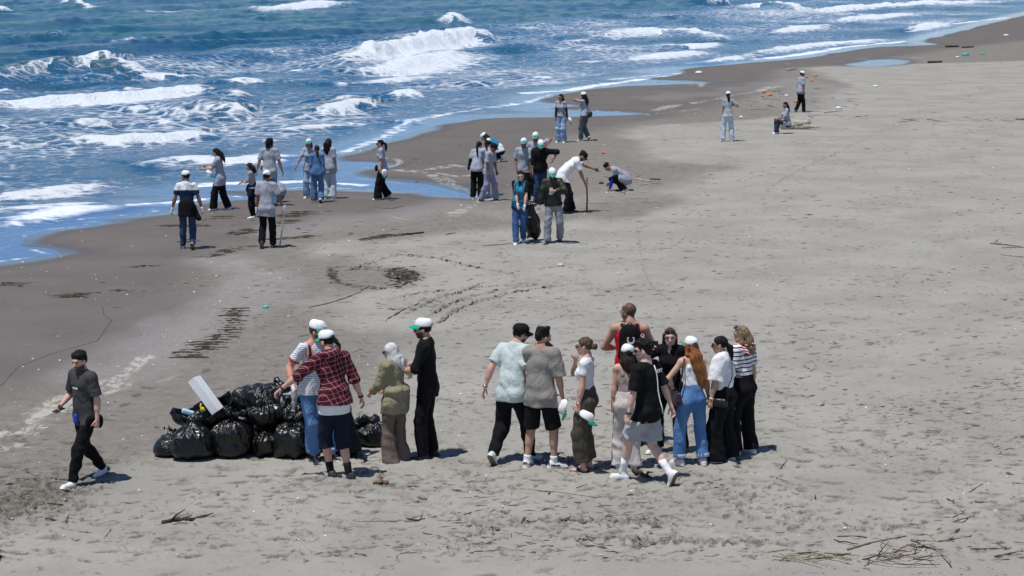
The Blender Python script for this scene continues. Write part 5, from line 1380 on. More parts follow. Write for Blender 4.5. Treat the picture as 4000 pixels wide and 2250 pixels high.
person('man in white cap, black shirt and black trousers facing the headscarf', 1668, 1790, 82, dict(mat=BLK, sleeve=1.15, hem=.16, ease=.024, collar=True, wr=.009), dict(mat=BLKW, hem=.070, ease=.014), H=1.80, skin='mid', hair=dict(s='short', c='black'), cap=('white', 2, 0), glasses=True, beard='y', head=(4, 2, 0), lean=2,
       hands=((-.16, .33, 1.13), (.08, .34, 1.15)), feet=(dict(x=-.10, y=.03, yaw=10), dict(x=.12, y=-.05, yaw=-12)), shoes='black', extra=ex5, grip=(.7, .7))
def ex6(c): watch(c, 0, mat_plain('steel', (.35, .35, .37), .3, .5, .8))
person('man in black cap and mint t-shirt stepping towards his friend', 2004, 1806, -32, dict(mat=MINT, sleeve=.72, hem=.14, ease=.024, wr=.009, sr=.012), dict(mat=BLKW, hem=.062, ease=.022, wr=.010), H=1.80, build=1.15, belly=.3, skin='fair', hair=dict(s='short', c='black'), cap=('black', 2, 0), beard='y', glasses=True,
       lean=11, hunch=10, head=(-26, 14, 8), feet=(dict(x=-.12, y=-.34, lift=48, yaw=8), dict(x=.10, y=.22, yaw=-38)), hands=((-.34, -.10, .93), (.22, .12, .98)), shoes='mint', extra=ex6, grip=(.25, .6))
person('man in oversized taupe t-shirt and black shorts holding a cap', 2108, 1823, -20, dict(mat=TAUPE, sleeve=.95, hem=.17, ease=.034, wr=.010, sr=.02), dict(mat=BLK, len=.98, hem=.098, ease=.020, name='shorts'), H=1.755, build=1.05, skin='mid', hair=dict(s='quiff', c='black'), beard='y', lean=3, head=(-38, 4, 0),
       feet=(dict(x=-.16, y=-.02, yaw=0), dict(x=.17, y=.05, yaw=-55)), hands=((.02, .19, 1.44), (.29, .06, .83)), elbows=((-.6, -.1, -1), None), shoes='swoosh', sock=dict(mat=WSOCK, h=.07), extra=lambda c: held_cap(c, 1, 'white cap with green brim hanging from the taupe t-shirt man', (('Z', 90), ('Y', -70)), (.03, -.03, -.06)), grip=(.8, .8))
person('woman with blond bun in tight white tee and brown culottes', 2287, 1838, 76, dict(mat=WHT, sleeve=.5, crop=-.03, ease=.007, wr=.003, sr=.004), dict(mat=OLIVP, len=1.86, hem=.105, kr=.092, ease=.012, wr=.009, rise=.9), H=1.69, sex='f', build=1.12, skin='fair', hair=dict(s='bun', c='bunblond'), glasses='brown', head=(-2, 2, 0), lean=0,
       feet=(dict(x=-.06, y=.02, yaw=5), dict(x=.10, y=-.03, yaw=-5)), hands=((-.20, .07, .80), (.06, .15, 1.44)), elbows=(None, (.6, .3, -1)), shoes='sandal', extra=lambda c: (watch(c, 0, GOLD), held_cap(c, 0, 'white cap held low by the woman in brown culottes', (('Z', -90), ('Y', 28)), (.10, -.06, -.08))), grip=(.8, .6))
def ex9(c):
    Rc = c['Rc']; p = c['ch'] + Rc @ V3(0, -.185, -.04) * c['s']
    o = empty('backpack', wp(c, p), R(c['yaw'])); tag(o, 'black backpack on the back of the man in red vest', 'backpack')
    link('bag_body', backpack_mesh('bag_body'), BLK, o)
    for sg in (-1, 1):
        V, F = tube([V3(sg * .05, .04, .22), V3(sg * .095, .12, .235), V3(sg * .11, .20, .20), V3(sg * .12, .30, .10), V3(sg * .15, .30, -.02)], .022, 6, .4); link('shoulder_strap', mesh_poly('shoulder_strap', V, F), STRAPM, o)
    V, F = tube([V3(-.03, .0, .25), V3(0, .0, .275), V3(.03, .0, .25)], .008, 6); link('grab_loop', mesh_poly('grab_loop', V, F), STRAPM, o)
    text_part(c, 'SDC', .135, Matrix.Translation((.02, -.118, -.02)) @ Matrix.Rotation(R(90), 4, 'X') @ Matrix.Rotation(R(90), 4, 'Z'), WHT, o)
    text_part(c, 'ON', .06, backM(c, .155, .03, .105, rz=-78), WHT)
person('tall man with shaved head in red vest seen from behind', 2455, 1738, -3, dict(mat=RED, tank=.088, hem=.14, ease=.016, name='vest'), dict(mat=BLKW, hem=.08), H=1.89, build=1.2, skin='mid', hair=dict(s='buzz', c='black'), beard='y', head=(58, 6, 0), hands=((-.10, .24, 1.16), (.10, .24, 1.14)), elbows=((-1, -.2, -.6), (1, -.2, -.6)), shoes='black', extra=ex9)
person('small woman in beige open-back top and cream trousers wearing a cap', 2446, 1828, -4, dict(mat=BEIGE, tank=.06, crop=.02, ease=.006, back='open', wr=.002, name='halter_top'), dict(mat=CREAM, hem=.105, kr=.085, ease=.014, wr=.008, drop=.02, rise=.8), H=1.55, sex='f', build=1.0, skin='fair', hair=dict(s='long', c='dark', path=[(0, -.085, .0), (0, -.11, -.09), (.03, -.12, -.18), (.03, -.12, -.25)]), cap=('white', 0, 0),
       head=(10, 0, 0), shoes='white', hands=((-.21, .02, .80), (.14, .20, .98)), extra=lambda c: held_cap(c, 1, 'white cap carried behind the black striped tee at hip height', (('Z', -90), ('Y', 58)), (.10, -.30, -.06)))
def ex11(c):
    V, F = tube([c['ch'] + c['Rc'] @ V3(.03, y_, z_) * c['s'] for y_, z_ in ((-.110, .16), (-.138, .08), (-.146, -.02), (-.144, -.14), (-.160, -.25), (-.185, -.34), (-.190, -.41))], .007, 6); link('back_stripe', mesh_poly('back_stripe', V, F), WHT, c['root'])
    text_part(c, 'LOFT', .055, backM(c, .075, .085, .141), WHT); watch(c, 0)
person('curly-haired man in black tee and grey shorts striding past', 2530, 1884, 48, dict(mat=TEES, sleeve=.86, hem=.155, ease=.020, wr=.008, sr=.015), dict(mat=LGREY, len=.80, hem=.115, ease=.024, wr=.012, name='shorts'), H=1.80, build=.88, skin='pale', hair=dict(s='curly', c='black'), glasses=True, head=(34, 2, 0), lean=3,
       feet=(dict(x=-.07, y=.32, yaw=8), dict(x=.06, y=-.42, lift=62, yaw=-4)), hands=((-.27, .10, .79), (.30, -.12, .86)), shoes='high', sock=dict(mat=WSOCK, h=.20), extra=ex11, grip=(.35, .4))
def ex12(c):
    phone(c, 1, 'black phone raised by the woman in black v-neck', tilt=-5)
    belt_line(c, around(c, .105, 16, .012), .016, 'belt', STRAPM, .5)
    link('buckle', slab('buckle', .05, .012, .04, GOLD), None, c['root'], c['pc'] + c['Rp'] @ V3(0, .135, .105) * c['s'])
person('auburn-haired woman in black v-neck top raising her phone hand', 2628, 1766, 168, dict(mat=BLK, sleeve=.62, crop=.06, ease=.020, neck='v', wr=.007, sr=.012), dict(mat=BLKW, hem=.10, kr=.08, ease=.014, rise=.95), H=1.645, sex='f', build=1.12, skin='pale', hair=dict(s='bob', c='brown'), glasses='top', head=(8, 4, 0), hands=((-.22, .10, .82), (.30, .20, 1.47)), elbows=(None, (.9, .2, -.5)),
       feet=(dict(x=-.12, y=0), dict(x=.22, y=.02, yaw=-50)), shoes='white', extra=ex12, grip=(.4, .5))
def ex13(c):
    s = c['s']; p = wp(c, c['pc'] + c['Rp'] @ V3(-.23, .05, .02) * s)
    o = empty('handbag', p, R(c['yaw'])); tag(o, 'aubergine handbag slung beside the long red hair', 'handbag')
    V, F = grow([Pr((0, -.10, -.05), (0, .10, -.05), .075, k=(.6, 1, 1), sm=.03), Pr((0, -.12, .02), (0, .12, .02), .05, k=(.6, 1, 1), sm=.03)], .012, wrinkle=lambda X, Y, Z: .005 * vnoise(X * 20, Y * 20, Z * 20, 7)); link('bag_body', mesh_np('bag_body', V, F), PURP, o)
    top = c['sho'][0] + V3(.02, 0, .06) * s; b = c['pc'] + c['Rp'] @ V3(-.23, .05, .02) * s
    V, F = tube([V3(0, -.12, .03), top - b + V3(0, -.05, 0), top - b + V3(0, .04, 0), V3(0, .12, .03)], .010, 6); link('bag_strap', mesh_poly('bag_strap', V, F), STRAPM, o)
person('woman with waist-long red hair, white tank top and blue jeans', 2712, 1812, 16, dict(mat=WHT, tank=.07, crop=.05, ease=.006, wr=.003, name='tank_top'), dict(mat=JEAN, hem=.085, kr=.075, ease=.010, len=1.94, cuff=True, cuffmat=CUFF, rise=.95, wr=.005), H=1.605, sex='f', build=1.08, skin='fair', cap=('white', 2, 0),
       hair=dict(s='long', c='red', path=[(0, -.085, .0), (.01, -.125, -.13), (.05, -.14, -.28), (.10, -.14, -.46), (.12, -.14, -.56)], w=[.07, .082, .082, .062, .025]), head=(10, 2, 0), feet=(dict(x=-.20, y=.05, yaw=30), dict(x=.12, y=-.02, yaw=-5)), hands=((-.26, .14, 1.02), (.24, .10, .86)), elbows=((-1, -.3, 0), None), shoes='pinkwhite', extra=ex13)
def ex14(c):
    s = c['s']; belt_line(c, [c['ch'] + c['Rc'] @ V3(*v) * s for v in ((.10, .02, .20), (.02, -.135, .06), (-.08, -.16, -.10), (-.18, -.10, -.30))], .010, 'bag_strap', STRAPM, .6); watch(c, 0, PHW)
    o = empty('shoulder_bag', wp(c, c['pc'] + c['Rp'] @ V3(-.215, .0, -.06) * s), R(c['yaw'])); tag(o, 'small black crossbody bag against the white oversized shirt', 'handbag')
    V, F = grow([Pr((0, -.07, -.02), (0, .07, -.02), .06, k=(.6, 1, 1), sm=.03)], .011, wrinkle=lambda X, Y, Z: .004 * vnoise(X * 22, Y * 22, Z * 22, 8)); link('bag_body', mesh_np('bag_body', V, F), mat_plain('black_leather', (.010, .010, .011), .35, .5), o)
person('woman in loose white shirt and wide black trousers with dark ponytail', 2826, 1803, 62, dict(mat=WHT, sleeve=.95, crop=.03, ease=.040, wr=.011, sr=.03), dict(mat=BLKW, hem=.125, kr=.105, ease=.022, rise=.9, drop=.02, wr=.009), H=1.62, sex='f', build=1.25, skin='mid', hair=dict(s='pony', c='black', path=[(0, -.105, .0), (.02, -.14, -.05), (.03, -.15, -.14), (.04, -.15, -.22)], w=[.035, .040, .034, .015]), glasses=True, head=(14, 4, 0),
       hands=((-.28, .10, .80), (.26, .05, .84)), feet=(dict(x=-.12, y=.06, yaw=14), dict(x=.12, y=-.04, yaw=0)), shoes='white', extra=ex14)
def ex15(c):
    s = c['s']; nb_ = c['nb']; Rn = c['Rn']
    V, F = grow([Pr(nb_ + Rn @ V3(-.10, .02, .01) * s, nb_ + Rn @ V3(.05, -.09, .0) * s, .042, sm=.02), Pr(nb_ + Rn @ V3(-.10, .02, .0) * s, nb_ + Rn @ V3(-.05, -.10, -.10) * s, .035, sm=.02), Pr(nb_ + Rn @ V3(-.12, .04, .0) * s, nb_ + Rn @ V3(.03, .10, -.05) * s, .035, sm=.02)], .011, wrinkle=lambda X, Y, Z: .008 * vnoise(X * 24, Y * 24, Z * 24, 9))
    me = mesh_np('scarf', V, F); k = np.mod((V @ V3(.7, .4, .9)) / .045, 1); cv = np.where((k < .4)[:, None], (.55, .012, .025), np.where((k < .7)[:, None], (.02, .02, .025), (.7, .7, .7))); cattr(me, 'col', cv); link('scarf', me, POLOB, c['root'])
    held_cap(c, 0, 'white cap hanging between the loose white shirt and striped tee', (('Z', 90), ('Y', -72)), (.06, -.10, -.06))
person('woman with long blond hair and navy striped tee', 2905, 1772, 42, dict(mat=STR2, sleeve=.8, crop=.02, ease=.022, wr=.008, sr=.015), dict(mat=BLKW, hem=.10, kr=.085, ease=.014, rise=.9, drop=.01), H=1.67, sex='f', skin='fair', hair=dict(s='long', c='blond', path=[(0, -.085, .02), (.03, -.12, -.10), (.07, -.13, -.22), (.11, -.12, -.33)]), head=(22, 2, 0), glasses='top', hands=((-.24, .08, .84), (.24, .04, .82)), shoes='white', feet=(dict(x=-.12, y=.05, yaw=20), dict(x=.10, y=-.04, yaw=0)), extra=ex15)
person('dark-haired person in charcoal trousers mostly hidden behind the plaid shirt', 1338, 1782, 175, dict(mat=CHAR, sleeve=.8, hem=.1), dict(mat=mat_cloth('slate_trouser_cloth', (.018, .021, .026)), hem=.10, kr=.09), H=1.58, sex='f', skin='mid', hair=dict(s='long', c='black'), shift=(.14, 0), feet=(dict(x=-.18, y=0), dict(x=.10, y=0)), shoes='black', hands=((-.12, .2, 1.1), (.12, .2, 1.1)))

# --- middle distance, by the water's edge ---------------------------------------------------------
def blocks(V, c):
    z = ((V - c['ch']) @ c['Rc'])[:, 2] / c['s']; return np.where((z > .035)[:, None], (.74, .74, .76), (.010, .020, .052))
def ex16(c):
    for i in (0, 1): glove(c, i)
    s = c['s']; V, F = grow([Pr(c['pc'] + c['Rp'] @ V3(0, -.01, .04) * s, c['pc'] + c['Rp'] @ V3(0, -.03, -.20) * s, .185 * s, .185 * s, k=(1, .85, 1), sm=.03, flat=True), Pr(c['pc'] + V3(.17, 0, .02) * s, c['pc'] + V3(.25, -.05, -.24) * s, .04, .06, sm=.03)], .018, wrinkle=lambda X, Y, Z: .012 * vnoise(X * 12, Y * 12, Z * 5, 4)); link('tied_jacket', mesh_np('tied_jacket', V, F), BLK, c['root'])
gA = 'people strolling by the water'
person('man in navy polo with white shoulders walking towards the sea', 733, 974, 8, dict(mat=POLOB, sleeve=.7, hem=.08, ease=.016, colfn=blocks, collar=True), dict(mat=JEAND, hem=.062, ease=.010), H=1.72, skin='brown', hair=dict(s='short', c='black'), cap=('white', 2, 0), head=(42, 4, 0), feet=(dict(x=-.10, y=.12), dict(x=.09, y=-.18, lift=55)), hands=((-.34, .04, .84), (.36, .0, .86)), shoes='grey', extra=ex16)
person('girl with long wavy black hair looking at her phone', 858, 820, 84, dict(mat=GREYT, sleeve=.8, hem=.24, ease=.030, wr=.010), dict(mat=BLKW, hem=.105, kr=.09, ease=.016, drop=.01), H=1.605, sex='f', skin='fair', hair=dict(s='long', c='black', path=[(0, -.085, .02), (0, -.13, -.10), (-.02, -.14, -.22), (-.02, -.13, -.34)]), head=(0, 22, 0), hands=((-.10, .38, 1.16), (.06, .38, 1.18)), feet=(dict(x=-.10, y=.14, yaw=0), dict(x=.10, y=-.22, yaw=0)), shoes='white',
       extra=lambda c: (phone(c, 1, 'phone in both hands of the wavy-haired girl', tilt=45), held_cap(c, 0, 'white cap hooked on the arm of the wavy-haired girl', (('Z', -90), ('Y', 32)), (.20, -.10, -.12))))
person('man in black cap and grey tee standing closest to the breakers', 1056, 806, -4, dict(mat=GREYD, sleeve=.8, hem=.22, ease=.028), dict(mat=JEAN, hem=.09), H=1.74, skin='mid', hair=dict(s='bob', c='black'), cap=('black', 0, 160), head=(-10, 0, 0), hands=((-.36, .02, .88), (.34, .04, .84)), shoes='grey')
def ex19(c):
    s = c['s']; V, F = grow([Pr(c['pc'] + V3(0, 0, .05) * s, c['pc'] + V3(0, .02, -.24) * s, .17 * s, .20 * s, k=(1, .9, 1), sm=.03, flat=True), Pr(c['pc'] + V3(-.02, .12, .05) * s, c['pc'] + V3(-.02, .16, -.05) * s, .07 * s, sm=.03)], .018, wrinkle=lambda X, Y, Z: .012 * vnoise(X * 14, Y * 14, Z * 6, 4)); link('tied_jumper', mesh_np('tied_jumper', V, F), NAVY, c['root'])
    phone(c, 1, 'small phone held by the short girl', tilt=50)
person('short girl with a navy jumper round her waist holding a phone', 990, 851, 80, dict(mat=mat_cloth('pale_grey_jersey', (.33, .34, .35)), sleeve=.95, hem=.02, ease=.026), dict(mat=BLKW, hem=.05), H=1.36, sex='f', skin='fair', hair=dict(s='long', c='black', path=[(0, -.085, .0), (0, -.12, -.08), (0, -.13, -.15), (0, -.14, -.20)]), head=(0, 18, 0), hands=((-.08, .34, 1.12), (.08, .34, 1.12)), shoes='white', extra=ex19)
person('person in light jeans crouching beside the capped man', 1095, 790, 78, dict(mat=GREYT, sleeve=.8, hem=.10, ease=.022), dict(mat=JEANL, hem=.085, ease=.016), H=1.66, sex='f', skin='mid', hair=dict(s='short', c='black'), pz=.36, lean=42, head=(0, 20, 0), feet=(dict(x=-.12, y=.12, yaw=0), dict(x=.12, y=-.10, lift=55, yaw=0)), hands=((-.16, .46, .42), (.16, .46, .40)), shoes='grey', shift=(0, -.08), knees=((-.3, 1, .5), (.3, 1, -.2)))
def ex21(c):
    for i in (0, 1): glove(c, i)
    p = wp(c, c['wr'][1] + c['hdM'][1] @ V3(0, .07, 0)); V, F = tube([V3(.03, -.02, .10), V3(0, 0, 0), V3(-.06, .05, -.45), V3(-.14, .10, -.93)], [.020, .022, .020, .016], 7)
    o = link('wooden_stick', mesh_poly('wooden_stick', V, F), mat_plain('bare_wood', (.58, .50, .40), .7)); o.location = p; tag(o, 'pale stick with blue tip carried by man in grey tee', 'stick')
    V, F = tube([V3(-.14, .10, -.93), V3(-.135, .097, -.86)], [.024, .026], 7); link('tip', mesh_poly('tip', V, F), mat_plain('blue_tape', (.03, .25, .5), .5), o)
person('man in white cap and grey tee walking away with a stick', 1046, 970, -6, dict(mat=GREYD, sleeve=.8, hem=.22, ease=.024, collar=True), dict(mat=BLKW, hem=.075, ease=.014), H=1.70, build=1.05, skin='brown', hair=dict(s='short', c='black'), cap=('white', 4, 0), feet=(dict(x=-.10, y=-.16, lift=55), dict(x=.10, y=.10)), hands=((-.26, .03, .80), (.36, .10, .90)), shoes='black', extra=ex21, grip=(.5, .9))
person('woman in denim jacket and jeans seen from behind', 1240, 792, 2, dict(mat=DENJ, sleeve=1.95, hem=.12, ease=.028, flare=.02, collar=True, name='jacket'), dict(mat=mat_cloth('mid_denim', (.06, .13, .27), (.12, .22, .38), 'denim'), hem=.10, kr=.08), H=1.50, sex='f', skin='mid', hair=dict(s='pony', c='dark', path=[(0, -.10, -.02), (0, -.13, -.07), (.02, -.13, -.16), (.02, -.12, -.24)]), feet=(dict(x=-.10, y=.10), dict(x=.09, y=-.14, lift=40)), shoes='white')
person('woman in white cap facing the denim jacket with one hand out', 1212, 772, 172, dict(mat=GREYT, sleeve=.8, hem=.14), dict(mat=JEANL, hem=.10, kr=.085), H=1.56, sex='f', skin='tan', hair=dict(s='long', c='black'), cap=('white', -4, 0), hands=((-.22, .05, .85), (.36, .26, .92)), shoes='white', grip=(.3, .1))
person('woman in grey polo with long straight black hair and pale jeans', 1287, 777, -18, dict(mat=GREYT, sleeve=.85, hem=.20, ease=.028), dict(mat=JEANP, hem=.10, kr=.088), H=1.60, sex='f', skin='mid', hair=dict(s='long', c='black', path=[(0, -.07, .04), (-.01, -.12, -.06), (.0, -.13, -.20), (.06, -.13, -.33)], w=[.085, .09, .08, .035]), head=(0, 0, 8), side=-4, shoes='white')
def ex25(c):
    held_cap(c, 0, 'white cap held behind by the ponytailed woman', (('X', 80), ('Y', 180)), (.10, -.08, .0))
    V, F = grow([Pr((0, -.05, 0), (0, .05, 0), .075, k=(.6, 1, 1.1), sm=.03)], .014); o = link('shoulder_bag', mesh_np('shoulder_bag', V, F), BLK); o.location = wp(c, c['pc'] + V3(.14, .19, -.04)); tag(o, 'round black bag carried by the ponytailed woman', 'handbag')
person('ponytailed woman in grey polo and flared black trousers near the shallows', 1492, 780, 84, dict(mat=GREYT, sleeve=.8, hem=.06, ease=.018, collar=True), dict(mat=BLKW, hem=.12, kr=.095, ease=.014, wr=.009), H=1.60, sex='f', skin='mid', glasses=True, hair=dict(s='pony', c='black', path=[(0, -.10, .03), (0, -.16, .0), (-.02, -.18, -.10), (-.02, -.18, -.22)], w=[.024, .04, .04, .016]), feet=(dict(x=-.1, y=.10, yaw=0), dict(x=.1, y=-.20, lift=20, yaw=0)), hands=((-.22, -.02, .82), (.20, .06, .84)), shoes='white', extra=ex25)

# --- middle distance, centre group ----------------------------------------------------------------
def ex26(c):
    for i in (0,):
        Q = [Pr(c['sho'][i] + (c['el'][i] - c['sho'][i]) * .5, c['el'][i], .052, .046, sm=.02), Pr(c['el'][i], c['wr'][i], .046, .036, sm=.02)]; V, F = grow(Q, .016); link('arm_sleeve', mesh_np('arm_sleeve', V, F), BLK, c['root'])
person('woman in grey polo with one black sleeve and black headscarf tail', 1862, 778, -14, dict(mat=GREYT, sleeve=.8, hem=.12, ease=.024), dict(mat=BLKW, hem=.09, kr=.08), H=1.56, sex='f', skin='mid', lean=14, hunch=16, head=(-20, 24, 0), hair=dict(s='pony', c='black', path=[(0, -.10, .03), (.02, -.13, -.06), (.06, -.13, -.20), (.12, -.12, -.36)], w=[.04, .036, .034, .02]), hands=((-.27, .0, .82), (.12, .36, .92)), shoes='cream', extra=ex26)
person('dark-haired girl bending over behind the grey polos', 1890, 768, -30, dict(mat=GREYT, sleeve=.8, hem=.12), dict(mat=JEANL, hem=.085), H=1.55, sex='f', skin='fair', lean=18, hunch=16, head=(-20, 30, 0), hair=dict(s='pony', c='black', path=[(0, -.10, .03), (.0, -.15, .04), (.04, -.16, -.04), (.10, -.16, -.14)], w=[.04, .05, .05, .03]), hands=((-.1, .34, .95), (.1, .34, .95)), shoes='white')
person('boy in black cap and grey polo with lavender trousers', 1916, 786, -118, dict(mat=GREYT, sleeve=.85, hem=.14, ease=.024, collar=True), dict(mat=LAV, hem=.085, kr=.075, ease=.018, wr=.009), H=1.56, skin='brown', lean=6, hunch=14, head=(14, 24, 0), hair=dict(s='short', c='black'), cap=('black', -4, 0), hands=((-.2, .10, .84), (.24, .02, .82)), feet=(dict(x=-.12, y=.12, yaw=15), dict(x=.14, y=-.24, yaw=-10, lift=5)), shoes='boot')
def ex29(c):
    s = c['s']; Q = [p.fat(.035 * s) for p in c['P'][1:4]]; V, F = grow(Q, .018, wrinkle=lambda X, Y, Z: .006 * vnoise(X * 12, Y * 12, Z * 12, 4)); link('vest', mesh_np('vest', V, F), VEST, c['root'])
person('crouching person in turquoise vest and white cap', 1955, 632, 80, dict(mat=WHT, sleeve=1.0, hem=.06), dict(mat=NAVY, hem=.07), H=1.66, skin='mid', hair=dict(s='long', c='black'), pz=.40, lean=50, hunch=14, head=(0, 40, 0), cap=('white', -2, 0), feet=(dict(x=-.14, y=.08, yaw=10), dict(x=.14, y=-.02, lift=25, yaw=-10)), hands=((-.18, .50, .40), (.18, .50, .40)), shoes='white', shift=(0, -.05), extra=ex29)
person('smiling man in white cap and grey polo facing the camera', 2047, 792, 172, dict(mat=GREYT, sleeve=.8, hem=.12, collar=True, ease=.022), dict(mat=BLKW, hem=.075), H=1.68, skin='brown', hair=dict(s='short', c='black'), cap=('white', -6, 0), hands=((-.22, .14, .82), (.20, .12, .96)), head=(0, 4, 0), shoes='black')
person('person in white cap hugging behind the black jacket', 2092, 765, 178, dict(mat=GREYT, sleeve=.8, hem=.14), dict(mat=NAVY, hem=.075), H=1.70, skin='brown', hair=dict(s='short', c='black'), cap=('white', -4, 0), hands=((-.30, .16, 1.42), (.18, .2, 1.2)), elbows=((-1, 0, .5), None), shoes='black', head=(-10, 12, 0))
person('person with bowed head in white cap and black hooded jacket', 2110, 798, 184, dict(mat=BLK, sleeve=1.3, hem=.0, ease=.034, hood=True, wr=.012, name='jacket'), dict(mat=JEAND, hem=.075), H=1.68, skin='brown', lean=4, hunch=12, head=(0, 26, 0), hair=dict(s='short', c='black'), cap=('white', -4, 0), hands=((-.34, .10, 1.22), (.22, .10, .84)), elbows=((-1, -.2, .3), None), under=dict(mat=NAVY, sleeve=.5, hem=.10, name='undershirt'), shoes='black')
def vest_on(c):
    s = c['s']; Q = [p.fat(.050 * s) for p in c['P'][1:4]] + [Pr(c['pc'] + c['Rp'] @ V3(0, 0, .06) * s, c['pc'] + c['Rp'] @ V3(0, 0, -.10) * s, .188 * s, .195 * s, M=c['Rp'], k=(1, .80, 1), sm=.03, flat=True)]
    for i, sg in enumerate((-1, 1)): Q.append(Pr(c['ch'] + c['Rc'] @ V3(sg * .10, .02, .10) * s, c['ch'] + c['Rc'] @ V3(sg * .095, -.01, .165) * s, .062 * s, .05 * s, sm=.03)); Q.append(Pr(c['ch'] + c['Rc'] @ V3(sg * .06, .07, 0) * s, c['ch'] + c['Rc'] @ V3(sg * .06, .085, -.02) * s, .085 * s, .08 * s, sm=.03))
    Q.append(Pr(c['nb'] + c['Rc'] @ V3(0, .13, .04) * s, c['nb'] + c['Rc'] @ V3(0, .17, -.17) * s, .085 * s, .02 * s, sub=True, sm=.01))
    V, F = grow(Q, .015, wrinkle=lambda X, Y, Z: .006 * vnoise(X * 12, Y * 12, Z * 12, 4)); o = link('vest', mesh_np('vest', V, F), VEST, c['root'])
    gr = mat_cloth('grey_reflective_tape', (.10, .115, .125), rough=.5)
    belt_line(c, around(c, .09, 18, .072, w=.14, d=.11), .026, 'reflective_band', gr, .25)
    for sg in (-1, 1): belt_line(c, [c['ch'] + c['Rc'] @ V3(*v) * s for v in ((sg * .10, -.02, .225), (sg * .105, .10, .15), (sg * .10, .165, .02), (sg * .09, .165, -.12))], .020, 'reflective_strip', gr, .3)
    belt_line(c, [c['ch'] + c['Rc'] @ V3(0, .155, -.04) * s, c['pc'] + c['Rp'] @ V3(0, .15, .05) * s, c['pc'] + c['Rp'] @ V3(0, .155, -.08) * s], .008, 'zip', STRAPM)
    glove(c, 1); glove(c, 0)
person('woman in turquoise reflective vest carrying one side of a rubbish bag', 2032, 952, 168, dict(mat=BLK, sleeve=.7, crop=.0, ease=.012), dict(mat=JEAND if False else mat_cloth('strong_blue_denim', (.020, .065, .19), (.05, .12, .28), 'denim'), hem=.075, kr=.066), H=1.66, sex='f', skin='fair', hair=dict(s='pony', c='black', path=[(0, -.10, .0), (-.03, -.13, -.06), (-.08, -.12, -.14), (-.10, -.10, -.2)]), head=(12, 14, 0),
       hands=((-.16, .30, .86), (-.02, .30, .86)), side=-3, feet=(dict(x=-.05, y=-.20, yaw=0, lift=30), dict(x=.06, y=.18, yaw=0)), shoes='white', extra=vest_on, grip=(.8, .8))
def twotone(V, c):
    z = ((V - c['ch']) @ c['Rc'])[:, 2] / c['s'] + .015 * np.sin(V[:, 0] * 40); return np.where((z > .015)[:, None], (.036, .034, .016), (.008, .008, .009))
person('man in white cap and two-tone jacket filming with his phone', 2158, 948, 178, dict(mat=OLIVJ, sleeve=1.95, hem=.06, ease=.040, collar=True, colfn=twotone, wr=.012, name='jacket'), dict(mat=STONE, hem=.080, kr=.072, ease=.014, wr=.009), H=1.67, build=1.08, skin='mid', hair=dict(s='short', c='black'), cap=('white', -10, 0), beard='y', head=(8, 14, 0), hands=((-.06, .34, 1.26), (.32, .16, .86)), elbows=((-1, -.1, -.4), None),
       side=4, feet=(dict(x=-.16, y=-.16, yaw=14, lift=18), dict(x=.12, y=.18, yaw=-20)), shoes='boot', extra=lambda c: phone(c, 0, 'silver phone in front of the two-tone jacket', PHW, tilt=0), grip=(.6, .9))
def ex35(c):
    glove(c, 1) if False else None
    phone(c, 0, 'dark phone held out by the man in white tee', tilt=70)
person('man in black cap and white tee bending forward over his phone', 2222, 832, -82, dict(mat=WHT, sleeve=.75, hem=.12, ease=.024, wr=.008), dict(mat=BLKW, hem=.080, kr=.078, ease=.018, wr=.009), H=1.80, build=1.15, belly=.35, skin='tan', hair=dict(s='short', c='black'), cap=('black', -2, 0), glasses=True, beard='y', lean=40, hunch=18, head=(0, 44, 0), shift=(0, -.16), feet=(dict(x=-.12, y=.10, yaw=5), dict(x=.14, y=-.10, yaw=-8)), hands=((-.14, .80, .98), (.16, .40, .66)), shoes='boot', extra=ex35, grip=(.6, .4))
def ex36(c):
    Q = [Pr(c['sho'][0] + (c['el'][0] - c['sho'][0]) * .75, c['el'][0], .055, .050, sm=.02), Pr(c['el'][0], c['wr'][0], .050, .040, sm=.02)]; V, F = grow(Q, .016); link('arm_sleeve', mesh_np('arm_sleeve', V, F), mat_cloth('royal_blue_lycra', (.010, .035, .38)), c['root'])
person('person in grey tee with blue sleeve crouching over the driftwood', 2440, 744, 96, dict(mat=GREYD, sleeve=.8, hem=.16, ease=.030), dict(mat=BLKW, hem=.07), H=1.64, skin='mid', hair=dict(s='short', c='black'), pz=.34, lean=48, hunch=26, head=(0, 46, 0), feet=(dict(x=-.12, y=.10, yaw=10), dict(x=.12, y=-.02, yaw=-5, lift=15)), hands=((-.10, .44, .12), (.12, .44, .20)), shoes='black', shift=(0, -.10), extra=ex36)

# --- far group ------------------------------------------------------------------------------------
def mesh_arms(c):
    for i in (0, 1):
        Q = [Pr(c['sho'][i] + (c['el'][i] - c['sho'][i]) * .6, c['el'][i], .048, .043, sm=.02), Pr(c['el'][i], c['wr'][i] * .9 + c['el'][i] * .1, .043, .034, sm=.02)]; V, F = grow(Q, .018); link('arm_sleeve', mesh_np('arm_sleeve', V, F), mat_cloth('brown_mesh_cloth', (.025, .018, .016)), c['root'])
person('long-haired woman in grey tee, dark mesh sleeves and wide blue jeans', 2192, 556, 158, dict(mat=GREYD, sleeve=.6, hem=.0, ease=.014), dict(mat=JEANL, hem=.105, kr=.09, rise=.9), H=1.65, sex='f', skin='tan', hair=dict(s='long', c='black'), head=(-20, 0, 0), hands=((-.26, .02, .80), (.18, .14, .84)), shoes='white', extra=lambda c: (mesh_arms(c), held_cap(c, 0, 'white cap carried by the woman in wide blue jeans', (('Z', -90), ('Y', 60)), (.06, -.05, -.03))))
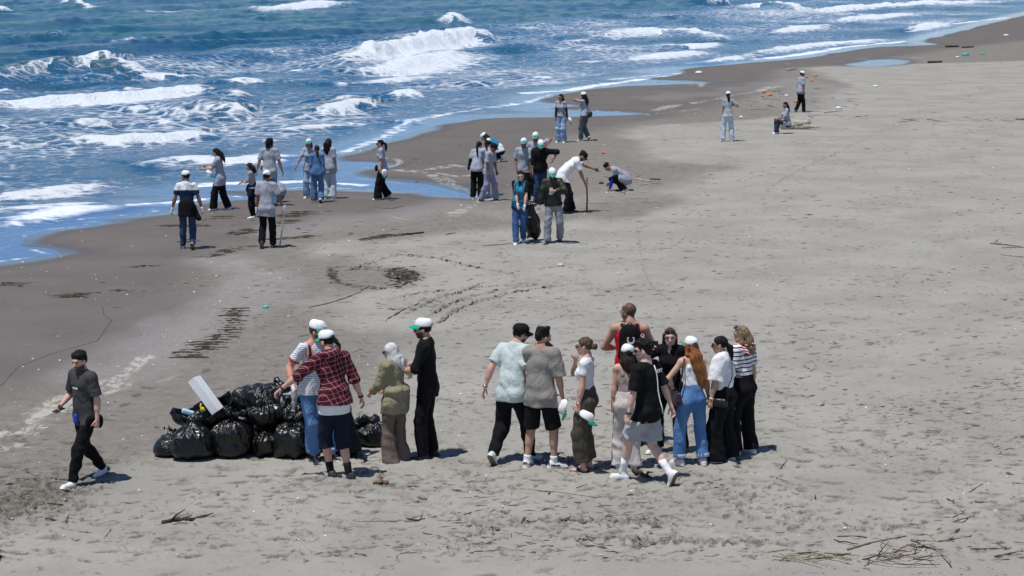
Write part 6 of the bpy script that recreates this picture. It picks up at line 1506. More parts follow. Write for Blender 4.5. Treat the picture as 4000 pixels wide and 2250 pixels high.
def ex38(c):
    s = c['s']; V, F = grow([Pr((0, 0, 0), (0, .0, .001), .115, k=(.9, .55, .95), sm=.02)], .018); o = link('round_bag', mesh_np('round_bag', V, F), mat_plain('black_nylon', (.008, .008, .009), .5)); o.location = wp(c, c['pc'] + V3(.06, -.20, .02) * s); o.rotation_euler = (0, 0, R(c['yaw'])); tag(o, 'round black bag on the back of the woman in grey jeans', 'handbag')
    belt_line(c, [c['ch'] + c['Rc'] @ V3(*v) * s for v in ((-.09, .05, .20), (-.06, -.14, .06), (.02, -.15, -.10), (.05, -.16, -.26))], .012, 'bag_strap', STRAPM, .6)
person('woman in white cap shading her eyes with both hands', 2288, 551, 48, dict(mat=GREYT, sleeve=.7, hem=.04, ease=.014), dict(mat=JEANG, hem=.085, kr=.08, rise=.9), H=1.66, sex='f', skin='tan', hair=dict(s='long', c='black', path=[(0, -.085, .0), (.03, -.13, -.12), (.06, -.14, -.24), (.08, -.13, -.34)]), cap=('white', 0, 0), hands=((-.14, .18, 1.55), (.10, .16, 1.56)), elbows=((-1, .3, -.3), (1, .3, -.3)), feet=(dict(x=-.1, y=.14), dict(x=.1, y=-.12, lift=50)), shoes='cream', extra=ex38)
person('woman in white cap and pale jeans photographing the surf', 2846, 552, -6, dict(mat=GREYD, sleeve=.75, hem=.02, ease=.016), dict(mat=JEANP, hem=.090, kr=.085, ease=.018, rise=.9, wr=.009), H=1.67, sex='f', skin='tan', hair=dict(s='pony', c='black', path=[(0, -.10, .01), (0, -.13, -.04), (.02, -.12, -.16), (.03, -.11, -.28)], w=[.03, .036, .036, .016]), cap=('white', 2, 0), feet=(dict(x=-.20, y=0, yaw=30), dict(x=.12, y=.02)), hands=((-.22, .05, .84), (.20, .26, 1.30)), shoes='white', extra=lambda c: phone(c, 1, 'phone held up towards the surf', tilt=-5))
person('long-haired girl in grey polo sitting on the driftwood log', 3046, 522, 96, dict(mat=GREYT, sleeve=.85, hem=.10, ease=.018), dict(mat=mat_cloth('navy_denim', (.010, .022, .050), (.02, .04, .08), 'denim'), hem=.09, kr=.075), H=1.62, sex='f', skin='tan', hair=dict(s='long', c='black', path=[(0, -.085, .02), (-.02, -.12, -.10), (-.03, -.13, -.22), (-.03, -.12, -.3)]), pz=.42, lean=8, head=(30, 4, 0), shift=(0, -.42), feet=(dict(x=-.12, y=.16, yaw=5), dict(x=.12, y=.10, yaw=-5)), hands=((-.12, .10, .56), (.10, .12, .56)), shoes='white', knees=((-.2, 1, .6), (.2, 1, .6)))
person('boy in white cap, grey polo and black trousers by the flotsam', 3122, 440, -64, dict(mat=GREYT, sleeve=.85, hem=.14, ease=.022, collar=True), dict(mat=BLKW, hem=.075), H=1.66, skin='brown', hair=dict(s='short', c='black'), cap=('white', -4, 0), head=(-14, 8, 0), lean=5, feet=(dict(x=-.1, y=-.14, lift=20), dict(x=.1, y=.16)), hands=((-.26, .04, .80), (.24, .06, .82)), shoes='grey')
# ================================================================== rubbish bags
def mat_bag():
    if 'binbag' in _mats: return _mats['binbag']
    m = NT('black_bin_liner'); co = m.coord()
    a = m.noise(m.mapping(co, (1, 1, .5)), 4.5, 3, .5, 2.6); r = m.math('ABSOLUTE', m.math('SUBTRACT', a, .5))
    r2 = m.math('ABSOLUTE', m.math('SUBTRACT', m.noise(m.mapping(co, (1, 1, .6), (.4, .3, 0)), 12, 2, .5, 1.5), .5))
    m.P(Base_Color=(.0025, .0025, .003), Roughness=.36, Normal=m.bump(m.math('ADD', r, m.math('MULTIPLY', r2, .12)), .45, .12)); m.set(m.b, 'Specular IOR Level', .4); m.set(m.b, 'Coat Weight', .22); m.set(m.b, 'Coat Roughness', .12)
    _mats['binbag'] = m.m; return m.m
def binbag(w, d, h, seed, tie=True, lean=(0, 0), res=.013):
    r_ = np.random.default_rng(seed); j = lambda a: r_.uniform(-a, a)
    Q = [Pr((j(.04), 0, .27 * h), (lean[0] * .3, lean[1] * .3, .46 * h), .52, .48, k=(w, d, h * .58), sm=.04)]
    for k in range(5):                                   # rubbish pushing the film out
        a = r_.uniform(0, 6.28); rr = r_.uniform(.20, .30); Q.append(Pr((rr * w * math.cos(a), rr * d * math.sin(a), r_.uniform(.15, .5) * h), (rr * 1.2 * w * math.cos(a + .4), rr * 1.2 * d * math.sin(a + .4), r_.uniform(.15, .55) * h), r_.uniform(.14, .22) * w, sm=.05))
    T = V3(lean[0] * .8 + j(.05), lean[1] * .8 + j(.04), .82 * h)
    Q.append(Pr((lean[0] * .4, lean[1] * .4, .50 * h), T, .40 * w, .05, sm=.06))
    if tie:
        for k in range(7):
            a = r_.uniform(0, 6.28); e = T + V3(math.cos(a) * r_.uniform(.05, .16), math.sin(a) * r_.uniform(.05, .14), r_.uniform(.02, .15) * h); Q.append(Pr(T, e, .018, r_.uniform(.018, .045), sm=.025))
    def wr(X, Y, Z):
        an = np.arctan2(Y - T[1] * .5, X - T[0] * .5); q = vnoise(X * 5, Y * 5, Z * 5, seed)
        pl = (np.abs(np.sin(an * 9 + 3 * q)) - .5) * .030 * np.clip(Z / h * 1.4 - .35, 0, 1)
        return pl + .045 * (np.abs(vnoise(X * 6 + Z * 3, Y * 6, Z * 5, seed + 1)) - .3) + .018 * (np.abs(vnoise(X * 13 + Z * 6, Y * 13, Z * 10, seed + 2)) - .3) + .05 * vnoise(X * 3.6, Y * 3.6, Z * 3.6, seed + 3)
    V, F = grow(Q, res, wrinkle=wr, cuts=[((0, 0, .004), (0, 0, 1))], pad=.07)
    return mesh_np('bin_bag', V, F)
def put_bag(label, px, py, w, d, h, seed, z=0, tie=True, lean=(0, 0), rot_=(0, 0, 0), dy=0, group='black rubbish bags in the heap'):
    x, y = [float(v) for v in G(px, py)]; o = link('bin_bag', binbag(w, d, h, seed, tie, lean), mat_bag(), None, (x, y + dy, float(look(gz, np.array(x), np.array(y))) - .01 + z), rot_)
    tag(o, label, 'rubbish bag', group); return o
put_bag('small slumped rubbish bag at the far left of the heap', 662, 1812, 0.34, 0.38, 0.37, 1)
put_bag('square-shouldered rubbish bag in front, beside the small slumped one', 768, 1826, 0.56, 0.47, 0.60, 2, rot_=(0, 0, .3))
put_bag('tall full rubbish bag second in the front row', 912, 1818, 0.54, 0.47, 0.65, 3)
put_bag('low rubbish bag with shiny creased front in the front row', 1038, 1812, 0.47, 0.43, 0.43, 4, rot_=(0, 0, 1))
put_bag('bulging rubbish bag at the right end of the front row', 1155, 1818, 0.56, 0.49, 0.60, 5, rot_=(0, 0, 2))
put_bag('rubbish bag buried under the open bag of foam', 850, 1792, 0.56, 0.52, 0.54, 6)
put_bag('rubbish bag buried in the middle of the heap', 1010, 1790, 0.58, 0.54, 0.60, 7)
put_bag('rubbish bag buried below the clear plastic', 1140, 1788, 0.56, 0.54, 0.58, 8)
put_bag('knotted rubbish bag lying on the middle of the heap', 1035, 1800, 0.52, 0.40, 0.37, 9, z=.34, rot_=(0, 0, .5))
put_bag('knotted rubbish bag on the heap under the clear plastic', 1160, 1799, 0.54, 0.40, 0.39, 10, z=.36, rot_=(0, 0, 1.2))
put_bag('big crumpled rubbish bag crowning the heap', 1005, 1784, 0.69, 0.47, 0.63, 11, z=.40, lean=(.30, 0), rot_=(0, R(22), 0))
put_bag('narrow rubbish bag behind the man in plaid', 1250, 1792, 0.40, 0.40, 0.56, 13)
put_bag('small rubbish bag just beyond the jeans cuffs', 1400, 1772, 0.31, 0.34, 0.32, 14)
put_bag('lone rubbish bag between the plaid shirt and the headscarf', 1458, 1772, 0.45, 0.40, 0.39, 15, rot_=(0, 0, .8))
put_bag('rubbish bag just showing at the lower left corner', -88, 2240, 0.45, 0.40, 0.43, 16)
# open bag of foam, a sack with a wide mouth
def open_bag(label, px, py, z):
    V = []; F = []; nu, nv = 36, 14; r_ = np.random.default_rng(4)
    for lay in (0, 1):
        for j in range(nv):
            t = j / (nv - 1)
            for i in range(nu):
                a = 2 * PI * i / nu; rad = .10 + .20 * math.sin(min(1, t * 1.25) * PI / 2) + .03 * t
                rad += .014 * math.sin(a * 9 + 3 * t) * t + .02 * float(vnoise(math.cos(a) * 3, math.sin(a) * 3, t * 5, 3)) - lay * .006
                zz = .34 * t + (.06 * math.sin(a * 2 + 1) + .03 * math.sin(a * 5)) * t ** 2
                V.append((rad * 1.25 * math.cos(a) - .08 * t, rad * .8 * math.sin(a), zz))
    q = lambda l, j, i: l * nu * nv + j * nu + i % nu
    for j in range(nv - 1):
        for i in range(nu): F.append((q(0, j, i), q(0, j, i + 1), q(0, j + 1, i + 1), q(0, j + 1, i))); F.append((q(1, j, i + 1), q(1, j, i), q(1, j + 1, i), q(1, j + 1, i + 1)))
    for i in range(nu): F.append((q(0, nv - 1, i), q(0, nv - 1, i + 1), q(1, nv - 1, i + 1), q(1, nv - 1, i)))
    F.append(tuple(q(0, 0, i) for i in reversed(range(nu))))
    me = bpy.data.meshes.new('open_bin_bag'); me.from_pydata(V, [], F); me.update(); me.polygons.foreach_set('use_smooth', np.ones(len(F), bool))
    x, y = [float(v) for v in G(px, py)]; o = link('open_bin_bag', me, mat_bag(), None, (x, y, .12 + z), (R(12), R(-14), 0)); tag(o, label, 'rubbish bag'); return o
open_bag('gaping rubbish bag with white foam sticking out', 845, 1796, .30)
def foam_box():
    import bmesh
    bm = bmesh.new()
    def bx(x, y, z, w, d, h):
        r = bmesh.ops.create_cube(bm, size=1)
        for v in r['verts']: v.co = Vector((v.co.x * w + x, v.co.y * d + y, v.co.z * h + z))
    bx(0, 0, 0, .024, .19, .74); bx(-.055, -.083, 0, .086, .024, .738); bx(-.055, .083, 0, .086, .024, .738); bx(-.055, 0, .358, .086, .141, .024)
    me = bpy.data.meshes.new('foam_tray'); bm.to_mesh(me); bm.free(); return me
FOAMM = mat_plain('polystyrene', (.80, .81, .82), .8, .3, noise=.03, bump=.2, bsc=120)
x, y = [float(v) for v in G(845, 1797)]
tag(link('foam_tray', foam_box(), FOAMM, None, (x - .02, y, .80), (R(-6), R(-40), R(-12))), 'white polystyrene tray jutting from the gaping bag', 'foam tray')
tag(link('foam_board', slab('foam_board', .24, .12, .05, mat_plain('pale_blue_foam', (.45, .68, .76), .7, noise=.04), .01), None, None, (x - .30, y - .06, .635), (0, R(20), .2)), 'pale blue foam board poking out of the gaping bag', 'foam board')
V, F = tube([V3(0, 0, 0), V3(0, 0, .05), V3(0, 0, .065), V3(0, 0, .08), V3(.03, 0, .11)], [.03, .03, .014, .012, .008], 10)
tag(link('yellow_bottle', mesh_poly('yellow_bottle', V, F), mat_plain('yellow_plastic', (.75, .55, .01), .35), None, (x - .13, y - .07, .66), (0, R(-35), 0)), 'yellow plastic bottle in the gaping bag', 'bottle')
def mat_clear(name, col, rough, tr, alpha=1.):
    if name in _mats: return _mats[name]
    m = NT(name); co = m.coord(); m.P(Base_Color=col, Roughness=rough, IOR=1.3, Normal=m.bump(m.noise(co, 25, 4, .6, .8), .6, .03)); m.set(m.b, 'Transmission Weight', tr); m.set(m.b, 'Alpha', alpha); _mats[name] = m.m; return m.m
CLR = mat_clear('frosted_plastic', (.80, .85, .88), .25, .45); NETP = mat_clear('clear_film', (.62, .70, .70), .35, .55)
def bottle(label, loc, rot_, s=1.0):
    r = [.018, .042, .045, .043, .045, .044, .034, .016, .015]; zz = [0, .006, .04, .10, .16, .21, .255, .285, .31]
    o = link('plastic_bottle', mesh_poly('plastic_bottle', *tube([V3(0, 0, q * s) for q in zz], [q * s for q in r], 14)), CLR, None, loc, rot_); tag(o, label, 'bottle')
    link('bottle_cap', mesh_poly('bottle_cap', *tube([V3(0, 0, .305 * s), V3(0, 0, .33 * s)], .018 * s, 10)), mat_plain('cap_plastic', (.6, .65, .7), .4), o); return o
x, y = [float(v) for v in G(1150, 1830)]
bottle('big frosted water bottle in the reach of the plaid shirt man', (x - .02, y + .30, .72), (R(3), R(4), 0), 1.05)
x, y = [float(v) for v in G(1160, 1792)]
V, F = grow([Pr((-.12, 0, 0), (.14, 0, .03), .10, .11, sm=.05), Pr((0, -.05, .08), (.08, -.04, .10), .07, sm=.05)], .014, wrinkle=lambda X, Y, Z: .03 * (np.abs(vnoise(X * 14, Y * 14, Z * 14, 3)) - .3) + .016 * vnoise(X * 30, Y * 30, Z * 30, 4))
tag(link('clear_plastic_sack', mesh_np('clear_plastic_sack', V, F), NETP, None, (x, y, .76)), 'crumpled clear plastic sack of bottles atop the heap', 'plastic sack')
bottle('small clear bottle lying in the clear plastic on the heap', (x + .13, y - .12, .86), (R(70), R(20), .6), .7)
o = link('red_blue_cap', mesh_poly('red_blue_cap', *tube([V3(0, 0, 0), V3(0, 0, .03)], [.03, .022], 10)), mat_plain('blue_lid', (.02, .06, .25), .4), None, (x + .10, y - .14, .90), (.6, .3, 0)); tag(o, 'dark blue lid on the clear plastic sack', 'bottle lid'); o.name = 'bottle_lid'
# bag on the striped man's front
x, y = [float(v) for v in G(1242, 1822)]
o = empty('backpack', (x, y, 1.07), R(-160)); tag(o, 'black backpack with white letter between the striped tee and plaid shirt', 'backpack')
link('bag_body', backpack_mesh('bag_body', .28, .15), BLK, o)
text_part(None, 'C', .14, Matrix.Translation((-.02, .10, .08)) @ Matrix.Rotation(R(180), 4, 'Z') @ Matrix.Rotation(R(90), 4, 'X'), WHT, o)
link('grab_loop', mesh_poly('grab_loop', *tube([V3(-.05, 0, .22), V3(-.02, .02, .30), V3(.02, 0, .30), V3(.05, 0, .22)], .012, 6)), STRAPM, o)
x, y = [float(v) for v in G(1250, 1838)]
tag(make_cap('cap', None, Matrix.Translation((x, y, .84)) @ Matrix.Rotation(R(150), 4, 'Z') @ Matrix.Rotation(R(-115), 4, 'X'), 'white'), 'white cap with green brim hanging beside the burgundy plaid shirt', 'cap', 'white caps with green brims carried in the hand')
# the sack carried by two people
x, y = [float(v) for v in G(2080, 958)]
Q = [Pr((0, 0, .80), (.0, 0, .48), .10, .19, k=(1, .75, 1), sm=.05), Pr((0, 0, .48), (.05, 0, .24), .19, .14, k=(1, .8, 1), sm=.05), Pr((.05, 0, .25), (.07, 0, .06), .13, .02, sm=.05), Pr((-.14, 0, .86), (.15, 0, .86), .03, k=(1, 2.2, 1), sm=.05), Pr((-.05, 0, .2), (-.12, 0, .13), .06, .02, sm=.05)]
V, F = grow(Q, .015, wrinkle=lambda X, Y, Z: .010 * np.sin(np.arctan2(Y, X) * 9 + 2 * vnoise(X * 5, Y * 5, Z * 4, 2)) * np.clip(Z * 1.6 - .2, 0, 1) + .014 * (np.abs(vnoise(X * 12, Y * 12, Z * 8, 5)) - .3), pad=.05)
tag(link('bin_bag', mesh_np('bin_bag', V, F), mat_bag(), None, (x + .02, y - .28, .09), (0, R(-7), 0)), 'long black rubbish bag carried between the turquoise vest and the two-tone jacket', 'rubbish bag')

# ================================================================== driftwood, reeds and litter
WOODG = mat_plain('grey_driftwood', (.20, .175, .145), .9, .2, noise=.35, sc=30, bump=.5); WOODD = mat_plain('dark_driftwood', (.060, .048, .038), .9, .2, noise=.4, sc=30, bump=.5); WOODB = mat_plain('brown_driftwood', (.20, .125, .075), .9, .2, noise=.3, sc=30, bump=.5); REED = mat_plain('dry_reed', (.30, .25, .165), .8, .2, noise=.4, sc=25); WOODP = mat_plain('pale_driftwood', (.42, .37, .30), .9, .2, noise=.3, sc=20, bump=.5)
def gpt(px, py, up=0):
    x, y = [float(v) for v in G2(px, py)]; return V3(x, y, float(look(gz, np.array(x), np.array(y))) + up)
def stick(label, pix, r, mat, name='driftwood_stick', twigs=0, taper=.5, lift=.6, seed=0, group=None):
    P = [gpt(a, b, r * lift) for a, b in pix]; q_ = np.random.default_rng(seed + len(label))
    pts = [P[0]]
    for a, b in zip(P[:-1], P[1:]):
        for t in np.linspace(0, 1, 5)[1:]: pts.append(a + (b - a) * t + q_.normal(0, r * .35, 3) * V3(1, 1, .3))
    n = len(pts); rad = [r * (1 - (1 - taper) * i / (n - 1)) * q_.uniform(.85, 1.15) for i in range(n)]; rad[0] *= .7
    parts = [tube(pts, rad, 7)]
    for k in range(twigs):
        i = int(q_.integers(1, n - 1)); d = unit(pts[min(i + 1, n - 1)] - pts[i - 1]); e = pts[i] + (d * .7 + V3(q_.normal(0, .3), q_.normal(0, .8), abs(q_.normal(0, .35)))) * r * q_.uniform(5, 12)
        parts.append(tube([pts[i], (pts[i] + e) / 2 + q_.normal(0, r * .4, 3), e], [r * .55, r * .4, r * .2], 5))
    c = pts[0].copy(); V, F = join(parts); o = link(name, mesh_poly(name, V - c, F), mat, None, c); tag(o, label, 'driftwood' if name != 'reed_stalk' else 'reed', group); return o
stick('forked grey-brown branch lying alone in the smooth foreground sand', [(408, 1350), (440, 1344), (480, 1340), (518, 1332)], .026, WOODD, 'driftwood_branch', 3, .8)
stick('dark driftwood piece by the white shoe of the striding man', [(1592, 1218), (1615, 1228), (1640, 1238)], .040, WOODD, 'driftwood_branch', 1, .35)
stick('short dark stick in front of the cream trousers', [(1612, 1186), (1645, 1192)], .012, WOODD)
stick('curved reddish branch behind the black and white trainers', [(862, 1178), (890, 1172), (912, 1178), (926, 1190)], .013, WOODB, 'driftwood_branch', 0, .8)
stick('orange-brown splintered wood chip below the plaid shirt man', [(942, 1252), (960, 1248), (974, 1249)], .030, WOODB, 'wood_chip', 2, .7)
stick('long yellow reed lying below the brown culottes', [(1302, 1262), (1400, 1270), (1510, 1284)], .008, REED, 'reed_stalk')
stick('short pale reed in the rutted sand', [(1510, 1334), (1570, 1330)], .008, REED, 'reed_stalk')
stick('straight yellow reed near the bottom, beside a dark twig', [(896, 1346), (1024, 1343)], .006, REED, 'reed_stalk')
stick('thin reed left of the straight yellow reed', [(768, 1350), (838, 1346)], .006, REED, 'reed_stalk')
stick('short reed slanting above the thin reed', [(790, 1338), (836, 1328)], .006, REED, 'reed_stalk')
stick('dark knotty twig at the end of the straight yellow reed', [(1022, 1338), (1050, 1342), (1070, 1339)], .012, WOODD, twigs=2)
stick('thin bent twig above the rutted sand', [(1168, 1330), (1200, 1318), (1230, 1315)], .006, WOODD)
stick('upright dry twig standing in the foreground sand', [(262, 1388), (280, 1360)], .005, WOODD, twigs=3)
stick('small dead twig beside the upright dry twig', [(200, 1366), (235, 1370)], .005, WOODD, twigs=3)
stick('long thin branch curving over the damp sand', [(778, 788), (820, 780), (870, 765), (905, 750), (927, 732)], .014, WOODG, 'driftwood_branch', 0, .6)
stick('long pale cane lying below the carried rubbish bag', [(1212, 636), (1280, 630), (1348, 625)], .014, REED, 'reed_stalk')
stick('short pale cane left of the long cane', [(1104, 631), (1162, 629)], .010, REED, 'reed_stalk')
stick('dark beam end lying at the edge of the damp flat', [(1012, 603), (1064, 597)], .035, WOODD, 'driftwood_branch')
stick('curved pale stick on the wet sand by the ponytailed woman', [(945, 526), (965, 532), (990, 531), (1015, 525)], .016, WOODG)
stick('small straight stick on the damp flat below the curved one', [(993, 557), (1023, 565)], .022, WOODP)
stick('forked stick lying below the dark beam', [(1120, 602), (1145, 598)], .018, WOODG, twigs=1)
stick('pale cane beside the crouching blue sleeve', [(1572, 508), (1632, 508)], .012, REED, 'reed_stalk')
stick('short cane left of the upright stake', [(1468, 518), (1530, 519)], .012, REED, 'reed_stalk')
stick('branch behind the crouching grey tee', [(1596, 458), (1640, 466)], .030, WOODP, 'driftwood_branch', 1)
stick('small grey block of wood right of the crouching person', [(1636, 459), (1662, 461)], .045, WOODG, 'driftwood_branch')
stick('driftwood bits stacked in front of the crouching person', [(1562, 492), (1590, 484)], .025, WOODP, 'driftwood_branch', 2)
stick('flat dark log far off near the tide pool', [(2334, 161), (2370, 160)], .10, WOODD, 'driftwood_log')
stick('thin dark log beyond the tide pool', [(2378, 122), (2412, 121)], .09, WOODD, 'driftwood_log')
stick('second thin dark log beyond the tide pool', [(2420, 124), (2450, 122)], .07, WOODD, 'driftwood_log')
stick('bare plank lying near the boy in white cap', [(1978, 182), (2004, 178)], .07, WOODP, 'driftwood_log')
stick('long branch in the dry sand at the far right edge', [(2490, 632), (2520, 634), (2570, 640)], .02, WOODG, 'driftwood_branch', 4)
stick('pale straight cane at the right edge of the sand', [(2520, 642), (2600, 641)], .02, REED, 'reed_stalk')
stick('curved cane below the straight one at the right edge', [(2515, 660), (2560, 665), (2600, 668)], .016, REED, 'reed_stalk')
stick('dry twig with side shoots above the reed tangle', [(2395, 1338), (2420, 1325), (2425, 1316)], .009, WOODB, twigs=5)
stick('pale reed slanting in the clear sand at the right', [(2437, 1272), (2472, 1250)], .012, REED, 'reed_stalk')
stick('dark twig lying behind the reed tangle', [(2105, 1385), (2160, 1384), (2230, 1395)], .009, WOODD)
stick('tall arched stalk rising from the reed tangle', [(2198, 1378), (2215, 1400), (2250, 1415)], .011, REED, 'reed_stalk')
stick('thick pale reed at the left end of the tangle', [(2015, 1446), (2080, 1438), (2140, 1428)], .014, REED, 'reed_stalk')
stick('long brown stalk slanting across the tangle', [(2130, 1420), (2190, 1402), (2280, 1385)], .012, WOODB)
stick('short loose reed left of the tangle', [(1930, 1426), (1980, 1418)], .010, REED, 'reed_stalk')
stick('twig with buds below the striped blond woman', [(1960, 1210), (1980, 1190)], .006, WOODD)
for k, (a, b, c_, d, m_) in enumerate(((2330, 1380, 2355, 1400, REED), (2360, 1400, 2420, 1388, WOODD), (2440, 1420, 2540, 1415, WOODD), (2500, 1440, 2570, 1420, WOODB), (2240, 1440, 2330, 1420, REED), (2380, 1290, 2400, 1300, WOODD), (2290, 1395, 2400, 1400, REED), (2400, 1350, 2450, 1330, WOODB), (2300, 1440, 2420, 1432, REED))):
    stick('loose stalk strewn around the reed tangle at lower right', [(a, b), ((a + c_) / 2 + 4, (b + d) / 2 + 1), (c_, d)], .009, m_, twigs=k % 3, seed=k, group='loose stalks around the reed tangle')
# tangle and drift-line twigs: alike pieces share meshes
TW = []
for k in range(6):
    pts = [V3(t, .03 * math.sin(3 * t + k) + rs.normal(0, .012), rs.normal(0, .008)) for t in np.linspace(-.5, .5, 5)]
    TW.append(mesh_poly('twig', *tube(pts, [.016, .018, .016, .014, .008], 5)))
def twig(px, py, L, mat, label, grp, f=G2, up=.01):
    label = {'dry_reed': 'straw-coloured ', 'brown_driftwood': 'brown ', 'dark_driftwood': 'dark ', 'grey_driftwood': 'grey ', 'pale_driftwood': 'pale '}[mat.name] + label
    x, y = [float(v) for v in f(px, py)]; me = TW[int(rs.integers(6))]; key = me.name + mat.name
    if key not in _mats: _mats[key] = me.copy(); _mats[key].materials.append(mat)
    o = bpy.data.objects.new('twig', _mats[key]); COL.objects.link(o); th = rs.uniform(.28, .65)
    o.scale = (L, th * min(1.6, .5 + L), th * min(1.6, .5 + L)); o.rotation_euler = (rs.uniform(0, 6), rs.normal(0, .10), rs.normal(0, .9)); o.location = (x, y, float(look(gz, np.array(x), np.array(y))) + up); tag(o, label, 'twig', grp)
for k in range(40):
    twig(rs.normal(2215, 130), min(1464, rs.normal(1438, 13)), rs.uniform(.12, .5), [REED, REED, WOODB, WOODD][int(rs.integers(4))], 'reed or twig in the dense tangle at the lower right', 'reeds in the tangle', up=rs.uniform(.01, .06))
for k in range(34):
    twig(rs.uniform(1490, 1660), rs.uniform(425, 500), rs.uniform(.15, .5), [WOODG, WOODD, WOODP, REED][int(rs.integers(4))], 'small twig on the drift line by the crouching grey tee', 'twigs by the crouching person')
for k in range(60):
    twig(rs.uniform(1880, 2170), rs.uniform(225, 305), rs.uniform(.25, .9), [WOODG, WOODD, WOODP][int(rs.integers(3))], 'small twig in the flotsam behind the seated girl', 'twigs in the flotsam')
for k in range(22):
    twig(rs.uniform(2260, 2576), rs.normal(314, 3), rs.uniform(.3, 1.0), [WOODG, REED, WOODD][int(rs.integers(3))], 'thin twig on the faint drift line across the dry sand', 'twigs on the dry sand line')
for k in range(26):
    twig(rs.uniform(0, 190), rs.uniform(1215, 1340), rs.uniform(.08, .35), [WOODD, WOODB, REED][int(rs.integers(3))], 'twig on the churned dark sand near the white trainers', 'twigs on the churned sand')
for k in range(46):
    twig(rs.uniform(1000, 2576), rs.uniform(1190, 1440), rs.uniform(.06, .22), [WOODD, WOODB, REED][int(rs.integers(3))], 'tiny twig scattered over the foreground sand', 'tiny twigs over the foreground')
# stake standing in the sand
x, y = [float(v) for v in G(2292, 834)]
tag(link('wooden_stake', mesh_poly('wooden_stake', *tube([V3(0, 0, -.05), V3(.01, 0, .3), V3(-.005, .01, .6), V3(.005, 0, .83)], [.022, .020, .020, .017], 7)), WOODD, None, (x, y, zg(x, y))), 'thin dark stake standing upright in front of the white tee', 'stake')
# the log with the sitting girl
x, y = [float(v) for v in G(3105, 522)]
Q = [Pr((-.38, 0, .17), (.10, 0, .20), .18, .17, k=(1, 1, 1), sm=.06), Pr((.10, 0, .20), (.50, .02, .27), .16, .07, sm=.06), Pr((.0, -.05, .10), (.62, -.12, .12), .11, .04, sm=.05), Pr((.62, -.12, .12), (.85, -.14, .10), .04, .02, sm=.03), Pr((.42, .0, .26), (.50, .0, .40), .05, .035, sm=.03), Pr((-.38, .02, .08), (-.46, .0, .05), .10, .06, sm=.04)]
V, F = grow(Q, .02, wrinkle=lambda X, Y, Z: .02 * vnoise(X * 6, Y * 12, Z * 12, 3) + .010 * vnoise(X * 8, Y * 34, Z * 34, 4)); tag(link('driftwood_log', mesh_np('driftwood_log', V, F), WOODP, None, (x, y, zg(x, y) - .02)), 'thick pale driftwood log under the sitting girl', 'log')
# orange floats, plastic scraps
ORG = mat_plain('orange_plastic', (.72, .20, .035), .5, .4, noise=.12)
def ball(name, r, sq=.85, seed=0):
    V, F = grow([Pr((0, 0, 0), (r * .2, 0, 0), r, r * .95, k=(1, 1, sq), sm=.01)], r * .28, wrinkle=lambda X, Y, Z: r * .10 * vnoise(X / r * 1.5, Y / r * 1.5, Z / r * 1.5, seed)); return mesh_np(name, V, F)
for lab, px, py, r in (('orange float, upper of the pair left of the flotsam', 2984, 371, .085), ('orange float, lower right of the pair left of the flotsam', 3008, 383, .09), ('small orange float half buried below the pair', 2978, 387, .06), ('orange float at the feet of the boy in white cap', 3108, 409, .07), ('orange float right of the boy, near his cap', 3150, 311, .085), ('orange float farthest right of the boy', 3184, 306, .08), ('reddish float between the two beside the boy', 3171, 325, .07), ('lone orange float on the damp sand by the white tee', 2356, 612, .055), ('small orange float behind the hooded jacket', 2156, 632, .04)):
    x, y = [float(v) for v in G(px, py)]; tag(link('orange_float', ball('orange_float', r, .85, px), ORG, None, (x, y, zg(x, y) + r * .6), (0, 0, px)), lab, 'float', 'orange floats washed ashore')
WPL = mat_plain('white_plastic', (.68, .70, .70), .4, .4, noise=.06); TQ = mat_plain('turquoise_plastic', (.04, .42, .46), .4); SPG = mat_plain('pale_lump', (.50, .46, .38), .9, .1, noise=.2)
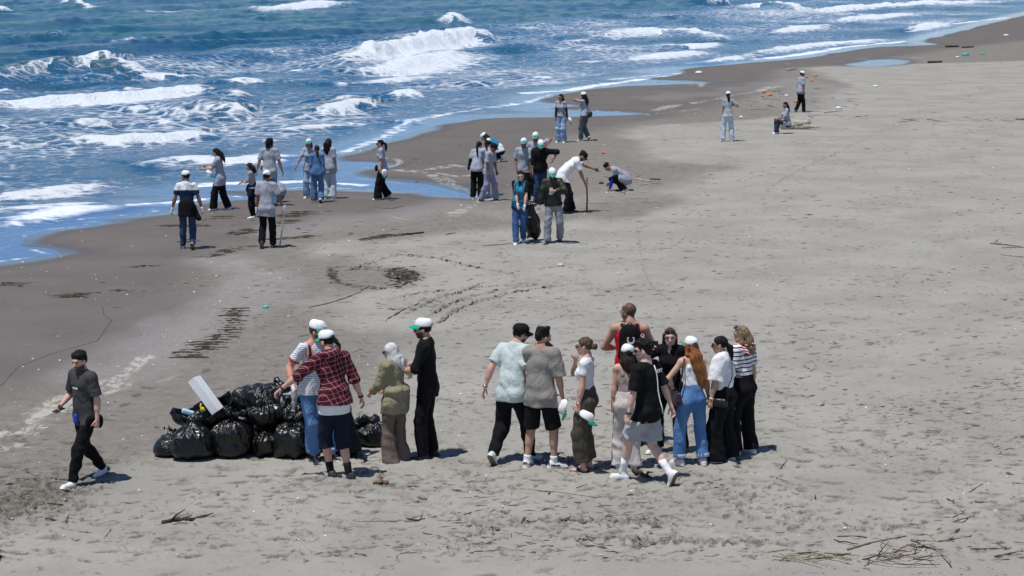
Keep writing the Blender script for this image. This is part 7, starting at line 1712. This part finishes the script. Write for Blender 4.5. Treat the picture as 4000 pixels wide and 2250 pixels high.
for lab, px, py, r, mm, cat in (('milky plastic bag lying right of the boy', 3275, 437, .15, WPL, 'plastic bag'), ('white plastic scrap high on the dry sand', 3420, 351, .13, WPL, 'plastic scrap'), ('clear plastic scrap between the floats and the boy', 3072, 384, .10, WPL, 'plastic scrap'), ('white plastic by the legs of the photographing woman', 2895, 467, .09, WPL, 'plastic scrap'), ('bright turquoise container near the far water', 3770, 222, .22, TQ, 'plastic container'), ('smaller turquoise container at the far right', 3837, 217, .16, TQ, 'plastic container'), ('white foam lump on the wet sand near the far shallows', 2730, 290, .20, WPL, 'foam lump'), ('pale crumpled lump on the sand below the carried bag', 2190, 1068, .07, SPG, 'crumpled paper'), ('dark cone of driftwood near the upright stake', 2348, 728, .08, WOODD, 'wood lump'), ('brown seed pod beside the plaid shirt man', 1370, 1974, .018, WOODD, 'seed pod'), ('grey pale blob far off by the dark logs', 3930, 145, .2, WPL, 'plastic scrap'), ('white scrap near the tide pool', 3740, 230, .14, WPL, 'plastic scrap'), ('tiny green net scrap on the damp sand', 1040, 1222, .06, TQ, 'net scrap')):
    x, y = [float(v) for v in G(px, py)]; nm = cat.replace(' ', '_'); tag(link(nm, ball(nm, r, .5, px + 3), mm, None, (x, y, zg(x, y) + r * .25), (0, 0, px)), lab, cat)
# shell fragments and grit, uncountable
n_ = 5200
px = rs.uniform(-60, 4060, n_); py = 320 + (2240 - 320) * rs.random(n_) ** .8
x, y = G(px, py); dd = look(gdd, x, y); sh = look(shell, x, y); sd = look(gsd, x, y)
keep = (rs.random(n_) < np.where(dd > 0, .35 + .65 * sh, .16)) & (sd > .3); x, y = x[keep], y[keep]; m_ = len(x)
z = look(gz, x, y) + .006; r = .005 + .014 * rs.random(m_) ** 4; r *= np.clip(y / 30, 1, 1.5)
Vs = []; 
for k in range(5): a = 2 * PI * k / 5 + rs.uniform(0, 1, m_); Vs.append(np.stack([x + r * np.cos(a), y + r * 1.2 * np.sin(a), z + r * .35 * np.cos(a * 2)], 1))
Vs.append(np.stack([x, y, z + r * .5], 1)); V = np.stack(Vs, 1).reshape(-1, 3); b = np.arange(m_) * 6
F = np.concatenate([np.stack([b + k, b + (k + 1) % 5, b + 5], 1) for k in range(5)])
tag(link('shell_fragments', mesh_np('shell_fragments', V, F, False), mat_plain('shell_white', (.66, .63, .60), .6, .3, noise=.25, sc=2)), 'scattered white shell fragments and grit on the sand', kind='stuff')

# settle the sheet under all those feet
GROUND_ME.vertices.foreach_set('co', np.stack([GX, GY, gz], -1).astype(np.float32).ravel())
GROUND_ME.attributes['turned'].data.foreach_set('value', dist.astype(np.float32).ravel())
GROUND_ME.update()
